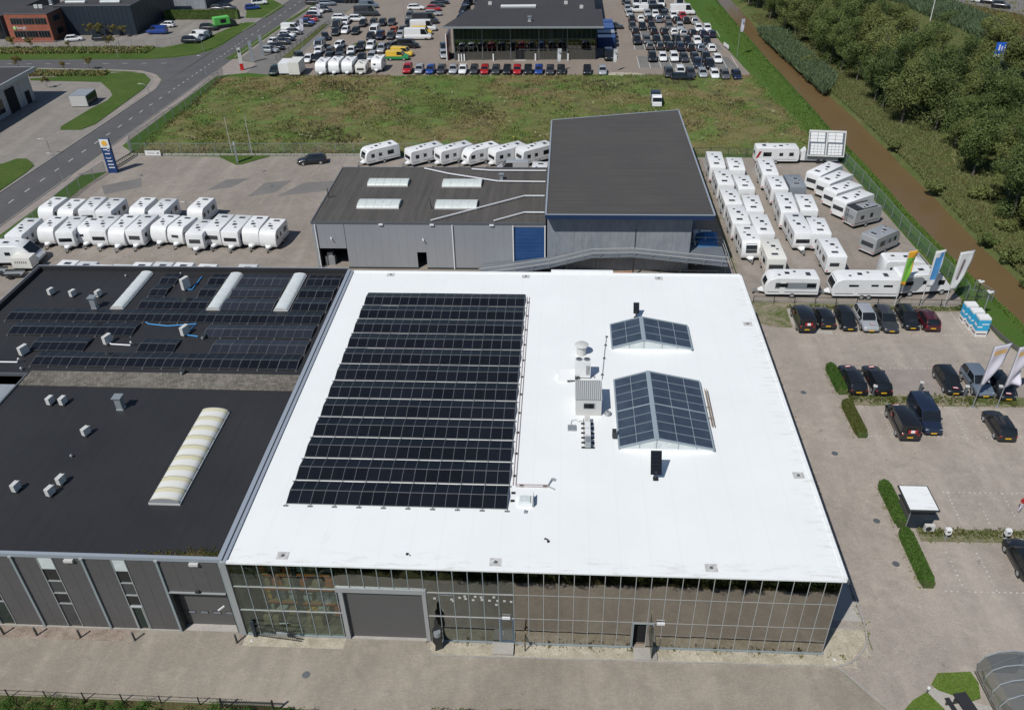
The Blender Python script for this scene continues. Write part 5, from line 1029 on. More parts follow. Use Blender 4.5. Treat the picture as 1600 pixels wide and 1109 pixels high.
MB().box(20.1, 54.6, 0, 20.3, 86, ZT - .4).box(20.3, 85.6, 0, 39.0, 85.9, ZT - .4).box(38.9, 63, 0, 39.1, 88, ZT - .4).box(37.1, 54.6, 0, 37.25, 63, ZT - .4).box(37.25, 62.9, 0, 39, 63, ZT - .4).build('wall', 'panel_silver_dull', th)
MB().box(30.6, 54.38, 3.0, 30.68, 54.45, 5.6).build('wall_joint_strip', 'steel_black', th)
# steel ramp and platform in front of it
rp = thing('steel_ramp', 'galvanised steel loading ramp with railings before the tall hall', 'ramp', (0, 0, 0))
F_ = [(12.0, 51.2, .7), (16.2, 51.3, 1.3), (20.5, 51.5, 1.95), (23.6, 52.2, 2.45), (25.5, 52.7, 2.7), (30.4, 52.9, 2.75), (36.3, 52.0, 2.6), (41.35, 51.2, 2.5)]
B_ = [(12.0, 54.2, .7), (16.2, 54.2, 1.3), (20.5, 54.2, 1.95), (23.6, 54.3, 2.45), (25.5, 54.3, 2.7), (30.4, 54.35, 2.75), (36.3, 54.35, 2.6), (41.35, 54.4, 2.5)]
for k in range(7): MB().add([F_[k], F_[k + 1], B_[k + 1], B_[k]] + [(p[0], p[1], p[2] - .14) for p in (F_[k], F_[k + 1], B_[k + 1], B_[k])], [(0, 1, 2, 3), (7, 6, 5, 4), (0, 4, 5, 1), (1, 5, 6, 2), (2, 6, 7, 3), (3, 7, 4, 0)]).build('deck', 'galv_deck', rp)
MB().box(37.4, 54.42, 2.36, 41.35, 56.4, 2.5).build('deck', 'galv_deck', rp)
for dz in (.55, 1.1):
    b = MB()
    for p, q in zip(F_, F_[1:]): b.bar((p[0], p[1], p[2] + dz), (q[0], q[1], q[2] + dz), .07)
    b.bar((41.35, 51.2, 2.5 + dz), (41.35, 56.4, 2.5 + dz), .05).bar((37.4, 56.4, 2.5 + dz), (41.35, 56.4, 2.5 + dz), .05); b.build('handrail', 'mullion_light', rp)
x = 12.3
while x < 41.4:
    y = np.interp(x, [p[0] for p in F_], [p[1] for p in F_]); z = np.interp(x, [p[0] for p in F_], [p[2] for p in F_]); MB().box(x - .03, y - .03, z - .2, x + .03, y + .03, z + 1.1).build('railing_post', 'galv', rp); x += 2.02
for x, y in ((41.35, 53.5), (41.35, 56.4), (39.3, 56.4), (37.45, 56.4)): MB().box(x - .03, y - .03, 2.3, x + .03, y + .03, 3.6).build('railing_post', 'galv', rp)
for x in (14.5, 18.5, 22.5, 26, 30.5, 36, 41.1):
    y = np.interp(x, [p[0] for p in F_], [p[1] for p in F_]); z = np.interp(x, [p[0] for p in F_], [p[2] for p in F_]); MB().box(x - .08, y + .05, 0, x + .08, y + .2, z - .14).build('leg', 'steel_black', rp)
# clutter between the halls
CL = [('pallet_stack', 'stack of wooden pallets under the ramp', 27.0, 50.2, 'pine'), ('pallet_stack', 'second stack of pallets under the ramp, right one', 29.0, 49.6, 'pine')]
for nm, lb, x, y, mt_ in CL:
    r_ = thing(nm, lb, 'pallets', (x, y, 0))
    for k in range(6): MB().box(-.6, -.4, k * .15, .6, .4, k * .15 + .03).box(-.6, -.4, k * .15 + .03, -.5, .4, k * .15 + .12).box(.5, -.4, k * .15 + .03, .6, .4, k * .15 + .12).build('pallet', mt_, r_)
r_ = thing('pallet_rack', 'orange beam rack standing outside under the ramp', 'rack', (25.2, 49.3, 0), .1)
for x in (0, 2.6, 5.2):
    for y in (0, .9): MB().box(x - .04, y - .04, 0, x + .04, y + .04, 2.0).build('upright', 'steel_black', r_)
for z in (.9, 1.9):
    for y in (0, .9): MB().box(0, y - .03, z - .08, 5.2, y + .03, z).build('beam', 'orange_paint', r_)
r_ = thing('waste_container', 'grey open container behind the white roof edge', 'container', (20.3, 49.6, 0)); MB().loft([[(-1.4, -.8, .1), (1.4, -.8, .1), (1.4, .8, .1), (-1.4, .8, .1)], [(-1.6, -1, 1.7), (1.6, -1, 1.7), (1.6, 1, 1.7), (-1.6, 1, 1.7)]]).build('body', 'galv', r_); MB().box(-1.65, -1.05, 1.7, 1.65, 1.05, 1.78).build('lid', 'panel_silver_dull', r_)
r_ = thing('scaffold_frame', 'dark steel storage frame under the right end of the ramp', 'frame', (33.5, 48.6, 0))
for x in (0, 2.2, 4.4, 6.6):
    for y in (0, 2.2): MB().box(x - .05, y - .05, 0, x + .05, y + .05, 2.1).build('post', 'steel_black', r_)
for y in (0, 2.2): MB().box(0, y - .04, 2.0, 6.6, y + .04, 2.1).build('beam', 'steel_black', r_)
MB().box(3.3, .1, .05, 6.5, 2.1, .9).build('stored_pallets', 'card', r_)
# ------------------------------------------------------------ showroom
sh = thing('car_showroom', 'glass car showroom with dark flat roof at the top centre', 'building', (0, 0, 0))
MB().prism([(-3.9, 146.6), (29.9, 145.9), (30.0, 162.0), (.3, 162.6)], 7.35, 7.6).build('roof', 'roof_dealer', sh)
MB().box(1.0, 162.2, 7.2, 28.6, 206, 7.4).build('rear_roof', 'roof_dealer', sh)
MB().bar((-3.9, 146.5, 7.45), (29.9, 145.8, 7.45), .15, .4).build('fascia', 'galv', sh)
MB().box(1.2, 162.5, 0, 28.5, 205.8, 7.2).box(-1.9, 158, 0, 1.2, 162.3, 7.3).build('rear_wall', 'dark_blue_wall', sh)
MB().box(28.5, 149.3, 0, 28.7, 162.4, 7.35).box(-2.0, 149.4, 0, -1.8, 158, 7.35).build('side_wall', 'dark_blue_wall', sh)
MB().box(-1.8, 149.3, .02, 28.5, 158, .1).build('floor', 'concrete', sh); MB().box(-1.8, 158, .1, 28.5, 158.2, 7.3).build('inner_wall', 'dark_blue_wall', sh)
MB().box(-1.8, 149.9, 4.3, 28.4, 150.1, 7.3).build('inner_blind', 'glass_green', sh)
for i in range(30):
    x = -1.9 + i * 1.013; big = i % 6 == 0
    MB().box(x - (.12 if big else .03), 149.1 if big else 149.2, 0, x + (.12 if big else .03), 149.35, 7.35).build('mullion', 'alu_dark', sh)
    if i < 30:
        for z0, z1 in ((.1, 2.2), (2.26, 4.3), (4.36, 7.3)):
            if 13 <= i <= 14 and z0 < 1: continue
            MB().box(x + .05, 149.26, z0, x + .96, 149.29, z1).build('pane', 'glass_lobby' if z0 < 4 else 'glass_green', sh)
MB().box(-1.9, 149.18, 4.28, 28.5, 149.3, 4.38).box(12, 149.18, 2.2, 28.5, 149.25, 2.27).build('transom', 'alu_dark', sh)
MB().box(18.6, 149.0, 4.6, 19.3, 149.2, 6.9).build('dark_banner', 'steel_black', sh)
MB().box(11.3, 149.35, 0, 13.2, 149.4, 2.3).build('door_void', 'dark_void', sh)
MB().box(11, 148.1, 0, 13.6, 149.1, .08).build('entrance_step', 'concrete', sh)
MB().box(9.5, 152.4, 7.4, 10, 152.9, 7.5).build('roof_pad', 'alu_dark', sh)
rw = tag(MB().box(-3.6, 149.2, 0, -3.2, 154.5, 5.4).build('sign_wall', 'burgundy' if 'burgundy' in MATS else 'paint_burgundy'), 'freestanding dark red sign wall with white edge left of the showroom', 'sign wall'); MB().box(-3.75, 149.0, 0, -3.55, 149.5, 5.45).build('white_edge', 'white_plastic', rw)
lt = thing('roof_light_strip', 'long white roof light on the rear showroom roof', 'roof light', (11.2, 165.5, 7.4)); MB().box(-4.0, -.8, 0, 4.0, .8, .3).build('upstand', 'alu', lt); MB().box(-4.0, -.8, .3, 4.0, .8, .42).build('dome', 'white_plastic', lt)
shaft('white round vent on the showroom roof', 14.3, 151, 7.6, .3, .9); 
for k, (x, y, lb) in enumerate(((4.5, 168.5, 'small white roof unit left on the rear showroom roof'), (22, 168.5, 'roof vent right on the rear showroom roof'), (25.5, 164, 'small vent at the right end of the rear showroom roof'))):
    r_ = thing('roof_unit', lb, 'vent', (x, y, 7.4)); MB().box(-.4, -.3, 0, .4, .3, .6).build('body', 'white_dirty', r_); MB().cyl(0, 0, .6, .8, .15, 8).build('cap', 'alu', r_)
# bollards and little signs by the showroom
for x, lb in ((-1.0, 'first white pillar sign left before the showroom glass'), (-.4, 'second white pillar sign left before the showroom glass'), (.2, 'third white pillar sign left before the showroom glass'), (6.5, 'white pillar sign left of the showroom door'), (15.6, 'white pillar sign right of the showroom door'), (22.6, 'white pillar sign near the showroom right end')):
    r_ = thing('pillar_sign', lb, 'sign', (x, 148.6, 0), 0, 'white pillar signs before the showroom'); MB().box(-.14, -.08, .05, .14, .08, 1.5).build('board', 'white_plastic', r_); MB().box(-.2, -.15, 0, .2, .15, .05).build('foot', 'alu', r_)
# brick office, dark hall, white hall, pale hall
bo = thing('brick_office', 'red brick two-storey office with two window bands at top left', 'building', (0, 0, 0))
MB().box(-111.9, 166.9, 0, -101.3, 176, 6.5).build('wall', 'brick', bo); MB().box(-101.3, 166.95, 0, -101.22, 176, 6.5).build('side_wall', 'brick_dark', bo)
MB().box(-111.7, 167.1, 6.5, -101.5, 176, 6.54).build('roof', 'roof_dealer', bo); MB().box(-111.95, 166.85, 6.45, -101.2, 167.1, 6.6).box(-101.4, 167.1, 6.45, -101.2, 176, 6.6).build('roof_edge', 'alu_dark', bo)
for z0, z1 in ((1.2, 2.7), (4.2, 5.6)):
    for k in range(12):
        x = -110.6 + k * .72 + (k // 4) * .12
        f = MB().box(x, 166.82, z0, x + .66, 166.9, z1).build('window', 'alu_dark', bo); MB().box(x + .06, 166.79, z0 + .08, x + .6, 166.82, z1 - .08).build('pane', 'glass_dark', f)
    f = MB().box(-101.22, 169, z0, -101.15, 172, z1).build('window', 'alu_dark', bo); MB().box(-101.15, 169.1, z0 + .1, -101.12, 171.9, z1 - .1).build('pane', 'glass_dark', f)
MB().box(-108.3, 166.8, 0, -107.5, 166.9, 1.1).build('door', 'dark_void', bo); MB().box(-109.0, 166.6, .9, -108.4, 166.9, 1.2).build('canopy', 'concrete', bo)
lg = MB().tube([(-110.1, 166.84, 3.35), (-110.1, 166.8, 3.35)], .42, 14).build('round_logo', 'flag_green', bo); MB().box(-110.3, 166.77, 3.2, -110.0, 166.8, 3.75).build('logo_leaf', 'white_plastic', lg)
def text(parent, body, x, y, z, size, mat, rot=(PI / 2, 0, 0), nm='lettering', ext=.01):
    cu = bpy.data.curves.new(nm, 'FONT'); cu.body = body; cu.size = size; cu.extrude = ext; cu.resolution_u = 2; o = obj('tmp_text', cu)
    dg = bpy.context.evaluated_depsgraph_get(); me = bpy.data.meshes.new_from_object(o.evaluated_get(dg)); bpy.data.objects.remove(o); me.materials.clear(); me.materials.append(MATS[mat])
    t = obj(nm, me, parent, (x, y, z)); t.rotation_euler = rot; return t
text(bo, 'borgh', -109.6, 166.86, 3.1, 1.0, 'white_plastic')
for x, lb in ((-106.6, 'left pale roof unit on the brick office'), (-105.4, 'right pale roof unit on the brick office')):
    r_ = thing('roof_unit', lb, 'air conditioner', (x, 172.5, 6.54)); MB().box(-.45, -.25, .1, .45, .25, .9).build('casing', 'white_dirty', r_); MB().box(-.45, -.3, 0, -.3, .3, .1).box(.3, -.3, 0, .45, .3, .1).build('foot', 'black_rubber', r_)
dh = thing('dark_blue_hall', 'dark blue windowless hall behind the round trees at top left', 'building', (0, 0, 0))
MB().box(-103, 173.6, 0, -83.6, 198, 6.9).build('wall', 'dark_blue_wall', dh); MB().box(-103, 173.7, 6.9, -83.7, 198, 6.95).build('roof', 'roof_dealer', dh); MB().box(-103, 173.5, 6.8, -83.5, 173.7, 7.05).box(-83.7, 173.7, 6.8, -83.5, 198, 7.05).build('roof_edge', 'alu_dark', dh)
for k in range(16): MB().box(-102.9 + k * 1.2, 173.56, .1, -101.75 + k * 1.2, 173.6, 6.8).build('wall_panel', 'dark_blue_wall', dh)
for x0, y0, lb in ((-101.2, 176.2, 'left white roof light on the dark blue hall'), (-92.4, 176.2, 'right white roof light on the dark blue hall'), (-99, 184, 'upper left roof light on the dark blue hall'), (-90, 184, 'upper right roof light on the dark blue hall')):
    r_ = thing('roof_light', lb, 'roof light', (x0, y0, 6.95)); MB().box(0, 0, 0, 5.0, 1.2, .25).build('upstand', 'alu', r_); MB().loft([[(0, 0, .25), (0, .3, .5), (0, .9, .5), (0, 1.2, .25)], [(5, 0, .25), (5, .3, .5), (5, .9, .5), (5, 1.2, .25)]]).build('dome', 'acrylic_green', r_)
shaft('white roof cowl on the dark blue hall by the brick office', -104.0, 175.0, 6.95, .35, 1.4)
for k in range(11): MB().box(-83.6, 174 + k * 2.2, .1, -83.55, 176.1 + k * 2.2, 6.8).build('wall_panel', 'dark_blue_wall', dh)
wh = thing('silver_hall', 'pale silver hall with dark band beyond the tall hedge', 'building', (0, 0, 0))
MB().box(-96, 202, 0, -76.4, 225, 7.5).build('wall', 'panel_silver', wh)
for k in range(12): MB().box(-96 + k * 1.62, 201.9, .1, -94.42 + k * 1.62, 202, 3.6).build('wall_panel', 'panel_silver_dull', wh); 
for k in range(12): MB().box(-96 + k * 1.62, 201.9, 4.4, -94.42 + k * 1.62, 202, 7.4).build('wall_panel', 'panel_silver', wh)
MB().box(-96, 201.7, 3.65, -82, 202, 4.35).build('dark_band', 'steel_black', wh); MB().box(-76.38, 202, 0, -76.3, 225, 7.5).build('side_wall', 'dark_blue_wall', wh); MB().box(-96.2, 201.6, 7.5, -76.2, 225, 7.65).build('roof', 'roof_dealer', wh)
eh = thing('left_edge_hall', 'dark low hall roof at the top left corner of the photo', 'building', (0, 0, 0)); MB().box(-140, 170, 0, -115, 198, 5.2).build('wall', 'dark_blue_wall', eh); MB().box(-140.2, 169.8, 5.2, -114.8, 198, 5.4).build('roof', 'roof_dealer', eh)
for k in range(10): MB().box(-139 + k * 2.4, 169.9, .5, -137 + k * 2.4, 170, 4.6).build('window', 'glass_dark', eh)
ph = thing('pale_hall', 'pale grey hall with broad white roof edge at the left photo edge', 'building', (0, 0, 0))
MB().box(-112, 86, 0, -82.0, 122.5, 5.2).build('wall', 'panel_silver', ph); MB().box(-112, 84.5, 5.2, -80.9, 124, 5.9).build('roof_edge', 'alu', ph); MB().box(-111.6, 85, 5.9, -81.3, 123.6, 5.92).build('roof', 'roof_dealer', ph)
for k in range(9): MB().box(-82.0, 87 + k * 3.94, .1, -81.93, 90.85 + k * 3.94, 5.15).build('wall_panel', 'panel_silver', ph)
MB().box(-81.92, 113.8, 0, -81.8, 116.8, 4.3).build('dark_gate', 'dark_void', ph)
f = MB().box(-81.92, 107.5, .8, -81.82, 112.2, 3.4).build('window', 'alu', ph)
for k in range(3): MB().box(-81.82, 107.6 + k * 1.55, .9, -81.79, 109.05 + k * 1.55, 3.3).build('pane', 'glass_dark', f)
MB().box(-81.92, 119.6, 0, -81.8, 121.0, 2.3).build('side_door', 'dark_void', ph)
# grey storage container by the lawn
ct = thing('storage_container', 'pale grey metal container standing on the west yard by the lawn', 'container', (-72.2, 117.6, 0), R(2))
MB().box(0, 0, .1, 3.3, .08, 2.1).box(0, 4.2, .1, 3.3, 4.28, 2.1).box(0, 0.08, .1, .08, 4.2, 2.1).box(3.22, .08, .1, 3.3, 4.2, 2.1).build('wall', 'galv', ct)
for k in range(5): MB().box(.05, -.03, .2 + k * .38, 3.2, 0, .53 + k * .38).build('side_panel', 'white_dirty', ct)
MB().box(0, .0, 2.1, 3.3, 4.3, 2.18).build('roof', 'panel_silver', ct)
for k in range(7): MB().box(3.3, .1 + k * .6, .2, 3.34, .6 + k * .6, 2.0).build('end_panel', 'glass_green', ct)
# blue caravan dealer pylon at the gate
pl = thing('pylon_sign', 'tall navy sign pylon with yellow sun emblem at the yard gate', 'sign', (-49.0, 85.2, 0), 0)
MB().box(-.75, -.25, 0, .7, .25, 5.5).build('body', 'sign_navy', pl); MB().box(-.75, -.28, 4.15, .7, -.25, 5.5).build('top_board', 'flag_white', pl)
MB().tube([(-.02, -.31, 4.85), (-.02, -.29, 4.85)], .42, 16).build('sun_emblem', 'sun_yellow', pl); MB().box(-.35, -.315, 4.48, .3, -.3, 4.6).box(-.3, -.325, 4.72, .5, -.315, 4.8).build('emblem_text', 'ink_gold', pl)
for z, x0, x1 in ((3.75, -.5, .1), (3.1, -.4, .4), (1.9, -.35, .45), (1.35, -.4, .5), (.85, -.4, .55)): MB().box(x0, -.27, z, x1, -.255, z + .15).build('white_text_line', 'flag_white', pl)
MB().tube([(.33 + .22 * math.cos(a), -.27, 3.82 + .22 * math.sin(a)) for a in np.linspace(0, 5.5, 12)], .05, 5).build('ring_mark', 'flag_white', pl); MB().tube([(.4 * math.cos(a), -.27, 2.6 + .18 * math.sin(a)) for a in np.linspace(PI, 2 * PI, 9)], .06, 5).build('boat_mark', 'flag_white', pl)
# flagpoles without flags and the small pylon
def pole(label, x, y, h, r_=.05, mat='white_dirty', nm='flagpole', cat='flagpole', group=None):
    p = thing(nm, label, cat, (x, y, 0), 0, group); MB().tube([(0, 0, 0), (0, 0, h)], r_, 8, r2=r_ * .6).build('mast', mat, p, smooth=60); MB().box(-.12, -.12, 0, .12, .12, .08).build('foot', 'galv', p); MB().cyl(0, 0, h, h + .1, r_ * 1.3, 8).build('finial', 'galv', p); return p
pole('left white flagpole without flag at the meadow fence', -32.73, 93.5, 6.2); pole('right white flagpole without flag at the meadow fence', -29.24, 93.2, 6.4)
pole('thin mast at the meadow fence behind the white caravans', -10.69, 93.8, 3.0, .03, 'galv', 'mast', 'mast'); pole('thin mast left of the tall hall by the meadow', 15.2, 93.8, 3.0, .03, 'galv', 'mast', 'mast')
pole('thin galvanised mast beside the small grey pylon', -28.9, 92.0, 2.9, .03, 'galv', 'mast', 'mast')
sp = thing('pylon_sign', 'slim grey pylon on the grass patch by the caravan yard', 'sign', (-30.42, 89.4, 0), R(20)); MB().loft([[(-.12, -.3, 0), (.12, -.3, 0), (.12, .3, 0), (-.12, .3, 0)], [(-.12, -.3, 3.1), (.12, -.3, 3.1), (.12, .3, 3.1), (-.12, .3, 3.1)], [(-.12, -.1, 3.55), (.12, -.1, 3.55), (.12, .3, 3.45), (-.12, .3, 3.45)]]).build('body', 'galv', sp); MB().box(-.14, -.32, .2, -.12, .3, 3.0).build('edge', 'white_dirty', sp)
slab('grass_patch', [[(-34.3, 91.9), (-30.4, 88.5), (-29.4, 88.7), (-26.1, 92.0), (-26.2, 93.2), (-34.4, 93.4)]], 0, .08, 'grass_short')
bn = thing('white_banner', 'white banner board on the low wall near the gate', 'sign', (-45.5, 92.2, 0)); MB().box(-1.3, -.03, .1, 1.3, .03, .95).build('board', 'flag_white', bn); MB().box(-.9, -.045, .5, .3, -.03, .58).box(.7, -.045, .42, 1.0, -.03, .65).build('print', 'ink_brown', bn)
for x in (-1.2, 1.2): MB().box(x - .04, .03, 0, x + .04, .1, 1.0).build('post', 'galv', bn)
for x, y, h, lb in ((-46.94, 142.3, 4.6, 'white pylon with red base at the dealer entrance'), (-46.58, 148.45, 4.5, 'middle grey pylon at the dealer entrance'), (-45.85, 153.48, 4.5, 'third grey pylon beside the parked silver car')):
    r_ = thing('pylon_sign', lb, 'sign', (x, y, 0), R(15), 'pylons at the dealer entrance'); red = 'red' in lb
    MB().box(-.35, -.15, 1.4 if red else 0, .35, .15, h).build('body', 'white_dirty' if red else 'galv', r_); MB().box(-.37, -.17, 0, .37, .17, 1.4 if red else .1).build('base', 'red_plastic' if red else 'concrete', r_)
    MB().box(-.25, -.17, h - .9, .25, -.15, h - .4).build('emblem', 'steel_black' if red else 'zinc_cap', r_)
# street lamps
def lamp(label, x, y, h, rz, arm=1.0, group='street lamps along the roads'):
    r_ = thing('street_lamp', label, 'lamp', (x, y, 0), rz, group); MB().tube([(0, 0, 0), (0, 0, h * .8), (arm * .15, 0, h * .93), (arm * .6, 0, h), (arm, 0, h)], .05, 6, r2=.035).build('pole', 'galv', r_, smooth=60); MB().loft([[(arm - .1, -.1, h - .04), (arm - .1, .1, h - .04), (arm - .1, .1, h + .06), (arm - .1, -.1, h + .06)], [(arm + .5, -.06, h), (arm + .5, .06, h), (arm + .5, .06, h + .05), (arm + .5, -.06, h + .05)]]).build('lamp_head', 'white_dirty', r_)
lamp('street lamp at the yard corner left of the main road', -62.9, 92.3, 2.9, PI, 1.0); lamp('street lamp on the pavement beside the curved fence', -55.4, 81.6, 4.5, PI, .8); lamp('street lamp leaning over the road below the junction', -54.2, 113.5, 5.6, PI, 1.2)
lamp('street lamp at the scrub above the side road', -79.0, 152.7, 3.6, PI / 2, .6); lamp('street lamp by the kerb at the lawn wedge', -61.0, 157.4, 4.0, PI, 1.0); lamp('small lamp behind the last caravan of the left yard', -29.4, 66.7, 3.3, PI, .3); lamp('street lamp at the pavement corner by the dealer fence', -53.2, 137.9, 4.2, PI, .6)
# flags
def flag(label, x, y, h, fl, fw, mat, mat2, n0, crumple, group, mast='white_dirty', ang=0.35, droop=0.55):
    r_ = thing('banner_flag', label, 'flag', (x, y, 0), ang, group)
    MB().tube([(0, 0, 0), (0, 0, h)], .055, 8, r2=.04).build('mast', mast, r_, smooth=60); MB().bar((0, 0, h - .05), (fw, 0, h - .05 - fw * .0), .03).build('arm', mast, r_); MB().box(-.15, -.15, 0, .15, .15, .1).build('foot', 'galv', r_)
    NX, NZ = 8, 16; vs, fs = [], []
    for j in range(NZ + 1):
        t = j / NZ
        for i in range(NX + 1):
            s_ = i / NX; ww = fw * (1 - droop * t ** 1.6 * s_)
            yy_ = crumple * (math.sin(s_ * 5 + t * 7 + n0) * .5 + math.sin(t * 11 + n0 * 2 + s_ * 3) * .4) * (0.2 + t) * s_
            vs.append((.05 + ww * s_, yy_, h - .08 - t * fl + .12 * math.sin(s_ * 4 + n0) * t * crumple * 2))
    for j in range(NZ):
        for i in range(NX): a = j * (NX + 1) + i; fs.append((a, a + 1, a + NX + 2, a + NX + 1))
    me = MB(); me.add(vs, fs); o = me.build('cloth', [mat, mat2], r_, smooth=80)
    for p in o.data.polygons:
        j = p.index // NX; i = p.index % NX
        if n0 == 1 and (j < 3 or (i == NX - 1 and j < 10) or j > 13): p.material_index = 1
        if n0 == 2 and (j < 1 or i == 0 or i == NX - 1 or j > 12 or (j < 3 and i < 4)): p.material_index = 1
        if n0 in (4, 5) and j in (2, 3) and 1 <= i <= 6: p.material_index = 1
    md = o.modifiers.new('thickness', 'SOLIDIFY'); md.thickness = .012
    return r_
gf = 'banner flags at the edge of the caravan yard'
flag('green and orange banner flag behind the parked cars', 59.5, 46.75, 6.9, 4.3, 1.15, 'flag_green', 'flag_orange', 1, .25, gf, droop=.5); flag('blue and white banner flag, middle of the three by the yard', 62.35, 46.75, 6.95, 4.4, 1.35, 'flag_blue', 'flag_white', 2, .2, gf, droop=.35)
fl3 = flag('white banner flag with vertical brown lettering', 64.95, 46.7, 6.85, 4.6, 1.9, 'flag_white', 'flag_white', 3, .25, gf, droop=.5)
b = MB()
for k in range(10): b.box(.62 - .03 * k, -.12, 5.7 - k * .24, .86 - .03 * k, -.1, 5.86 - k * .24)
b.build('lettering', 'ink_brown', fl3)
gf = 'pale banner flags in the front car park'
flag('pale lilac banner flag with gold lettering over the silver car', 60.95, 28.2, 6.9, 4.3, 1.9, 'flag_pale', 'ink_gold', 4, .5, gf, 'galv', droop=.55); flag('pale lilac banner flag cut by the right photo edge', 63.2, 28.25, 6.8, 4.4, 1.9, 'flag_pale', 'ink_gold', 5, .45, gf, 'galv', droop=.3)
pole('bare flagpole stub at the right edge near the verge', 65.9, 28.3, 6.7, .055, 'galv')
def far_flag(label, x, y, h, col):
    r_ = thing('banner_flag', label, 'flag', (x, y, 0), .3, 'flags on the dealer lots'); MB().tube([(0, 0, 0), (0, 0, h)], .05, 6).build('mast', 'galv', r_)
    b = MB(); rows_ = 8
    b.loft([[(.04, .02 * math.sin(t * 6), h - t * 2.6), (.95 - .3 * t, .12 * math.sin(t * 5 + 1), h - .1 - t * 2.6), (.95 - .3 * t, .12 * math.sin(t * 5 + 1) + .01, h - .1 - t * 2.6), (.04, .02 * math.sin(t * 6) + .01, h - t * 2.6)] for t in np.linspace(0, 1, rows_)]); b.build('cloth', col, r_, smooth=70)
    MB().box(.3, -.16, h - .9, .65, -.13, h - .6).build('emblem', 'zinc_cap', r_)
far_flag('lilac flag on a tall pole by the canal dike', 58.93, 150.9, 7.8, 'flag_pale'); far_flag('white flag before the showroom row of cars, left one', 20.39, 140, 4.7, 'flag_white'); far_flag('white flag before the showroom row of cars, right one', 31.82, 139.9, 4.6, 'flag_white')
far_flag('pale flag at the left dealer drive, lower one', -38.7, 160.9, 6.3, 'flag_pale'); far_flag('pale flag at the left dealer drive, upper one', -39.0, 177.7, 6.0, 'flag_pale'); far_flag('white flag at the left corner of the showroom roof', 1.6, 184, 7, 'flag_white')
pole('tall grey mast among the cars at the front of the far right lot', 49.16, 136.1, 7.4, .05, 'galv', 'mast', 'mast'); pole('tall grey mast in the middle of the far right lot', 46.2, 156, 7.4, .05, 'galv', 'mast', 'mast'); pole('tall lamp mast at the back of the packed used car lot', -17.5, 178, 9, .06, 'galv', 'mast', 'mast')
r_ = thing('white_board', 'long white board on the dike beside the far right lot', 'sign', (57.6, 157.5, 0), R(100)); MB().box(-1.6, -.04, .4, 1.6, .04, 1.1).build('board', 'flag_white', r_); MB().box(-1.4, -.04, 0, -1.3, .04, .4).box(1.3, -.04, 0, 1.4, .04, .4).build('post', 'galv', r_)
# floodlight posts and printed blue boxes
for x, y, h, lb, mt_ in ((68.3, 47.1, 3.0, 'black post with white floodlights by the fence corner', 'steel_black'), (67.85, 43.9, 3.5, 'grey post with white floodlights behind the blue boxes', 'galv')):
    r_ = thing('floodlight_post', lb, 'lamp', (x, y, 0)); MB().cyl(0, 0, 0, h, .06, 8).build('mast', mt_, r_)
    for a in (0, 2.1, 4.2): MB().box(.2 * math.cos(a) - .13, .2 * math.sin(a) - .1, h, .2 * math.cos(a) + .13, .2 * math.sin(a) + .1, h + .12).build('floodlight', 'white_plastic', r_)
for k, (x, y) in enumerate(((66.15, 43.6), (66.3, 42.3), (66.45, 41.0))):
    r_ = thing('display_box', 'tall blue and white printed box, %s of the three by the lamp posts' % ['rear', 'middle', 'front'][k], 'display box', (x, y, 0), 0, 'printed boxes at the car park corner')
    MB().box(-.6, -.5, 0, .6, .5, 2.25).build('body', 'flag_white', r_); MB().box(-.61, -.515, .75, .61, -.5, 2.05).box(-.615, -.51, .75, -.6, .5, 2.05).build('blue_print', 'cyan_print', r_)
    MB().box(-.62, -.53, 1.15, -.1, -.516, 1.3).box(-.2, -.53, 1.5, .5, -.516, 1.62).box(-.63, -.3, 1.2, -.616, .2, 1.45).build('wave_print', 'flag_white', r_); MB().box(-.5, -.53, .3, .5, -.5, .42).box(-.62, -.4, .3, -.6, .35, .45).build('red_print', 'ink_brown', r_)
# charging posts
for x, y, lb in ((52.17, 10.9, 'white charging post with black screen beside the dark shed'), (56.7, 10.95, 'white charging post with black screen near the right edge')):
    r_ = thing('charging_post', lb, 'charging post', (x, y, .0), 0, 'charging posts beside the shed'); MB().cyl(0, 0, 0, .7, .06, 8).build('stem', 'galv', r_); MB().loft([[(-.13, -.1, .65), (.13, -.1, .65), (.13, .1, .65), (-.13, .1, .65)], [(-.22, -.14, .8), (.22, -.14, .8), (.22, .14, .8), (-.22, .14, .8)], [(-.22, -.14, 1.25), (.22, -.14, 1.25), (.22, .14, 1.25), (-.22, .14, 1.25)], [(-.13, -.08, 1.38), (.13, -.08, 1.38), (.13, .08, 1.38), (-.13, .08, 1.38)]]).build('head', 'white_plastic', r_)
    MB().box(-.12, -.15, .95, .12, -.138, 1.1).build('screen', 'black_plastic', r_)
for x, y, lb in ((52.1, 29.6, 'grey charging post before the right black estate'), (56.7, 30.3, 'grey charging post above the dark blue van'), (60.75, 29.8, 'grey charging post left of the lilac flag mast'), (63.9, 29.9, 'small white charging post between the flag masts')):
    r_ = thing('charging_post', lb, 'charging post', (x, y, 0), R(-15), 'grey charging posts on the cross verge'); MB().box(-.12, -.1, 0, .12, .1, 1.15).build('column', 'alu_dark', r_); MB().box(-.18, -.13, 1.15, .18, .13, 1.3).build('head', 'white_dirty', r_)
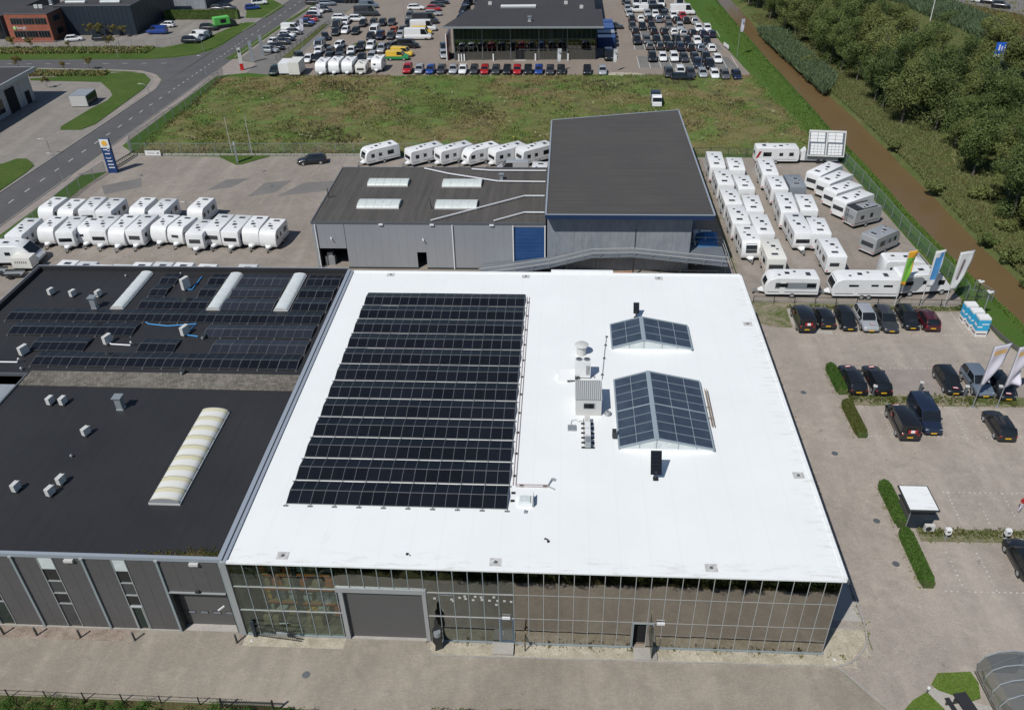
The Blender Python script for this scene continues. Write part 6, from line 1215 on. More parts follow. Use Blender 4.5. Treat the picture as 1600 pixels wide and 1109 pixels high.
# dark shed with white roof
sd = thing('garden_shed', 'dark grey shed with white flat roof in the car park', 'shed', (50.45, 12.1, 0))
MB().box(-.95, 0, 0, .95, 2.1, 2.3).build('wall', 'panel_dark', sd)
for k in range(6): MB().box(-.95 + k * .318, -.02, .08, -.95 + k * .318 + .3, 0, 2.28).build('cladding_board', 'dark_blue_wall', sd)
MB().box(-1.35, -.5, 2.3, 1.0, 2.35, 2.42).build('roof_frame', 'steel_black', sd); MB().box(-1.25, -.4, 2.42, .9, 2.25, 2.45).build('roof', 'roof_white', sd); MB().cyl(-.98, -.1, 0, 2.3, .04, 6).build('downpipe', 'galv', sd)
ac('small outdoor unit against the shed front', 51.15, 11.75, .05, .3, .75, .6, 0, False, None)
# glazed shelter, benches and corner things
gs = thing('glass_shelter', 'curved glazed bicycle shelter at the bottom right corner', 'shelter', (49.9, -1.0, 0), 0)
A_ = [(0, 0, 0), (-.1, 0, 1.0), (.15, 0, 1.7), (.8, 0, 2.15), (1.7, 0, 2.35), (2.6, 0, 2.25)]
for k in range(6):
    y = -k * 1.05; sk = -k * .0
    MB().tube([(p[0] + k * .03, y, p[2]) for p in A_], .035, 6).build('hoop', 'shelter_frame', gs)
    if k < 5:
        for p, q in zip(A_, A_[1:]):
            MB().add([(p[0] + k * .03, y - .04, p[2]), (q[0] + k * .03, y - .04, q[2]), (q[0] + .03 + k * .03, y - 1.01, q[2]), (p[0] + .03 + k * .03, y - 1.01, p[2])], [(0, 1, 2, 3)]).build('pane', 'glass_shelter', gs)
MB().tube([(-.08, .02, .03), (.1, -5.4, .03)], .04, 6).tube([(2.6, .02, 2.25), (2.75, -5.4, 2.25)], .04, 6).build('rail', 'steel_black', gs)
for y in (0, -5.25): MB().add([(0, y, 0), (2.6, y, 0), (2.6, y, 2.25), (1.7, y, 2.35), (.8, y, 2.15), (.15, y, 1.7), (-.1, y, 1.0)], [(0, 1, 2, 3, 4, 5, 6)]).build('end_pane', 'glass_shelter', gs)
MB().bar((0, 0, .05), (2.6, 0, 2.2), .04).build('brace', 'shelter_frame', gs); MB().cyl(2.6, 0, 0, 2.25, .04, 6).cyl(2.7, -5.25, 0, 2.25, .04, 6).build('column', 'shelter_frame', gs)
for x, y, w_, L, lb in ((47.25, -4.2, .3, 1.8, 'narrow dark bench left of the dark table'), (48.05, -4.1, .85, 2.0, 'dark grey outdoor table by the glazed shelter')):
    r_ = thing('bench' if w_ < .5 else 'table', lb, 'bench' if w_ < .5 else 'table', (x, y, 0), R(12)); z = .45 if w_ < .5 else .74
    MB().box(-w_ / 2, -L / 2, z - .06, w_ / 2, L / 2, z).build('top', 'black_plastic', r_)
    for sy_ in (-1, 1): MB().box(-w_ / 2 + .03, sy_ * L * .38 - .05, 0, w_ / 2 - .03, sy_ * L * .38 + .05, z - .06).build('leg', 'steel_black', r_)
r_ = thing('bollard_lamp', 'small white topped bollard at the corner lawn', 'bollard', (46.1, -2.75, 0)); MB().cyl(0, 0, 0, .5, .06, 8).build('post', 'alu_dark', r_); MB().cyl(0, 0, .5, .62, .1, 10).build('top', 'white_plastic', r_)
# bollards, gate piece and standing figures along the front
for x, y, lb in ((-17.6, -.75, 'dark slanted bollard furthest left on the rusty gravel'), (-15.13, -.74, 'dark bollard on the rusty gravel, second from left'), (-11.9, -.8, 'dark bollard on the rusty gravel between two light strips'), (-7.9, -.85, 'dark bollard at the end of the rusty gravel by the side door'), (-.55, -.75, 'dark bollard at the corner between dark hall and glass hall')):
    r_ = thing('bollard', lb, 'bollard', (x, y, 0), 0, 'dark bollards before the dark hall'); MB().box(-.05, -.05, .02, .05, .05, .85).build('post', 'steel_black', r_); MB().box(-.07, -.07, .85, .07, .07, .88).build('cap', 'alu_dark', r_); MB().box(-.1, -.1, 0, .1, .1, .02).build('foot', 'alu_dark', r_)
gt = thing('steel_gate', 'low green steel gate with spikes before the clear glass panes', 'gate', (.62, -.18, 0), R(-6))
MB().box(-.12, -.08, 0, .12, .08, 1.6).build('gate_post', 'dark_blue_wall', gt); MB().bar((.1, 0, 1.45), (3.2, 0, .8), .05).bar((.1, 0, .9), (3.4, 0, .35), .05).bar((.1, 0, .15), (3.4, 0, .12), .05).build('rail', 'steel_black', gt)
for k in range(22): z = 1.42 - k * .029; MB().box(.2 + k * .142, -.012, .1, .222 + k * .142, .012, z * .7 + .1).build('picket', 'steel_black', gt)
MB().box(1.7, -.1, .55, 2.5, .0, .85).build('motor_box', 'galv', gt)
f2 = thing('spiked_fence', 'short dark spiked fence at the bottom photo edge', 'fence', (.3, -5.98, 0))
MB().box(0, -.03, 1.0, 3.4, .03, 1.06).box(0, -.03, .15, 3.4, .03, .2).build('rail', 'steel_black', f2)
for k in range(30): MB().box(.05 + k * .112, -.012, .1, .075 + k * .112, .012, 1.2).build('picket', 'steel_black', f2)
for x in (0, 3.4): MB().box(x - .05, -.05, 0, x + .05, .05, 1.35).build('post', 'steel_black', f2)
f3 = thing('low_edge_fence', 'low dark wire fence along the shrubs at the bottom edge', 'fence', (0, 0, 0))
for x in np.arange(-30, .9, 2.6): MB().box(x - .03, -5.68, 0, x + .03, -5.62, .9).build('post', 'steel_black', f3)
MB().box(-30, -5.66, .8, .9, -5.64, .83).box(-30, -5.66, .4, .9, -5.64, .42).build('wire', 'steel_black', f3)
st_ = thing('silhouette_figure', 'black cut-out figure standing on the gravel beside the roller door', 'sculpture', (13.75, -.75, 0), R(25)); prof = [(-.25, 0), (.3, 0), (.25, .6), (.38, 1.2), (.3, 1.7), (.42, 2.1), (.3, 2.5), (.12, 2.7), (.1, 3.2), (-.02, 3.35), (-.12, 3.1), (-.15, 2.6), (-.35, 2.2), (-.3, 1.7), (-.38, 1.1), (-.2, .6)]
b = MB(); b.add([(x, -.04, z) for x, z in prof] + [(x, .04, z) for x, z in prof], [tuple(range(16)), tuple(range(31, 15, -1))] + [(i, (i + 1) % 16, 16 + (i + 1) % 16, 16 + i) for i in range(16)]); b.build('silhouette', 'steel_black', st_); MB().cyl(-.02, -.12, 1.75, 2.15, .25, 12).build('pale_plate', 'galv', st_)
s2 = thing('bird_post', 'slim dark post with arms right of the entrance step', 'sculpture', (19.75, -.62, 0)); MB().tube([(0, 0, 0), (0, .02, 1.3), (.06, 0, 2.0)], .045, 6).tube([(0, 0, 1.25), (.4, .1, .75)], .035, 5).tube([(0, 0, 1.0), (-.05, 0, 1.1)], .09, 6).build('stem', 'steel_black', s2); MB().cyl(.06, 0, 1.95, 2.15, .05, 6).cyl(-.02, 0, .9, 1.1, .09, 8).build('pale_tip', 'pine', s2)
for x, y, lb in ((.35, -.62, 'small white litter beside the steel gate'), (40.7, -.5, 'small white litter on the gravel at the right corner')): tag(MB().loft([[(x, y, .02), (x + .2, y, .02), (x + .25, y + .15, .02), (x, y + .2, .02)], [(x + .02, y + .03, .1), (x + .12, y + .02, .14), (x + .18, y + .12, .1), (x + .05, y + .14, .07)]]).build('litter', 'white_plastic'), lb, 'litter')
# ------------------------------------------------------------ fences
def fence(label, pts, h, step, mesh_mat='wire_mesh_green', post='galv', rail=True):
    r_ = thing('wire_fence', label, 'fence', (0, 0, 0), 0); pm_ = MB().box(-.035, -.035, 0, .035, .035, h + .05).mesh('fence_post', post)
    for p, q in zip(pts, pts[1:]):
        p, q = Vector(p), Vector(q); L = (q - p).length; n_ = max(1, round(L / step))
        for k in range(n_):
            a = p + (q - p) * k / n_; c_ = p + (q - p) * (k + 1) / n_
            obj('fence_post', pm_, r_, (a.x, a.y, 0)); b = MB(); b.add([(a.x, a.y, .05), (c_.x, c_.y, .05), (c_.x, c_.y, h), (a.x, a.y, h)], [(0, 1, 2, 3)]); b.build('wire_panel', mesh_mat, r_)
        if rail: MB().bar((p.x, p.y, h), (q.x, q.y, h), .04).build('top_rail', post, r_)
    obj('fence_post', pm_, r_, (pts[-1][0], pts[-1][1], 0))
fence('green mesh fence curving beside the main road at the left yard', [(-51.3, 41), (-51.2, 72), (-51.2, 78.6), (-50.6, 82), (-50.2, 85)], 1.9, 3.0)
fence('green mesh fence between the main road and the meadow', [(-50.0, 93.6), (-51.2, 96.5), (-50.6, 102.5), (-50.2, 109), (-49.5, 114.5), (-49.2, 119), (-49.6, 138)], 1.9, 2.9)
fence('mesh fence between caravan yard and meadow, left of tall hall', [(-50, 93.55), (19.5, 93.6)], 1.7, 2.9, 'wire_mesh_grey'); fence('mesh fence between right caravan yard and meadow', [(42.4, 92.35), (64.6, 92.0)], 1.5, 2.7, 'wire_mesh_grey', 'steel_black')
fence('tall mesh fence between right caravan yard and canal dike', [(64.9, 92), (65.7, 81.7), (66.6, 64), (67.75, 53.5), (67.9, 48.2)], 1.9, 3.0)
fence('low dark fence between caravan yard and parked cars', [(43.8, 47.0), (66.8, 46.6)], .9, 2.4, 'wire_mesh_grey', 'steel_black')
fence('mesh fence along the scrub before the brick office', [(-128, 161.5), (-73.5, 161.4), (-68, 165.5)], 1.7, 3.0, 'wire_mesh_grey'); fence('bent fence corner with open gate by the canal dike', [(67.9, 48.2), (70.6, 47.9), (69.6, 50.4)], 1.4, 2.6, 'wire_mesh_grey')
fence('low wire fence along the dealer grass verge', [(-41.8, 150), (-38.0, 184)], .9, 2.4, 'wire_mesh_grey', 'steel_black')
lw = thing('low_wall', 'low concrete wall line between caravan yard and meadow fence', 'wall', (0, 0, 0))
for k in range(34): MB().box(-49.5 + k * 1.17, 92.5, 0, -48.4 + k * 1.17, 92.62, .35).build('wall_block', 'kerb', lw)
bw = thing('timber_edge', 'low dark timber edge along the canal dike by the car park', 'wall', (0, 0, 0))
for p, q in (((68.2, 42.8), (68.45, 40.8)), ((68.45, 40.8), (68.9, 38.9)), ((68.9, 38.9), (69.6, 36.6))): MB().bar((*p, .2), (*q, .2), .14, .4).build('plank', 'panel_dark', bw)
sg = thing('sliding_gate', 'dark steel sliding gate beside the navy pylon', 'gate', (0, 0, 0)); MB().bar((-49.6, 86.2, .9), (-48.6, 92.3, .9), .12).bar((-49.6, 86.2, .2), (-48.6, 92.3, .2), .12).build('beam', 'steel_black', sg)
for k in range(14): MB().box(-49.6 + k * .077 - .02, 86.2 + k * .47 - .02, .2, -49.6 + k * .077 + .02, 86.2 + k * .47 + .02, .9).build('bar', 'steel_black', sg)
for x, y in ((-49.7, 93.4), (-50.1, 93.7), (-49.3, 92.9)): MB().cyl(x, y, 0, 2.3, .04, 6).build('gate_post', 'galv', sg)
bs = thing('road_sign', 'blue road sign standing beyond the tree tops', 'sign', (105.8, 134.5, -3.6), R(-8)); MB().cyl(-.5, 0, 3.6, 9.5, .09, 6).cyl(.5, 0, 3.6, 9.5, .09, 6).build('post', 'galv', bs); MB().box(-1.1, -.12, 8.3, 1.1, -.02, 10.4).build('board', 'sign_blue', bs); MB().box(-.6, -.14, 8.9, -.35, -.12, 10.0).box(-.1, -.14, 8.9, .1, -.12, 9.7).box(.4, -.14, 8.9, .6, -.12, 10.0).build('arrow', 'flag_white', bs); MB().box(-1.1, -.12, 7.7, 1.0, -.02, 8.2).build('lower_board', 'flag_white', bs)
pole('tall white lamp mast rising above the wood at the top', 110, 181.5, 13, .1, 'white_plastic', 'lamp_mast', 'mast')
# person at the right edge
# positions of the parked vehicles in world metres: kind, colour, x, y, heading
CAR_ROWS = [
 ('far right lot, row at the meadow', 'cars parked on the far dealer lot', [('suv','darkgrey',42.96,136.57,-90), ('suv','white',45.32,137.6,-90), ('hatch','darkgrey',47.35,136.86,-90), ('hatch','silver',49.66,136.64,-90), ('hatch','white',51.98,135.99,-90), ('hatch','grey',53.96,135.54,-90), ('hatch','navy',56.21,135.2,-90)]),
 ('lying crosswise on the grass before the far right lot', 'cars parked on the far dealer lot', [('estate','black',45.33,134,0)]),
 ('far right lot, second row', 'cars parked on the far dealer lot', [('suv','black',40.58,148.47,-90), ('hatch','white',42.82,148.81,-90), ('suv','white',45.18,148.38,-90), ('hatch','darkgrey',47.25,148.03,-90), ('hatch','darkgrey',49.6,148.34,-90), ('suv','black',51.85,147.91,-90), ('hatch','white',54.16,147.22,-90)]),
 ('far right lot, nosed against second row', 'cars parked on the far dealer lot', [('suv','navy',49.65,143.34,-90), ('suv','black',51.92,142.78,-90)]),
 ('far right lot, third row', 'cars parked on the far dealer lot', [('suv','black',38.26,162.64,-90), ('hatch','grey',40.57,163.39,-90), ('hatch','black',42.79,163.18,-90), ('hatch','black',45.07,163.12,-90), ('suv','black',47.26,162.66,-90), ('hatch','black',49.63,162.54,-90), ('hatch','white',51.81,162.33,-90), ('hatch','black',53.88,161.89,-90)]),
 ('far right lot, fourth row', 'cars parked on the far dealer lot', [('hatch','grey',40.75,158.1,90), ('hatch','darkgrey',42.96,157.9,90), ('suv','black',45.12,157.08,90), ('suv','navy',47.32,157.03,90), ('hatch','black',49.6,156.62,90), ('hatch','bluegrey',51.84,156.35,90), ('hatch','white',54.06,156.16,90)]),
 ('far right lot, fifth row', 'cars parked on the far dealer lot', [('hatch','darkgrey',38.13,176.48,-90), ('hatch','black',40.48,175.97,-90), ('hatch','black',42.72,176.61,-90), ('hatch','grey',46.89,176.22,-90), ('hatch','silver',49.41,175.71,-90), ('hatch','white',53.62,174.27,-90), ('hatch','white',55.65,173.95,-90)]),
 ('far right lot, sixth row', 'cars parked on the far dealer lot', [('hatch','black',38.39,171.69,90), ('hatch','black',42.77,171.39,90), ('hatch','black',45.15,171.07,90), ('hatch','white',47.44,170.76,90), ('hatch','silver',49.49,169.86,90), ('hatch','black',51.61,169.63,90), ('hatch','navy',53.85,168.91,90), ('hatch','navy',55.83,168.52,90)]),
 ('far right lot, seventh row', 'cars parked on the far dealer lot', [('hatch','silver',38.2,190.06,-90), ('hatch','silver',42.75,189.9,-90), ('hatch','white',44.66,188.85,-90), ('hatch','darkgrey',46.86,188.78,-90), ('hatch','white',49.09,187.53,-90), ('hatch','red',51.26,186.69,-90)]),
 ('far right lot, eighth row', 'cars parked on the far dealer lot', [('hatch','black',38.41,184.45,90), ('hatch','white',40.68,184.18,90), ('hatch','black',42.79,183.92,90), ('hatch','bluegrey',44.97,183.57,90), ('hatch','grey',47.13,183.5,90), ('hatch','black',49.29,182.5,90), ('hatch','black',51.46,182.15,90), ('hatch','silver',53.47,181.53,90)]),
 ('far right lot, topmost rows', 'cars parked on the far dealer lot', [('hatch','black',37.86,204.14,-90), ('suv','darkgrey',38.26,199,-90), ('hatch','silver',38.04,195.11,-90), ('van','white',40.58,201.3,-90), ('van','white',42.68,201.43,-90), ('van','bluegrey',44.74,199.73,-90), ('van','white',47.05,201.04,-90), ('hatch','black',42.94,193.9,-90)]),
 ('parked across the back of the far right lot', 'cars parked on the far dealer lot', [('van','white',40.77,193.92,180), ('van','black',45.8,193.43,0), ('bigvan','white',51.65,190.74,0), ('bigvan','white',51.65,199.01,-90)]),
 ('beside the east wall of the glass showroom', 'cars parked on the far dealer lot', [('hatch','darkgrey',33.97,176.6,0)]),
 ('in the shade of the showroom east wall', 'cars parked on the far dealer lot', [('van','bluegrey',31.69,165.91,-90), ('van','black',31.32,149.89,-90)]),
 ('row between meadow and showroom', 'cars lined up before the showroom', [('suv','red',-10.88,140.37,-90), ('hatch','silver',-8.35,140.17,-90), ('hatch','blue',-6,139.94,-90), ('hatch','darkgrey',-3.7,139.97,-90), ('hatch','silver',-1.22,140.07,-90), ('hatch','white',0.83,139.84,-90), ('hatch','darkgrey',3.15,139.76,-90), ('hatch','red',5.37,139.73,-90), ('hatch','darkgrey',7.72,139.53,-90), ('hatch','black',10.04,139.5,-90), ('hatch','red',12.14,139.47,-90), ('hatch','black',14.39,139.44,-90), ('hatch','blue',16.61,139.4,-90), ('hatch','darkgrey',18.97,139.12,-90), ('hatch','black',21.23,139.09,-90), ('hatch','black',26.56,139.01,-90), ('hatch','silver',29.69,138.73,-90)]),
 ('left of the showroom west wall', 'cars parked on the far dealer lot', [('suv','navy',-5.18,156.62,-80), ('hatch','silver',-4.74,151.81,-75)]),
 ('behind the flag left of the showroom roof', 'cars parked on the far dealer lot', [('suv','black',-4.54,195.35,-110), ('suv','navy',-4.62,203.51,-110), ('suv','darkgrey',-1.75,205.51,-110)]),
 ('row along the road verge', 'cars parked along the road verge', [('hatch','silver',-45.15,156.6,-8), ('hatch','black',-44.44,159.05,-8), ('hatch','white',-45.68,164.01,-8), ('hatch','darkgrey',-44.47,163.82,-8), ('hatch','navy',-44.24,167.11,-8), ('hatch','white',-45.09,170.51,-8), ('hatch','grey',-44.07,173.08,-8), ('van','white',-45.44,176.29,-8), ('hatch','black',-43.71,181.21,-8), ('hatch','blue',-43.46,183.27,-8), ('hatch','red',-43.37,186.44,-8), ('hatch','navy',-43.53,190.69,-8), ('hatch','white',-44.24,195.83,-8), ('hatch','darkgrey',-42.45,197.23,-8)]),
 ('topmost lane of the packed lot', 'used cars packed on the lot left of the showroom', [('estate','bluegrey',-43.53,205.19,0), ('van','bluegrey',-31.26,201.65,0), ('bigvan','darkgrey',-29.94,192.18,0), ('suv','darkgrey',-47.79,206.56,0)]),
 ('upper island of the packed lot', 'used cars packed on the lot left of the showroom', [('estate','white',-35.86,188.15,0), ('hatch','white',-33.55,183.24,-90), ('van','black',-34.6,178.24,-90), ('suv','white',-31.2,186.27,0), ('hatch','black',-28.7,181.22,-90), ('hatch','darkgrey',-26.19,182.07,-90), ('hatch','black',-23.9,182,-90), ('hatch','darkgrey',-21.63,182.21,-90)]),
 ('second island line of the packed lot', 'used cars packed on the lot left of the showroom', [('hatch','black',-33.51,172.36,-90), ('hatch','white',-31.57,174.32,-90), ('hatch','black',-28.93,173.37,-90), ('van','white',-24.17,173.01,-90), ('hatch','black',-24.22,168.1,-90), ('suv','navy',-21.91,168.47,-90), ('hatch','darkgrey',-19.45,168.57,-90), ('hatch','orange',-19.53,173.28,-90), ('hatch','black',-35.04,168.13,-70)]),
 ('middle lane of the packed lot', 'used cars packed on the lot left of the showroom', [('van','bluegrey',-34.44,159.97,-90), ('hatch','white',-29.96,160.29,-100), ('hatch','white',-33.46,155.37,-90), ('hatch','grey',-30.75,154.56,-90), ('suv','black',-28.32,154.5,-90), ('hatch','white',-25.99,155.22,-90), ('suv','black',-24.49,158.22,-90), ('suv','white',-22.38,159.33,-90), ('suv','silver',-19.43,156.58,-90), ('hatch','grey',-17.8,159.24,-120)]),
 ('lowest line of the packed lot', 'used cars packed on the lot left of the showroom', [('suv','darkgrey',-36.51,150.25,-60), ('hatch','white',-34.17,148.8,-90), ('hatch','black',-32.29,149.48,-90), ('hatch','black',-29.8,150.15,-90), ('hatch','darkgrey',-27.45,149.75,-90), ('hatch','darkgreen',-24.92,149.34,-90), ('hatch','black',-22.52,149.09,-90), ('suv','silver',-20.28,149.95,-90)]),
 ('beside the yellow vans left of the showroom', 'used cars packed on the lot left of the showroom', [('hatch','silver',-17.3,169.32,-90), ('hatch','darkgrey',-17.48,173.62,-90), ('hatch','black',-17.15,181.01,-90), ('van','black',-13.86,159.85,0)]),
 ('drive between the used cars and the showroom', 'used cars packed on the lot left of the showroom', [('bigvan','white',-12.65,167.51,0), ('van','yellow',-12.51,172.21,0), ('bigvan','white',-12.58,175.76,0), ('van','yellow',-14.05,153,-10)]),
 ('back right corner of the packed lot', 'used cars packed on the lot left of the showroom', [('suv','grey',-18.07,188.75,-90), ('estate','white',-17.99,199.1,0), ('bigvan','darkgrey',-13.12,183.3,0), ('estate','silver',-12.5,191.92,0), ('hatch','red',-13.04,197.57,0), ('hatch','darkgrey',-12.79,202.23,0), ('hatch','black',-11.93,205.81,0)]),
 ('between the two small buildings at top left', 'cars at the top left businesses', [('hatch','white',-96.79,167.88,20), ('hatch','black',-90.23,168.17,10)]),
 ('on the yard beside the dark blue hall', 'cars at the top left businesses', [('van','blue',-78.91,174.55,180), ('hatch','white',-79.19,181.34,180), ('suv','black',-66.73,165.17,0), ('van','white',-66.57,169.82,160), ('hatch','bluegrey',-65.08,168.47,-90), ('hatch','darkgrey',-64.83,170.17,-90), ('suv','black',-67.01,177.77,0)]),
 ('beyond the clipped hedge at the top', 'cars at the top left businesses', [('hatch','grey',-72.6,200.27,0), ('hatch','darkgrey',-69.92,201.04,0), ('hatch','blue',-63.23,200.79,20), ('suv','white',-63.06,206.61,20)]),
 ('far right corner road beyond the trees', 'cars beyond the tree belt', [('hatch','white',129.46,201.54,-30), ('hatch','black',131.09,200.01,-30), ('suv','black',131.92,194.74,-30)]),
 ('left of the trailers at the meadow edge', 'used cars packed on the lot left of the showroom', [('suv','darkgreen',-38.83,139.31,-90)]),
 ('alone on the caravan forecourt', 'car on the caravan forecourt', [('estate','black',-18.17,89.29,-168)]),
 ('behind the grey workshop roof among the caravans', 'van among the caravans', [('van','silver',14.16,85.64,180)]),
 ('kerbside row under the caravan yard fence', 'cars in the front car park', [('smallvan','black',48.29,42.82,90), ('hatch','black',50.67,43.21,90), ('hatch','black',52.95,42.94,-90), ('suv','silver',55.08,42.82,-90), ('estate','darkgrey',57.27,42.93,-90), ('hatch','black',59.65,43.3,-90), ('hatch','burgundy',61.68,43.02,90)]),
 ('middle row of the front car park', 'cars in the front car park', [('estate','black',50.57,31.6,90), ('estate','black',52.89,31.58,90), ('hatch','black',59.76,31.65,-90), ('suv','bluegrey',62.42,31.43,-90), ('hatch','black',64.35,30.89,-90)]),
 ('lower row of the front car park', 'cars in the front car park', [('smallvan','black',53.22,25.02,90), ('smallvan','navy',55.58,25.86,-90), ('hatch','black',61.78,24.77,90)]),
 ('cut off at the right edge by the charging post', 'cars in the front car park', [('hatch','black',56.96,8.62,90)]),
]
CARAVAN_ROWS = {
 'A': [('w',-49.06,60.27,4.67,-89.3), ('p',-45.87,61.62,3.11,-93.1), ('wl',-43.02,61.22,4.21,-86.2), ('p2',-40.75,61.49,2.68,-91.7), ('wl',-38.56,61.56,3.96,-90.7), ('p',-36.06,61.66,4.38,-92.8), ('w',-33.7,61.86,4.24,-93.2), ('p',-30.71,62.23,3.1,-98.9), ('w2',-28.26,61.8,2.98,-100.8), ('w',-25.41,60.7,3.43,-91.3), ('w',-23.27,61.96,4.13,-95.1), ('wl',-20.82,61.74,4.4,-94.4), ('p',-18.34,61.73,3.68,-93.1), ('p',-15.91,61.22,3.2,-95.9)],
 'B': [('p',-49.03,67.72,3.23,-94.4), ('p',-46.07,67.28,3.37,-91.7), ('w',-43.24,67.73,3.1,-86.9), ('w',-40.53,67.45,3.03,-92.5), ('p',-36.22,67.91,3.28,-93.5), ('w',-33.08,67.38,3.24,-92.7), ('p',-27.94,67.78,3.38,-96.3)],
 'R1': [('w',44.69,84.81,6.32,-92.5), ('w',44.79,77.9,5.6,-90.8), ('w',44.78,71.31,5.1,-89.6), ('w',44.81,65.37,5.44,-90.4), ('big',45.12,59.45,3.97,-88.3)],
 'R2': [('w',47.36,83.14,4.85,-93.2), ('w',47.39,76.32,4.86,-89.4), ('w',47.3,69.08,5.2,-92.1), ('w',47.33,62.66,5.7,-90.7), ('red',47.35,55.64,5.21,-90.4)],
 'R3': [('w',51.79,82.05,6.23,-92.8), ('w',51.96,76.1,4.76,-91.4), ('w',51.81,69.27,6.77,-93.9), ('w',51.97,62.89,6.01,-89.2)],
 'R4': [('g',54.55,76.6,4.26,-90.1), ('w',54.47,69.43,5.09,-93.8), ('w',54.38,62.23,4.62,-93.1), ('w',54.51,56.17,4.96,-90.2)],
 'R5': [('wl',59.87,81.19,5.62,-135.6), ('wl',60.53,78.1,5.05,-140.2), ('wl',60.77,74.65,4.82,-145.5), ('wl',61.27,71.28,5.17,-145.2)],
 'R5g': [('gs',61.73,68.14,3.72,-152.8), ('gl',61.7,60.6,4.2,-142.1)],
}
# ------------------------------------------------------------ cars
def catmull(rows, n):
    rows = [np.array(r_) for r_ in rows]; out = []
    P = [rows[0]] + rows + [rows[-1]]
    for i in range(1, len(P) - 2):
        for k in range(n):
            t = k / n; p0, p1, p2, p3 = P[i - 1], P[i], P[i + 1], P[i + 2]
            out.append(.5 * ((2 * p1) + (-p0 + p2) * t + (2 * p0 - 5 * p1 + 4 * p2 - p3) * t * t + (-p0 + 3 * p1 - 3 * p2 + p3) * t ** 3))
    out.append(rows[-1]); return out
# per kind: length, half width, stations of the lower body (x, halfwidth factor, sill z, top z), greenhouse (base x rear, top x rear, top x front, base x front), roof z, belt z
KINDS = {
 'hatch': dict(L=4.1, w=.87, st=[(-2.0, .8, .42, .72), (-1.95, .9, .32, .88), (-1.5, .98, .26, .93), (-.4, 1, .22, .92), (.75, 1, .22, .92), (1.4, .97, .25, .84), (1.9, .88, .3, .72), (2.06, .74, .38, .56)], gh=(-1.93, -1.45, .25, 1.02), roof=1.47, belt=.9),
 'estate': dict(L=4.7, w=.9, st=[(-2.3, .8, .42, .75), (-2.26, .92, .32, .9), (-1.7, .98, .26, .93), (-.4, 1, .22, .92), (.85, 1, .22, .91), (1.6, .97, .25, .82), (2.15, .88, .3, .7), (2.35, .72, .38, .55)], gh=(-2.22, -1.7, .3, 1.15), roof=1.45, belt=.9),
 'suv': dict(L=4.4, w=.92, st=[(-2.15, .82, .48, .85), (-2.1, .92, .38, 1.02), (-1.6, .98, .32, 1.06), (-.4, 1, .28, 1.05), (.85, 1, .28, 1.04), (1.5, .97, .32, .97), (2.05, .9, .36, .85), (2.2, .78, .45, .68)], gh=(-2.05, -1.7, .35, 1.05), roof=1.66, belt=1.02),
 'smallvan': dict(L=4.75, w=.93, st=[(-2.36, .9, .4, .9), (-2.33, .97, .32, 1.1), (-1.7, 1, .28, 1.12), (-.4, 1, .25, 1.12), (1.1, 1, .25, 1.08), (1.7, .97, .28, .98), (2.2, .9, .32, .84), (2.37, .78, .42, .66)], gh=(-2.34, -2.2, .75, 1.4), roof=1.86, belt=1.1),
 'van': dict(L=5.0, w=.97, st=[(-2.5, .92, .42, 1.0), (-2.46, .98, .34, 1.2), (-1.7, 1, .3, 1.22), (-.4, 1, .28, 1.22), (1.3, 1, .28, 1.18), (1.9, .97, .3, 1.05), (2.35, .92, .34, .88), (2.5, .8, .44, .7)], gh=(-2.47, -2.4, .95, 1.6), roof=1.96, belt=1.18),
 'bigvan': dict(L=6.4, w=1.02, st=[(-3.2, .95, .45, 1.2), (-3.16, .99, .36, 1.35), (-2.2, 1, .34, 1.35), (-.4, 1, .32, 1.35), (2.0, 1, .32, 1.35), (2.6, .97, .34, 1.2), (3.05, .92, .38, .95), (3.2, .8, .48, .75)], gh=(-3.17, -3.1, 1.7, 2.35), roof=2.6, belt=1.33)}
CARM = {}
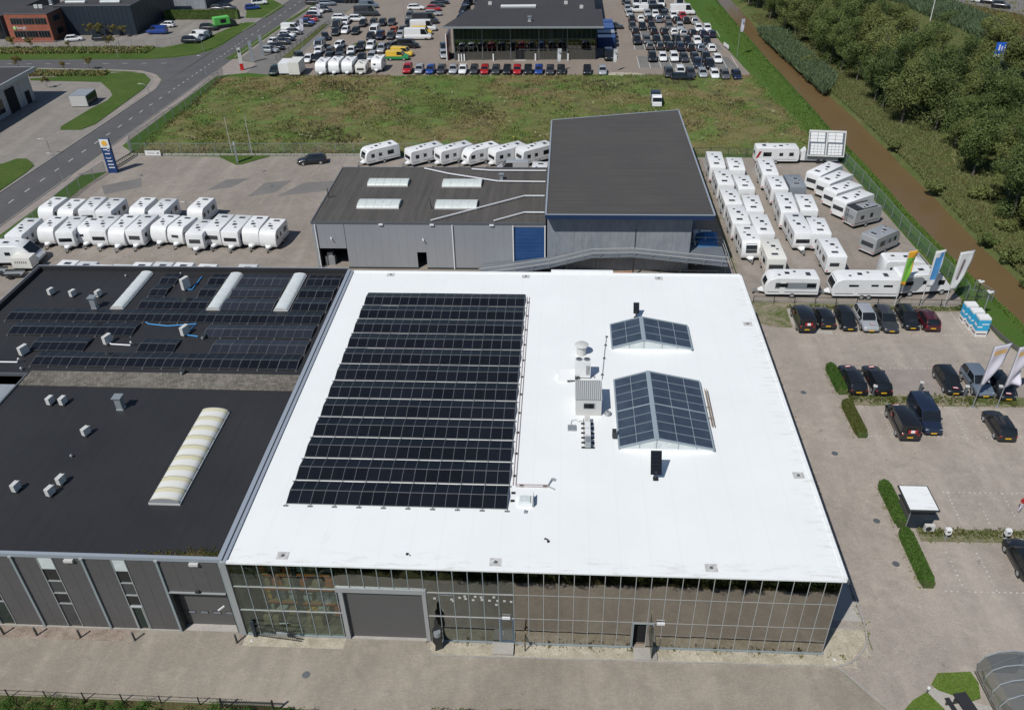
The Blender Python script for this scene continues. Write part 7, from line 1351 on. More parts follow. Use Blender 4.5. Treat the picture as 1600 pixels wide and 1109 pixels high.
def car_meshes(kind, fine):
    key = (kind, fine)
    if key in CARM: return CARM[key]
    K = KINDS[kind]; w_ = K['w']; sub = 4 if fine else 2; parts = []
    st = catmull(K['st'], sub)
    b = MB(); rings = []
    for x, f, z0, z1 in st:
        a = w_ * f; h_ = z1 - z0
        rings.append([(x, -a * .9, z0), (x, -a * .99, z0 + h_ * .22), (x, -a, z0 + h_ * .55), (x, -a * .97, z0 + h_ * .82), (x, -a * .86, z1), (x, -a * .45, z1 + .03), (x, 0, z1 + .035), (x, a * .45, z1 + .03), (x, a * .86, z1), (x, a * .97, z0 + h_ * .82), (x, a, z0 + h_ * .55), (x, a * .99, z0 + h_ * .22), (x, a * .9, z0)])
    b.loft(rings); parts.append(('body', b.mesh('body', 'paint_black', 40), 'paint'))
    xr, xtr, xtf, xf = K['gh']; zr, zb = K['roof'], K['belt']; wb, wt = w_ * .9, w_ * .72
    solid = kind in ('van', 'smallvan', 'bigvan')
    if solid: wt = w_ * .86
    g = MB()
    if solid or not fine: g.loft([[(xr + .04, -wb, zb - .06), (xr + .04, wb, zb - .06), (xf, wb, zb - .06), (xf, -wb, zb - .06)], [(xtr, -wt, zr - .05), (xtr, wt, zr - .05), (xtf, wt, zr - .05), (xtf, -wt, zr - .05)]])
    else:
        xm = (xtr + xtf) / 2
        GS = catmull([(xr + .02, zb - .05, wb * .86, wb * .84), (xr * .55 + xtr * .45, (zb + zr) / 2 + .05, wb * .97, wt * .98), (xtr, zr - .06, wb, wt), (xm, zr - .02, wb * 1.01, wt * 1.03), (xtf, zr - .05, wb, wt), (xtf * .5 + xf * .5, (zb + zr) / 2 + .02, wb * .97, wt * 1.02), (xf + .03, zb - .05, wb * .84, wb * .82)], 3)
        def gring(q, o_=0.0):
            x, z, a, t_ = q; z = max(z, zb - .05); f = (z - zb + .06) / (zr - zb); t2 = a + (t_ - a) * min(1, max(0, f))
            return [(x, -a, zb - .08), (x, -t2 - (a - t2) * .35 - o_, zb + (z - zb) * .5), (x, -t2 - o_, z - .03), (x, -t2 * .82, z + .015 + o_), (x, 0, z + .035 + o_), (x, t2 * .82, z + .015 + o_), (x, t2 + o_, z - .03), (x, t2 + (a - t2) * .35 + o_, zb + (z - zb) * .5), (x, a, zb - .08)]
        g.loft([gring(q) for q in GS])
    parts.append(('windows', g.mesh('windows', 'glass_dark', 50 if fine and not solid else 0), None))
    rf = MB(); t = .045
    rr = []
    for x, ins, dz in ((xtr - .06, .08, -.05), (xtr + .08, .0, -.005), ((xtr + xtf) / 2, 0, .02), (xtf - .05, 0, -.005), (xtf + .08, .06, -.05)):
        rr.append([(x, -wt - .03 + ins, zr - .06 + dz), (x, -wt * .9 + ins, zr + dz), (x, 0, zr + .02 + dz), (x, wt * .9 - ins, zr + dz), (x, wt + .03 - ins, zr - .06 + dz)])
    if solid or not fine: rf.loft(rr)
    else:
        top = [q for q in GS if xtr - .12 <= q[0] <= xtf + .04]; o_ = .014
        rg = [gring(q, o_)[2:7] for q in top]; rf.loft([r1 + [(p[0], p[1] * .97, p[2] - .04) for p in r1[::-1]] for r1 in rg])
    for s_ in (-1, 1):
        e_ = .015
        if fine and not solid:
            for i_ in range(len(GS) - 1):
                q1, q2 = GS[i_], GS[i_ + 1]
                if q2[0] <= xtr + .02 or q1[0] >= xtf - .02:
                    p1, p2 = gring(q1, .008)[6 if s_ > 0 else 2], gring(q2, .008)[6 if s_ > 0 else 2]; wd_ = .16 if q2[0] <= xtr + .02 else .07
                    rf.bar(p1, p2, wd_, .05)
        else: rf.bar((xf - .02, s_ * (wb + e_ - .03), zb - .03), (xtf, s_ * (wt + e_ - .02), zr - .04), .07, .05); rf.bar((xr + .08, s_ * (wb - .02), zb - .03), (xtr + .02, s_ * (wt - .01), zr - .04), .14, .1)
        if not solid: rf.bar(((xr + xf) / 2 - .1, s_ * (wb + .006), zb - .04), ((xtr + xtf) / 2 - .05, s_ * (wt * 1.02 + .012), zr - .05), .05, .03)
        else:
            x1 = xtf - 1.0
            q = [(xr + .03, s_ * (wb + .012), zb - .05), (x1, s_ * (wb + .012), zb - .05), (x1 + .0, s_ * (wt + .015), zr - .05), (xtr - .02, s_ * (wt + .015), zr - .05)]
            rf.add(q + [(p[0], p[1] - s_ * .03, p[2]) for p in q], [(0, 1, 2, 3), (7, 6, 5, 4), (0, 4, 5, 1), (1, 5, 6, 2), (2, 6, 7, 3), (3, 7, 4, 0)])
    if kind in ('van', 'bigvan'):
        q = [(xr + .005, -wb, zb - .05), (xr + .005, wb, zb - .05), (xtr - .03, wt, zr - .05), (xtr - .03, -wt, zr - .05)]; rf.add(q + [(p[0] + .03, p[1], p[2]) for p in q], [(0, 1, 2, 3), (7, 6, 5, 4), (0, 4, 5, 1), (1, 5, 6, 2), (2, 6, 7, 3), (3, 7, 4, 0)])
    parts.append(('roof', rf.mesh('roof', 'paint_black', 35), 'paint'))
    wr = .32 if kind in ('hatch', 'estate') else .35; ax = K['L'] * .295
    tyre = MB().tube([(0, -.1, 0), (0, .1, 0)], wr, 14 if fine else 8).mesh('wheel', 'black_rubber', 30)
    rim = MB().tube([(0, -.112, 0), (0, -.1, 0)], wr * .62, 10).mesh('rim', 'alu', 30) if fine else None
    lamps = MB().box(-.06, -.16, -.07, .05, .16, .07).mesh('headlight', 'head_lamp'); tails = MB().box(-.05, -.1, -.11, .05, .1, .11).mesh('taillight', 'tail_lamp'); plate = MB().box(-.015, -.26, -.055, .015, .26, .055).mesh('number_plate', 'yellow_plate')
    mir = MB().box(-.08, -.1, -.05, .06, .1, .07).mesh('mirror', 'black_plastic')
    arch = MB().tube([(0, -.02, 0), (0, .02, 0)], wr + .07, 14).mesh('wheel_arch', 'black_plastic', 30) if fine else None
    CARM[key] = (K, parts, wr, ax, tyre, rim, lamps, tails, plate, mir, arch); return CARM[key]
WORD = dict(hatch='hatchback', estate='estate car', suv='SUV', smallvan='small van', van='van', bigvan='tall van')
CW = dict(darkgrey='dark grey', bluegrey='blue grey', navy='dark blue', darkgreen='dark green', orange='copper')
CATN = dict(van='van', bigvan='van', smallvan='van')
def make_car(kind, color, x, y, deg, label, group, fine):
    K, parts, wr, ax, tyre, rim, lamps, tails, plate, mir, arch = car_meshes(kind, fine)
    r_ = thing('parked_van' if kind in CATN else 'parked_car', label, CATN.get(kind, 'car'), (x, y, .012), R(deg + random.uniform(-1.5, 1.5)), group)
    for nm, me, pt in parts:
        o = obj(nm, me, r_)
        if pt: o.material_slots[0].link = 'OBJECT'; o.material_slots[0].material = MATS['paint_' + color]
    wy = K['w'] * .985 - .1
    for sx in (-1, 1):
        for sy_ in (-1, 1):
            wl = obj('wheel', tyre, r_, (sx * ax, sy_ * wy, wr))
            if fine:
                rm = obj('rim', rim, wl, (0, 0, 0)); rm.rotation_euler = (0, 0, 0 if sy_ < 0 else PI)
                obj('wheel_arch', arch, r_, (sx * ax, sy_ * (wy + .072), wr + .03))
    st = K['st']; xf_, xr_ = st[-2][0], st[1][0]
    for s_ in (-1, 1):
        obj('headlight', lamps, r_, (xf_ + .02, s_ * K['w'] * .62, st[-2][3] - .09)); obj('taillight', tails, r_, (xr_ + .01, s_ * K['w'] * .76, st[1][3] - .12))
        if fine: obj('mirror', mir, r_, (K['gh'][3] - .3, s_ * (K['w'] * 1.02), K['belt'] + .05))
    if fine:
        obj('number_plate', plate, r_, (st[-1][0] + .03, 0, .48)); obj('number_plate', plate, r_, (st[0][0] - .02, 0, .62))
    return r_
def sticker(car, loc, rot, sx=.6, sy=.32):
    s_ = MB().box(-sx / 2, -sy / 2, 0, sx / 2, sy / 2, .008).build('advert_sticker', 'paint_red', car, loc=loc); s_.rotation_euler = rot
    MB().box(-sx * .4, -sy * .22, .008, sx * .4, sy * .22, .014).build('sticker_print', 'flag_white', s_)
def xof(o): return o
NEARG = ('cars in the front car park', 'car on the caravan forecourt', 'van among the caravans')
for phrase, group, cars in CAR_ROWS:
    cars = sorted(cars, key=lambda c_: c_[2]) if len(cars) > 1 else cars
    vert = len(cars) > 1 and (max(c_[2] for c_ in cars) - min(c_[2] for c_ in cars)) < (max(c_[3] for c_ in cars) - min(c_[3] for c_ in cars))
    if vert: cars = sorted(cars, key=lambda c_: c_[3])
    for i, (kind, col, x, y, deg) in enumerate(cars):
        cw = CW.get(col, col); nm = '%s %s' % (cw, WORD[kind])
        lab = '%s %s' % (nm, phrase) if len(cars) == 1 else '%s, %s %s, %s' % (nm, ORD[i], 'from bottom' if vert else 'from left', phrase)
        fine = group in NEARG
        o = make_car(kind, col, x, y, deg, lab, group, fine)
        if 'beyond the tree belt' in group: o.location.z = .18
        if group == 'cars in the front car park':
            K = KINDS[kind]
            if phrase.startswith('middle row'):
                sticker(o, (1.7, 0, .9), (0, R(6), PI / 2), .55, .3); sticker(o, (-.1, K['w'] * .985, .62), (R(-90), 0, PI), .55, .28)
            if kind == 'smallvan' and col == 'black': sticker(o, (-2.39, -.1, 1.3), (0, R(-84), 0), .35, .8); sticker(o, (.35, .91, 1.05), (R(-85), 0, PI), .5, .4); sticker(o, (1.9, 0, 1.0), (0, R(10), PI / 2), .6, .3)
            if phrase.startswith('kerbside') and col == 'silver': sticker(o, (1.7, .1, 1.0), (0, R(8), PI / 2), .5, .28)

for i, (kind, col, x, y, deg) in enumerate([('hatch', 'white', 103.4, 112, 90), ('suv', 'silver', 99.2, 121, -90), ('van', 'white', 103.3, 131, 90), ('hatch', 'darkgrey', 99.2, 139, -90), ('estate', 'white', 103.2, 148, 90), ('bigvan', 'white', 99.4, 157, -90), ('hatch', 'red', 103.2, 166, 90), ('hatch', 'silver', 99.3, 174, -90), ('van', 'bluegrey', 103.3, 184, 90)]):
    o = make_car(kind, col, x, y, deg, '%s %s, %s from bottom, on the road behind the wood' % (CW.get(col, col), WORD[kind], ORD[i]), 'cars on the road behind the wood', False); o.location.z = .18

# ------------------------------------------------------------ caravans
def profile(L, kind):
    if kind == 'slope':  return [(0, .5), (-.01, 1.4), (.03, 2.3), (.1, 2.52), (.22, 2.59), (L - 1.25, 2.6), (L - .75, 2.5), (L - .35, 2.2), (L - .12, 1.7), (L, 1.15), (L - .04, .72), (L - .2, .48)]
    return [(0, .5), (-.01, 1.4), (.02, 2.35), (.07, 2.53), (.2, 2.6), (L - .42, 2.6), (L - .2, 2.53), (L - .1, 2.3), (L - .02, 1.5), (L, 1.1), (L - .04, .7), (L - .18, .48)]
def caravan_proto(name, L, W_, kind, body, front, sidew, rear, stripe='caravan_grey', twin=False, tail=True, bottom='alu_dark', wall=None, hitch=True):
    r_ = thing(name, 'prototype', 'caravan', (0, 0, 0)); pr = profile(L, kind); cx = L / 2; hw = W_ / 2
    def ring(y, ins):
        out = []
        for x, z in pr: out.append((cx + (x - cx) * (1 - ins / cx) - L / 2, y, 1.5 + (z - 1.5) * (1 - ins / 1.1)))
        return out
    MB().loft([ring(-hw + .0, .035), ring(-hw + .03, .008), ring(-hw + .07, 0), ring(hw - .07, 0), ring(hw - .03, .008), ring(hw, .035)]).build('body', body, r_, smooth=28)
    MB().box(-L / 2 + .15, -hw + .12, .34, L / 2 - .35, hw - .12, .5).build('chassis', 'black_plastic', r_)
    def face_x(z, end):        # x of the front or rear face at a height
        pts_ = [(x - L / 2, zz) for x, zz in pr]
        zs = [(zz, x) for x, zz in (pts_[:5] if end == 'rear' else pts_[5:])]; zs.sort(); return float(np.interp(z, [a for a, _ in zs], [b_ for _, b_ in zs]))
    def endwin(nm, end, y0, y1, z0, z1, mat, frame='black_plastic'):
        e = -.02 if end == 'rear' else .02; n_ = 4; zz = np.linspace(z0, z1, n_); b = MB()
        A = [(face_x(z, end) + e, z) for z in zz]; ins = [0, .02, .02, .0]
        vs = []
        for (x, z), i_ in zip(A, ins): vs += [(x, y0 + .0, z), (x, y1, z)]
        vs2 = [(x - e * 1.5, y, z) for x, y, z in vs]; n2 = len(vs); fs = [(2 * k, 2 * k + 1, 2 * k + 3, 2 * k + 2) for k in range(n_ - 1)]; fs += [tuple(n2 + i for i in f[::-1]) for f in fs]
        fs += [(0, 1, n2 + 1, n2), (n2 - 2, n2 - 1, 2 * n2 - 1, 2 * n2 - 2)] + [(2 * k, 2 * k + 2, n2 + 2 * k + 2, n2 + 2 * k) for k in range(n_ - 1)] + [(2 * k + 1, 2 * k + 3, n2 + 2 * k + 3, n2 + 2 * k + 1) for k in range(n_ - 1)]
        b.add(vs + vs2, fs); return b.build(nm, mat, r_)
    for nm, end, spec in (('front_window', 'front', front), ('rear_window', 'rear', rear)):
        if spec:
            for y0, y1, z0, z1, mt_ in spec: endwin(nm, end, y0, y1, z0, z1, mt_)
    for sd_ in (-1, 1):
        for x0, x1, z0, z1 in sidew:
            w0 = MB().box(x0, sd_ * hw - .005, z0, x1, sd_ * hw + .02 if sd_ > 0 else sd_ * hw + .005, z1) if sd_ > 0 else MB().box(x0, -hw - .02, z0, x1, -hw + .005, z1)
            w0.build('side_window', 'glass_dark' if len(sidew) > 1 else 'glass_grey', r_)
        MB().box(-L / 2 + .1, sd_ * hw - .012, .78, L / 2 - .35, sd_ * hw + .012, .86).build('side_stripe', stripe, r_)
        if wall: MB().box(-L / 2 + .35, sd_ * hw - .008, 1.25, L / 2 - 1.1, sd_ * hw + .008, 2.05).build('side_band', wall, r_)
        for wx in ((-.05,) if not twin else (-.4, .4)):
            w1 = MB().disc_y(wx - .1, sd_ * (hw - .2), sd_ * (hw + .01), .33, .33, 14).build('wheel', 'black_rubber', r_, smooth=30); MB().disc_y(wx - .1, sd_ * (hw + .01), sd_ * (hw + .02), .33, .2, 12).build('rim', 'alu', w1)
    MB().box(.75, hw, .55, 1.35, hw + .018, 2.2).build('door', body, r_)
    hs = [(-L * .3, .1, .5, .75), (L * .08, -.1, .5, .5), (L * .24, .35, .28, .28), (-.4, -.45, .28, .28)]
    for i, (x, y, a, c_) in enumerate(hs):
        h_ = MB().box(x - a / 2 - .04, y - c_ / 2 - .04, 2.58, x + a / 2 + .04, y + c_ / 2 + .04, 2.64).build('roof_hatch', 'white_dirty', r_); MB().box(x - a / 2, y - c_ / 2, 2.64, x + a / 2, y + c_ / 2, 2.668).build('hatch_dome', 'glass_grey' if i % 2 == 0 else 'glass_dark', h_)
    if hitch:
        MB().bar((L / 2 - .3, -.45, .45), (L / 2 + 1.15, 0, .45), .08).bar((L / 2 - .3, .45, .45), (L / 2 + 1.15, 0, .45), .08).build('drawbar', 'galv', r_); MB().loft([[(L / 2 - .15, -.5, .5), (L / 2 - .15, .5, .5), (L / 2 - .15, .45, .75), (L / 2 - .15, -.45, .75)], [(L / 2 + .5, -.2, .5), (L / 2 + .5, .2, .5), (L / 2 + .5, .15, .6), (L / 2 + .5, -.15, .6)]]).build('hitch_cover', body, r_)
        jw = MB().cyl(L / 2 + .95, .12, .1, .75, .03, 6).build('jockey_wheel', 'galv', r_); MB().disc_y(L / 2 + .95, .05, .19, .11, .11, 8).build('tyre', 'black_rubber', jw)
    if tail:
        for s_ in (-1, 1): MB().box(-L / 2 - .035, s_ * hw * .82 - .12, .62, -L / 2 + .02, s_ * hw * .82 + .12, .74).build('taillight', 'tail_lamp', r_)
    MB().box(-L / 2 - .05, -hw + .1, .5, -L / 2 + .04, hw - .1, .6).build('bumper', 'white_dirty', r_)
    return r_
FW = [(-.75, .75, 1.3, 1.85, 'glass_grey')]; FWL = [(-.85, .85, 1.25, 1.75, 'glass_dark')]; RW = [(-.7, .7, 1.35, 1.9, 'glass_dark')]; RWL = [(-.85, .85, 1.25, 1.8, 'glass_grey')]
SW = [(-1.95, -.85, 1.3, 1.95), (.2, .7, 1.35, 1.85), (1.5, 2.1, 1.35, 1.9)]
PROTO = {
 'p': caravan_proto('caravan', 5.4, 2.25, 'slope', 'caravan_white', None, SW, RW), 'p2': caravan_proto('caravan', 4.4, 2.2, 'slope', 'caravan_white', [(-.6, -.1, 1.5, 1.8, 'glass_dark')], [(-1.3, -.5, 1.4, 1.85)], RW),
 'w': caravan_proto('caravan', 5.8, 2.3, 'box', 'caravan_white', FW, SW, [(-.35, .75, 1.3, 1.75, 'glass_grey')]), 'w2': caravan_proto('caravan', 5.2, 2.25, 'slope', 'caravan_white', [(-.5, .5, 1.35, 1.7, 'glass_grey')], SW, RW),
 'wl': caravan_proto('caravan', 5.9, 2.3, 'box', 'caravan_white', FWL, SW, RWL), 'big': caravan_proto('caravan', 6.2, 2.35, 'slope', 'caravan_white', [(-.68, .68, 1.2, 1.62, 'glass_grey'), (-.68, .68, 1.66, 2.3, 'glass_dark')], SW, RW),
 'red': caravan_proto('caravan', 6.0, 2.3, 'box', 'caravan_cream', FW, SW, RWL, stripe='paint_red'), 'g': caravan_proto('caravan', 5.6, 2.25, 'box', 'caravan_grey', FW, SW, None),
 'gs': caravan_proto('caravan', 4.9, 2.1, 'box', 'caravan_silver', FW, [(-1.4, -.8, 1.3, 1.8), (.3, .8, 1.3, 1.9)], [(-.7, .7, 1.4, 1.8, 'glass_pale')], stripe='black_plastic'), 'gl': caravan_proto('caravan', 6.3, 2.3, 'slope', 'caravan_silver', FW, SW, RWL, stripe='panel_silver_dull', wall='panel_silver_dull'),
 'long': caravan_proto('caravan', 7.6, 2.4, 'slope', 'caravan_white', [(-.95, .95, 1.3, 2.25, 'glass_dark')], [(-2.9, -1.9, 1.7, 1.95), (-1.3, -.5, 1.75, 1.98), (.9, 2.0, 1.7, 1.95)], RW, stripe='alu_dark', twin=True),
 'show': caravan_proto('caravan', 6.0, 2.3, 'slope', 'caravan_white', [(-.6, .6, 1.4, 2.1, 'glass_dark')], [(-2.6, -1.6, 1.45, 1.95), (.5, 1.8, 1.45, 1.95)], RW, stripe='alu_dark', wall='caravan_grey')}
used = set()
def van(kind, x, y, deg, L, label, group, z=.012):
    p = PROTO[kind]; base_L = {'p': 5.4, 'p2': 4.4, 'w': 5.8, 'w2': 5.2, 'wl': 5.9, 'big': 6.2, 'red': 6, 'g': 5.6, 'gs': 4.9, 'gl': 6.3, 'long': 7.6, 'show': 6.0}[kind]
    s_ = min(1.2, max(.8, L / base_L))
    if kind in used: o = copy_tree(p, (x, y, z), R(deg), label, group)
    else: o = p; used.add(kind); o.location = (x, y, z); o.rotation_euler = (0, 0, R(deg)); o['label'] = label; o['group'] = group
    o.scale = (s_, 1, random.uniform(.98, 1.03)); return o
DESC = dict(p='white caravan with plain covered nose', p2='short white caravan with one tiny front window', w='white caravan with a front window', w2='white caravan with a small square front window', wl='white caravan with a wide dark window', big='white caravan with tall double front window', red='cream caravan with red stripe', g='pale grey caravan', gs='small silver caravan with ladder rack', gl='long silver caravan')
gA, gR = 'caravans parked in rows on the left yard', 'caravans parked in rows on the right yard'
for key, where, grp in (('A', 'left yard front row', gA), ('B', 'left yard rear row', gA)):
    for i, (kind, x, y, L, deg) in enumerate(CARAVAN_ROWS[key]):
        van(kind, x, y - .1, deg, L + 1.0, '%s, %s from left, %s' % (DESC[kind], ORD[i], where), grp)
for key, col in (('R1', 'column beside tall hall'), ('R2', 'second column from tall hall'), ('R3', 'third column from tall hall'), ('R4', 'fourth column from tall hall')):
    L_ = sorted(CARAVAN_ROWS[key], key=lambda c_: -c_[2])
    for i, (kind, x, y, L, deg) in enumerate(L_):
        hitch_near = kind == 'big' or (key == 'R3' and i == 3)
        ds = DESC[kind].replace('with a front window', 'with a rear window') if not hitch_near else DESC[kind]
        van(kind if not (key == 'R3' and i == 3) else 'wl', x, y, deg if hitch_near else deg + 180, L + .35, '%s, %s from top, %s' % (ds if not (key == 'R3' and i == 3) else 'white caravan with hitch and wide window', ORD[i], col), gR)
for i, (kind, x, y, L, deg) in enumerate(CARAVAN_ROWS['R5']): van(kind, x, y, deg + 180, L + .6, '%s, %s from top, diagonal row at canal' % (DESC[kind], ORD[i]), gR)
for i, (kind, x, y, L, deg) in enumerate(CARAVAN_ROWS['R5g']):
    o = van(kind, x, y, deg + 180, L + .8, ['small silver caravan with rear ladder below the diagonal row', 'long silver caravan parked alone by the canal fence'][i], gR)
    if kind == 'gs':
        b = MB(); [b.box(-2.5, .3 + s_, .6, -2.47, .33 + s_, 2.5) for s_ in (0, .4)]; [b.box(-2.5, .3, .8 + k * .3, -2.47, .7, .83 + k * .3) for k in range(6)]; b.build('ladder', 'black_plastic', o); MB().box(-2.3, -.9, 2.66, -1.0, .9, 2.72).box(-2.3, -.95, 2.6, 1.5, -.9, 2.76).box(-2.3, .9, 2.6, 1.5, .95, 2.76).build('roof_rack', 'black_plastic', o)
gM = 'caravans parked behind the grey workshop'
for i, (x, y, kind, lb) in enumerate([(-7.3, 90.3, 'big', 'white caravan with dark double front window, alone at the left behind the workshop'), (-.1, 90.0, 'wl', 'second caravan from left behind the workshop, with two side windows'), (4.6, 90.1, 'w', 'third caravan from left behind the workshop'), (8.9, 90.0, 'w2', 'fourth caravan from left behind the workshop'), (13.1, 90.0, 'wl', 'fifth caravan from left behind the workshop, beside the silver van'), (17.4, 90.1, 'w', 'sixth caravan from left behind the workshop, beside the tall hall')]):
    van(kind, x, y, -143.5, 6.0, lb, gM)
van('w', 18.4, 80.6, -92, 5.8, 'white caravan roof tucked against the tall hall left wall', gM)
for i, (x, y) in enumerate([(-38.02, 48.5), (-35.67, 48.3), (-33.36, 47.4), (-30.97, 47.5), (-28.63, 48.1), (-26.1, 48.3), (-23.58, 48.2), (-20.57, 47.9), (-18.01, 47.2), (-15.54, 47.8)]):
    van(['p', 'w', 'p', 'wl', 'p', 'w', 'w2', 'p', 'w', 'wl'][i], x, y - .2, -92 + random.uniform(-2, 2), 5.7, '%s white caravan roof from left showing behind the black roof' % ORD[i], gA)
van('w', 54.9, 90.4, 0, 6.6, 'white caravan with red mark parked sideways at the meadow fence', gR)
MBr = MB(); MBr.add([(-2.9, -1.17, 1.0), (-2.6, -1.17, 1.0), (-2.2, -1.17, 2.1), (-2.5, -1.17, 2.1), (-2.9, -1.16, 1.0), (-2.6, -1.16, 1.0), (-2.2, -1.16, 2.1), (-2.5, -1.16, 2.1)], [(0, 1, 2, 3), (7, 6, 5, 4)]); 
MBr.build('red_mark', 'paint_red', [o for o in S.objects if o.get('label', '').startswith('white caravan with red mark')][0])
van('show', 48.2, 49.3, 180, 6.1, 'white caravan with grey side band and hitch to the left, front right yard', gR); van('long', 56.4, 49.1, 180, 7.5, 'long twin-axle white caravan behind the parked black cars', gR)
van('w2', 39.4, 59.0, 85, 5.0, 'caravan under the roof edge of the tall hall with a blue tarp before it', gR)
tp = tag(MB().loft([[(38.3, 55.9 + .0, 2.2), (41.0, 56.1, 2.2), (41.2, 58.8, 2.2), (38.2, 58.6, 2.2)], [(38.5, 56.2, 3.1), (40.8, 56.3, 3.0), (41.0, 58.5, 3.3), (38.5, 58.4, 3.2)], [(39.2, 56.9, 3.5), (40.3, 57, 3.3), (40.4, 58, 3.6), (39.3, 58, 3.6)]]).build('blue_tarpaulin', 'tarp_blue'), 'blue tarpaulin draped over stored goods at the ramp platform', 'tarpaulin')
# motorhomes
def motorhome(label, x, y, deg, L=6.6, nose='slope', accent=None, h=2.85):
    r_ = thing('motorhome', label, 'motorhome', (x, y, .012), R(deg), 'motorhomes'); hw = 1.14
    pr = [(-L / 2, .5), (-L / 2 - .02, 1.6), (-L / 2 + .06, h - .2), (-L / 2 + .3, h), (L / 2 - 2.4, h), (L / 2 - 1.5, h - .2), (L / 2 - .9, h - .85), (L / 2 - .35, 1.35), (L / 2, .95), (L / 2, .5)]
    def ring(yv, ins): return [(xx * (1 - ins / (L / 2)), yv, 1.5 + (z - 1.5) * (1 - ins)) for xx, z in pr]
    MB().loft([ring(-hw, .06), ring(-hw + .08, .01), ring(hw - .08, .01), ring(hw, .06)]).build('body', 'caravan_white', r_, smooth=38)
    q = [(L / 2 - 1.4, -.95, h - .26), (L / 2 - 1.4, .95, h - .26), (L / 2 - .42, 1.0, 1.45), (L / 2 - .42, -1.0, 1.45)]; q = [(a + .03, b_, c_ + .03) for a, b_, c_ in q]
    MB().add(q + [(a - .05, b_, c_ - .04) for a, b_, c_ in q], [(0, 1, 2, 3), (7, 6, 5, 4), (0, 4, 5, 1), (1, 5, 6, 2), (2, 6, 7, 3), (3, 7, 4, 0)]).build('windscreen', 'glass_dark', r_)
    for s_ in (-1, 1):
        for x0, x1, z0, z1 in ((L / 2 - 1.75, L / 2 - 1.0, 1.35, 1.95), (-.4, .3, 1.55, 2.0), (-2.4, -1.5, 1.5, 2.0)): MB().box(x0, s_ * hw - .02, z0, x1, s_ * hw + .02, z1).build('side_window', 'glass_dark', r_)
        if accent: MB().add([(-L / 2 + .2, s_ * (hw + .01), .7), (-.9, s_ * (hw + .01), .7), (.0, s_ * (hw + .01), 1.9), (-.6, s_ * (hw + .01), 2.5), (-L / 2 + .2, s_ * (hw + .01), 2.5), (-L / 2 + .2, s_ * hw, .7), (-.9, s_ * hw, .7), (.0, s_ * hw, 1.9), (-.6, s_ * hw, 2.5), (-L / 2 + .2, s_ * hw, 2.5)], [(0, 1, 2, 3, 4), (9, 8, 7, 6, 5)]).build('grey_swoosh', accent, r_)
        for wx in (L / 2 - 1.0, -L / 2 + 1.6):
            w1 = MB().disc_y(wx, s_ * (hw - .22), s_ * (hw + .01), .36, .36, 14).build('wheel', 'black_rubber', r_, smooth=30); MB().disc_y(wx, s_ * (hw + .01), s_ * (hw + .02), .36, .22, 12).build('rim', 'alu', w1)
        MB().box(L / 2 - .06, s_ * .8 - .16, .85, L / 2 + .03, s_ * .8 + .16, 1.0).build('headlight', 'head_lamp', r_)
    for x0, y0, a in ((-1.9, .1, .5), (-.4, -.1, .7), (.9, .2, .4)): hh = MB().box(x0 - a / 2, y0 - a * .4, h - .01, x0 + a / 2, y0 + a * .4, h + .06).build('roof_hatch', 'white_dirty', r_); MB().box(x0 - a / 2 + .05, y0 - a * .4 + .05, h + .06, x0 + a / 2 - .05, y0 + a * .4 - .05, h + .085).build('hatch_dome', 'glass_dark', hh)
    MB().box(L / 2 - .1, -1.0, .35, L / 2 + .08, 1.0, .6).box(-L / 2 + .1, -1.0, .3, L / 2 - .2, 1.0, .52).build('bumper', 'black_plastic', r_)
    return r_
motorhome('white motorhome at the left photo edge with dark windscreen', -48.0, 55.1, 3, 7.0); motorhome('white motorhome behind the green flag, upper one of two', 62.6, 53.3, 2, 6.0, accent=None); motorhome('white motorhome with grey swoosh behind the blue flag', 63.2, 50.15, 8, 6.4, accent='caravan_grey')
# box trailer at the left edge with illegible dark script
bt = thing('box_trailer', 'pinkish white box trailer with worn dark lettering at the left', 'trailer', (-45.6, 53.3, 0)); MB().box(-1.25, -.75, .55, 1.25, .75, 1.95).build('box', 'caravan_cream', bt); b = MB()
for k in range(6): b.bar((-.8 + k * .28, -.765, 1.2), (-.7 + k * .28, -.765, 1.55), .05, .012).bar((-.7 + k * .28, -.765, 1.55), (-.62 + k * .28, -.765, 1.25), .05, .012)
b.build('lettering', 'ink_brown', bt); MB().box(-1.2, -.7, .4, 1.2, .7, .55).build('chassis', 'steel_black', bt); 
for s_ in (-1, 1): MB().disc_y(0, s_ * .62, s_ * .78, .3, .3, 12).build('wheel', 'black_rubber', bt)
for x, y, lb in ((-46.2, 51.3, 'dark open car trailer beside the box trailer'), (-48.8, 52.0, 'second dark open trailer at the left photo edge')):
    r_ = thing('flat_trailer', lb, 'trailer', (x, y, 0), R(5)); MB().box(-1.2, -.6, .4, 1.2, .6, .48).build('deck', 'galv', r_); MB().bar((1.2, 0, .42), (2.0, 0, .42), .08).box(-1.2, -.65, .48, 1.2, -.6, .75).box(-1.2, .6, .48, 1.2, .65, .75).build('frame', 'steel_black', r_)
    for s_ in (-1, 1): MB().disc_y(-.1, s_ * .68, s_ * .8, .27, .27, 12).build('wheel', 'black_rubber', r_)
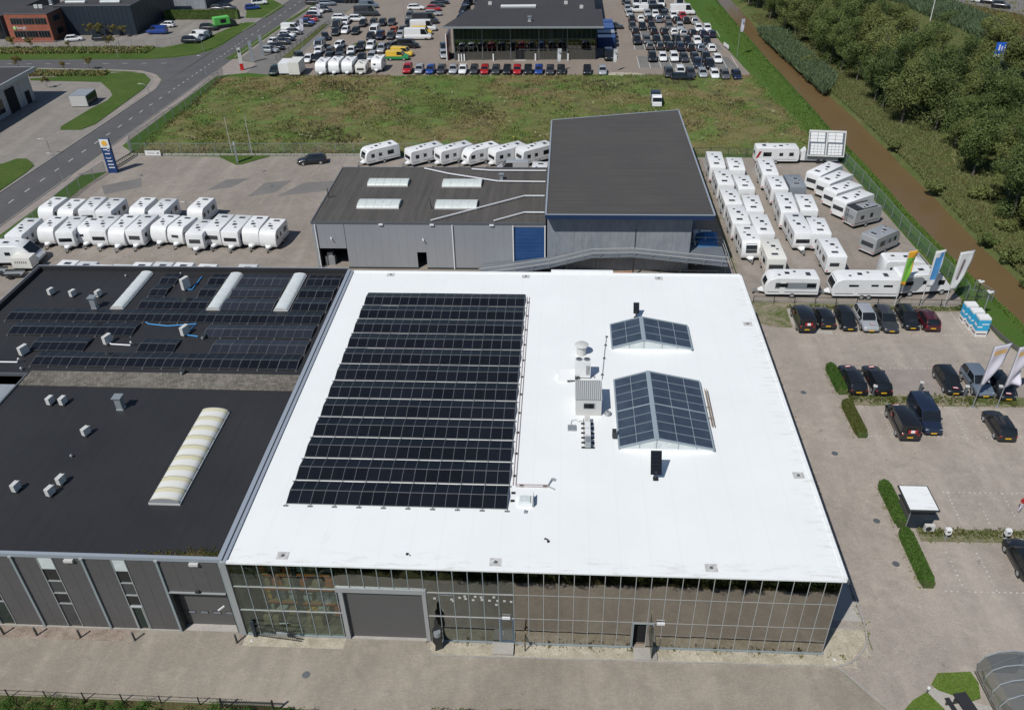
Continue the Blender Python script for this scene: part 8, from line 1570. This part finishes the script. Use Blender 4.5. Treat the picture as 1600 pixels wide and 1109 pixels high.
# big light wall trailer at the meadow corner
lw_ = thing('display_wall_trailer', 'trailer carrying a big white framed panel wall at the yard corner', 'trailer', (61.8, 89.9, 0), R(-3))
MB().box(-2.6, -.3, .45, 2.4, 1.0, 1.5).build('body', 'caravan_grey', lw_); MB().loft([[(-3.2, -.3, .5), (-3.2, 1.0, .5), (-3.2, 1.0, 1.7), (-3.2, -.3, 1.7)], [(-2.6, -.3, .45), (-2.6, 1.0, .45), (-2.6, 1.0, 2.3), (-2.6, -.3, 2.3)]]).build('nose', 'caravan_white', lw_)
for wx in (-.5, .4): MB().disc_y(wx, -.4, -.25, .33, .33, 12).build('wheel', 'black_rubber', lw_)
MB().bar((-3.2, .3, .5), (-4.2, .3, .5), .1).build('drawbar', 'galv', lw_)
PW, PH = 5.5, 3.9; T0 = Vector((-2.4, -.7, 1.35)); uu = Vector((1, 0, -.02)); vv = Vector((0, .35, .94)).normalized(); nn = uu.cross(vv).normalized()
def pquad(nm, u0, v0, u1, v1, t0, t1, mat, par):
    c_ = [T0 + uu * a + vv * b_ for a, b_ in ((u0, v0), (u1, v0), (u1, v1), (u0, v1))]
    return MB().add([tuple(p + nn * t1) for p in c_] + [tuple(p + nn * t0) for p in c_], [(0, 1, 2, 3), (7, 6, 5, 4), (0, 4, 5, 1), (1, 5, 6, 2), (2, 6, 7, 3), (3, 7, 4, 0)]).build(nm, mat, par)
bd = pquad('back_board', .0, 0, PW, PH, -.06, 0, 'panel_grid_dark', lw_)
for a in ((0, 0, PW, .16), (0, PH - .3, PW, PH), (0, .16, .12, PH - .3), (PW - .14, .16, PW, PH - .3), (PW / 2 - .12, .16, PW / 2 + .08, PH - .3)): pquad('frame_bar', *a, 0, .08, 'white_dirty', lw_)
for half in (0, 1):
    u0 = .42 + half * 2.62
    for i in range(4):
        for j in range(4): pquad('display_panel', u0 + i * .53, .25 + j * .42, u0 + i * .53 + .48, .25 + j * .42 + .38, 0, .06, 'white_plastic', lw_)
    for i in range(2):
        for j in range(3): pquad('display_panel', u0 - .15 + i * 1.1, 2.15 + j * .48, u0 - .15 + i * 1.1 + 1.03, 2.15 + j * .48 + .44, 0, .06, 'white_plastic', lw_)
# trailers at the meadow edge
for i, (x, y, wd, ln, h, mt_, lb) in enumerate([(-36.5, 140.0, 2.2, 4.0, 2.5, 'caravan_white', 'plain white box trailer, leftmost at the meadow edge'), (-34.1, 139.4, 2.3, 4.6, 2.9, 'caravan_cream', 'tall cream box truck body beside the white box trailer')]):
    r_ = thing('box_trailer', lb, 'trailer', (x, y, 0), R(90)); MB().box(-ln / 2, -wd / 2, .5, ln / 2, wd / 2, h).build('box', mt_, r_); MB().box(-ln / 2, -wd / 2 + .1, .3, ln / 2, wd / 2 - .1, .5).build('chassis', 'steel_black', r_)
    for s_ in (-1, 1): MB().disc_y(-.8, s_ * (wd / 2 - .2), s_ * (wd / 2 + .0), .35, .35, 12).build('wheel', 'black_rubber', r_)
gT = 'old caravans at the upper meadow edge'
van('p', -28.6, 140.3, -93, 4.9, 'white caravan with brown door mark at the upper meadow edge', gT); van('p', -25.9, 140.7, -93, 4.9, 'first of two slim white caravans beside each other at meadow edge', gT); van('p', -23.1, 140.6, -93, 4.9, 'second of two slim white caravans at meadow edge', gT)
van('red', -20.5, 140.6, -88, 4.7, 'low beige caravan between white ones at the upper meadow edge', gT).scale = (.78, .95, .75); van('p2', -17.3, 142.2, -93, 4.4, 'small white caravan apart at the right of the meadow edge row', gT)
# yellow-green van, truck, car transporter
o = make_car('van', 'green', -14.6, 149.9, 0, 'yellow and green livery van left of the showroom', 'used cars packed on the lot left of the showroom', True)
for ch in o.children:
    if ch.name.startswith('roof'): ch.material_slots[0].material = MATS['paint_yellow']
MB().box(-2.4, -.985, .95, 1.1, .985, 1.2).build('yellow_band', 'paint_yellow', o)
tr = thing('small_truck', 'green covered small truck beside the grass wedge', 'truck', (-64.0, 181, 0), R(35)); MB().box(-2.6, -1.05, .9, 1.2, 1.05, 2.6).build('cover', 'green_paint', tr); MB().loft([[(1.3, -1, .5), (1.3, 1, .5), (1.3, 1, 2.1), (1.3, -1, 2.1)], [(2.9, -1, .5), (2.9, 1, .5), (2.6, 1, 1.4), (2.6, -1, 1.4)]]).build('cab', 'steel_black', tr); MB().box(-2.6, -1, .55, 1.3, 1, .9).build('deck', 'steel_black', tr); MB().box(-1.2, -1.07, 1.3, .2, -1.05, 2.2).build('print', 'dark_void', tr)
for wx in (-1.6, 2.0):
    for s_ in (-1, 1): MB().disc_y(wx, s_ * .85, s_ * 1.07, .4, .4, 12).build('wheel', 'black_rubber', tr)
tl = thing('long_trailer', 'long pale semi-trailer at the top edge behind the used cars', 'trailer', (-42, 208.6, 0)); MB().box(-7, -1.25, 1.1, 7, 1.25, 3.3).build('box', 'galv', tl); MB().box(-6.8, -1.1, .8, 6.8, 1.1, 1.1).build('chassis', 'steel_black', tl)
for wx in (3, 4.2, 5.4, -5):
    for s_ in (-1, 1): MB().disc_y(wx, s_ * 1.0, s_ * 1.24, .48, .48, 12).build('wheel', 'black_rubber', tl)
pk = thing('pickup_truck', 'flatbed pickup parked on the meadow behind the tall hall', 'truck', (38.95, 119.2, 0), R(-92)); MB().box(-2.7, -1.0, .8, .6, 1.0, .9).box(-2.7, -1.0, .9, .6, -.95, 1.3).box(-2.7, .95, .9, .6, 1.0, 1.3).build('load_bed', 'galv', pk); MB().loft([[(.7, -.95, .4), (.7, .95, .4), (.7, .9, 1.9), (.7, -.9, 1.9)], [(2.0, -.95, .4), (2.0, .95, .4), (1.7, .85, 1.85), (1.7, -.85, 1.85)], [(2.9, -.85, .4), (2.9, .85, .4), (2.85, .8, 1.05), (2.85, -.8, 1.05)]]).build('cab', 'caravan_white', pk, smooth=30)
MB().add([(2.05, -.8, 1.72), (2.05, .8, 1.72), (2.72, .8, 1.15), (2.72, -.8, 1.15)], [(0, 1, 2, 3)]).build('windscreen', 'glass_dark', pk); MB().box(-4.2, -.9, .5, -2.9, .9, 1.3).build('dark_load', 'paint_navy', pk)
for wx in (-1.7, 1.9):
    for s_ in (-1, 1): MB().disc_y(wx, s_ * .8, s_ * 1.02, .36, .36, 12).build('wheel', 'black_rubber', pk)
# stacked goods beside the showroom
for k, (y, h_) in enumerate(((160, 2.2), (163.5, 2.4), (167, 2.6), (170.5, 2.4), (174, 2.4))):
    r_ = thing('parts_container', 'blue covered container beside the showroom, %s from bottom' % ORD[k], 'container', (31.2, y, 0), 0, 'blue containers beside the showroom'); MB().box(-1.9, -1.3, .1, 1.9, 1.3, h_).build('body', 'sign_navy', r_); MB().box(-1.95, -1.35, h_, 1.95, 1.35, h_ + .15).build('lid', 'paint_blue' if k != 1 else 'zinc_cap', r_)
# man at the right photo edge
pe = thing('person', 'person in red top and pale trousers at the right photo edge', 'person', (59.25, 14.3, .01), R(200))
sk = [((0, 0, .92), .15), ((0, 0, 1.15), .13), ((0, 0, 1.38), .17), ((0, 0, 1.5), .06), ((0, .0, 1.62), .09), ((0, 0, 1.75), .08), ((.1, 0, .85), .1), ((.11, .05, .48), .07), ((.11, -.02, .08), .05), ((.11, .14, .04), .045), ((-.1, 0, .85), .1), ((-.12, -.02, .48), .07), ((-.13, -.12, .08), .05), ((-.13, .04, .04), .045),
      ((.2, 0, 1.42), .06), ((.27, -.02, 1.15), .045), ((.25, .1, .92), .035), ((.25, .14, .84), .03), ((-.2, 0, 1.42), .06), ((-.27, .02, 1.15), .045), ((-.26, .1, .92), .035), ((-.26, .14, .84), .03)]
ed = [(0, 1), (1, 2), (2, 3), (3, 4), (4, 5), (0, 6), (6, 7), (7, 8), (8, 9), (0, 10), (10, 11), (11, 12), (12, 13), (2, 14), (14, 15), (15, 16), (16, 17), (2, 18), (18, 19), (19, 20), (20, 21)]
me = bpy.data.meshes.new('body'); me.from_pydata([p for p, _ in sk], ed, []); po = obj('body', me, pe); po.modifiers.new('s', 'SKIN'); 
for v_, (_, rr) in zip(me.skin_vertices[0].data, sk): v_.radius = (rr, rr)
me.skin_vertices[0].data[0].use_root = True; po.modifiers.new('d', 'SUBSURF').levels = 1
dg = bpy.context.evaluated_depsgraph_get(); m2 = bpy.data.meshes.new_from_object(po.evaluated_get(dg)); po.modifiers.clear(); po.data = m2
for k in ('skin', 'paint_red', 'flag_pale', 'black_plastic'): m2.materials.append(MATS[k])
for p in m2.polygons:
    z = p.center.z; x = abs(p.center.x); p.use_smooth = True
    p.material_index = 3 if z < .1 else (2 if z < .95 and x < .2 else (1 if .95 <= z < 1.5 and not (x > .22 and z < 1.2) else 0))
MB().loft([[(.09 * math.cos(a), .01 + .1 * math.sin(a), 1.68) for a in np.linspace(0, 2 * PI, 9)[:-1]], [(.085 * math.cos(a), .01 + .095 * math.sin(a), 1.78) for a in np.linspace(0, 2 * PI, 9)[:-1]], [(.04 * math.cos(a), .01 + .05 * math.sin(a), 1.84) for a in np.linspace(0, 2 * PI, 9)[:-1]]]).build('hair', 'ink_brown', pe, smooth=60)
# road manholes
b = MB()
for x, y in ((-58.2, 92), (-55.6, 88.5), (-56, 79.5), (-22, 80), (-25, 86), (45.6, 30), (46.3, 21), (47.5, 12.8), (47.6, 8.3), (5, -3.1), (-44, 84)): b.add([(x + .28 * math.cos(a), y + .28 * math.sin(a), .02) for a in np.linspace(0, 2 * PI, 13)[:-1]], [tuple(range(12))])
tag(b.build('manhole_covers', 'alu_dark'), kind='structure')
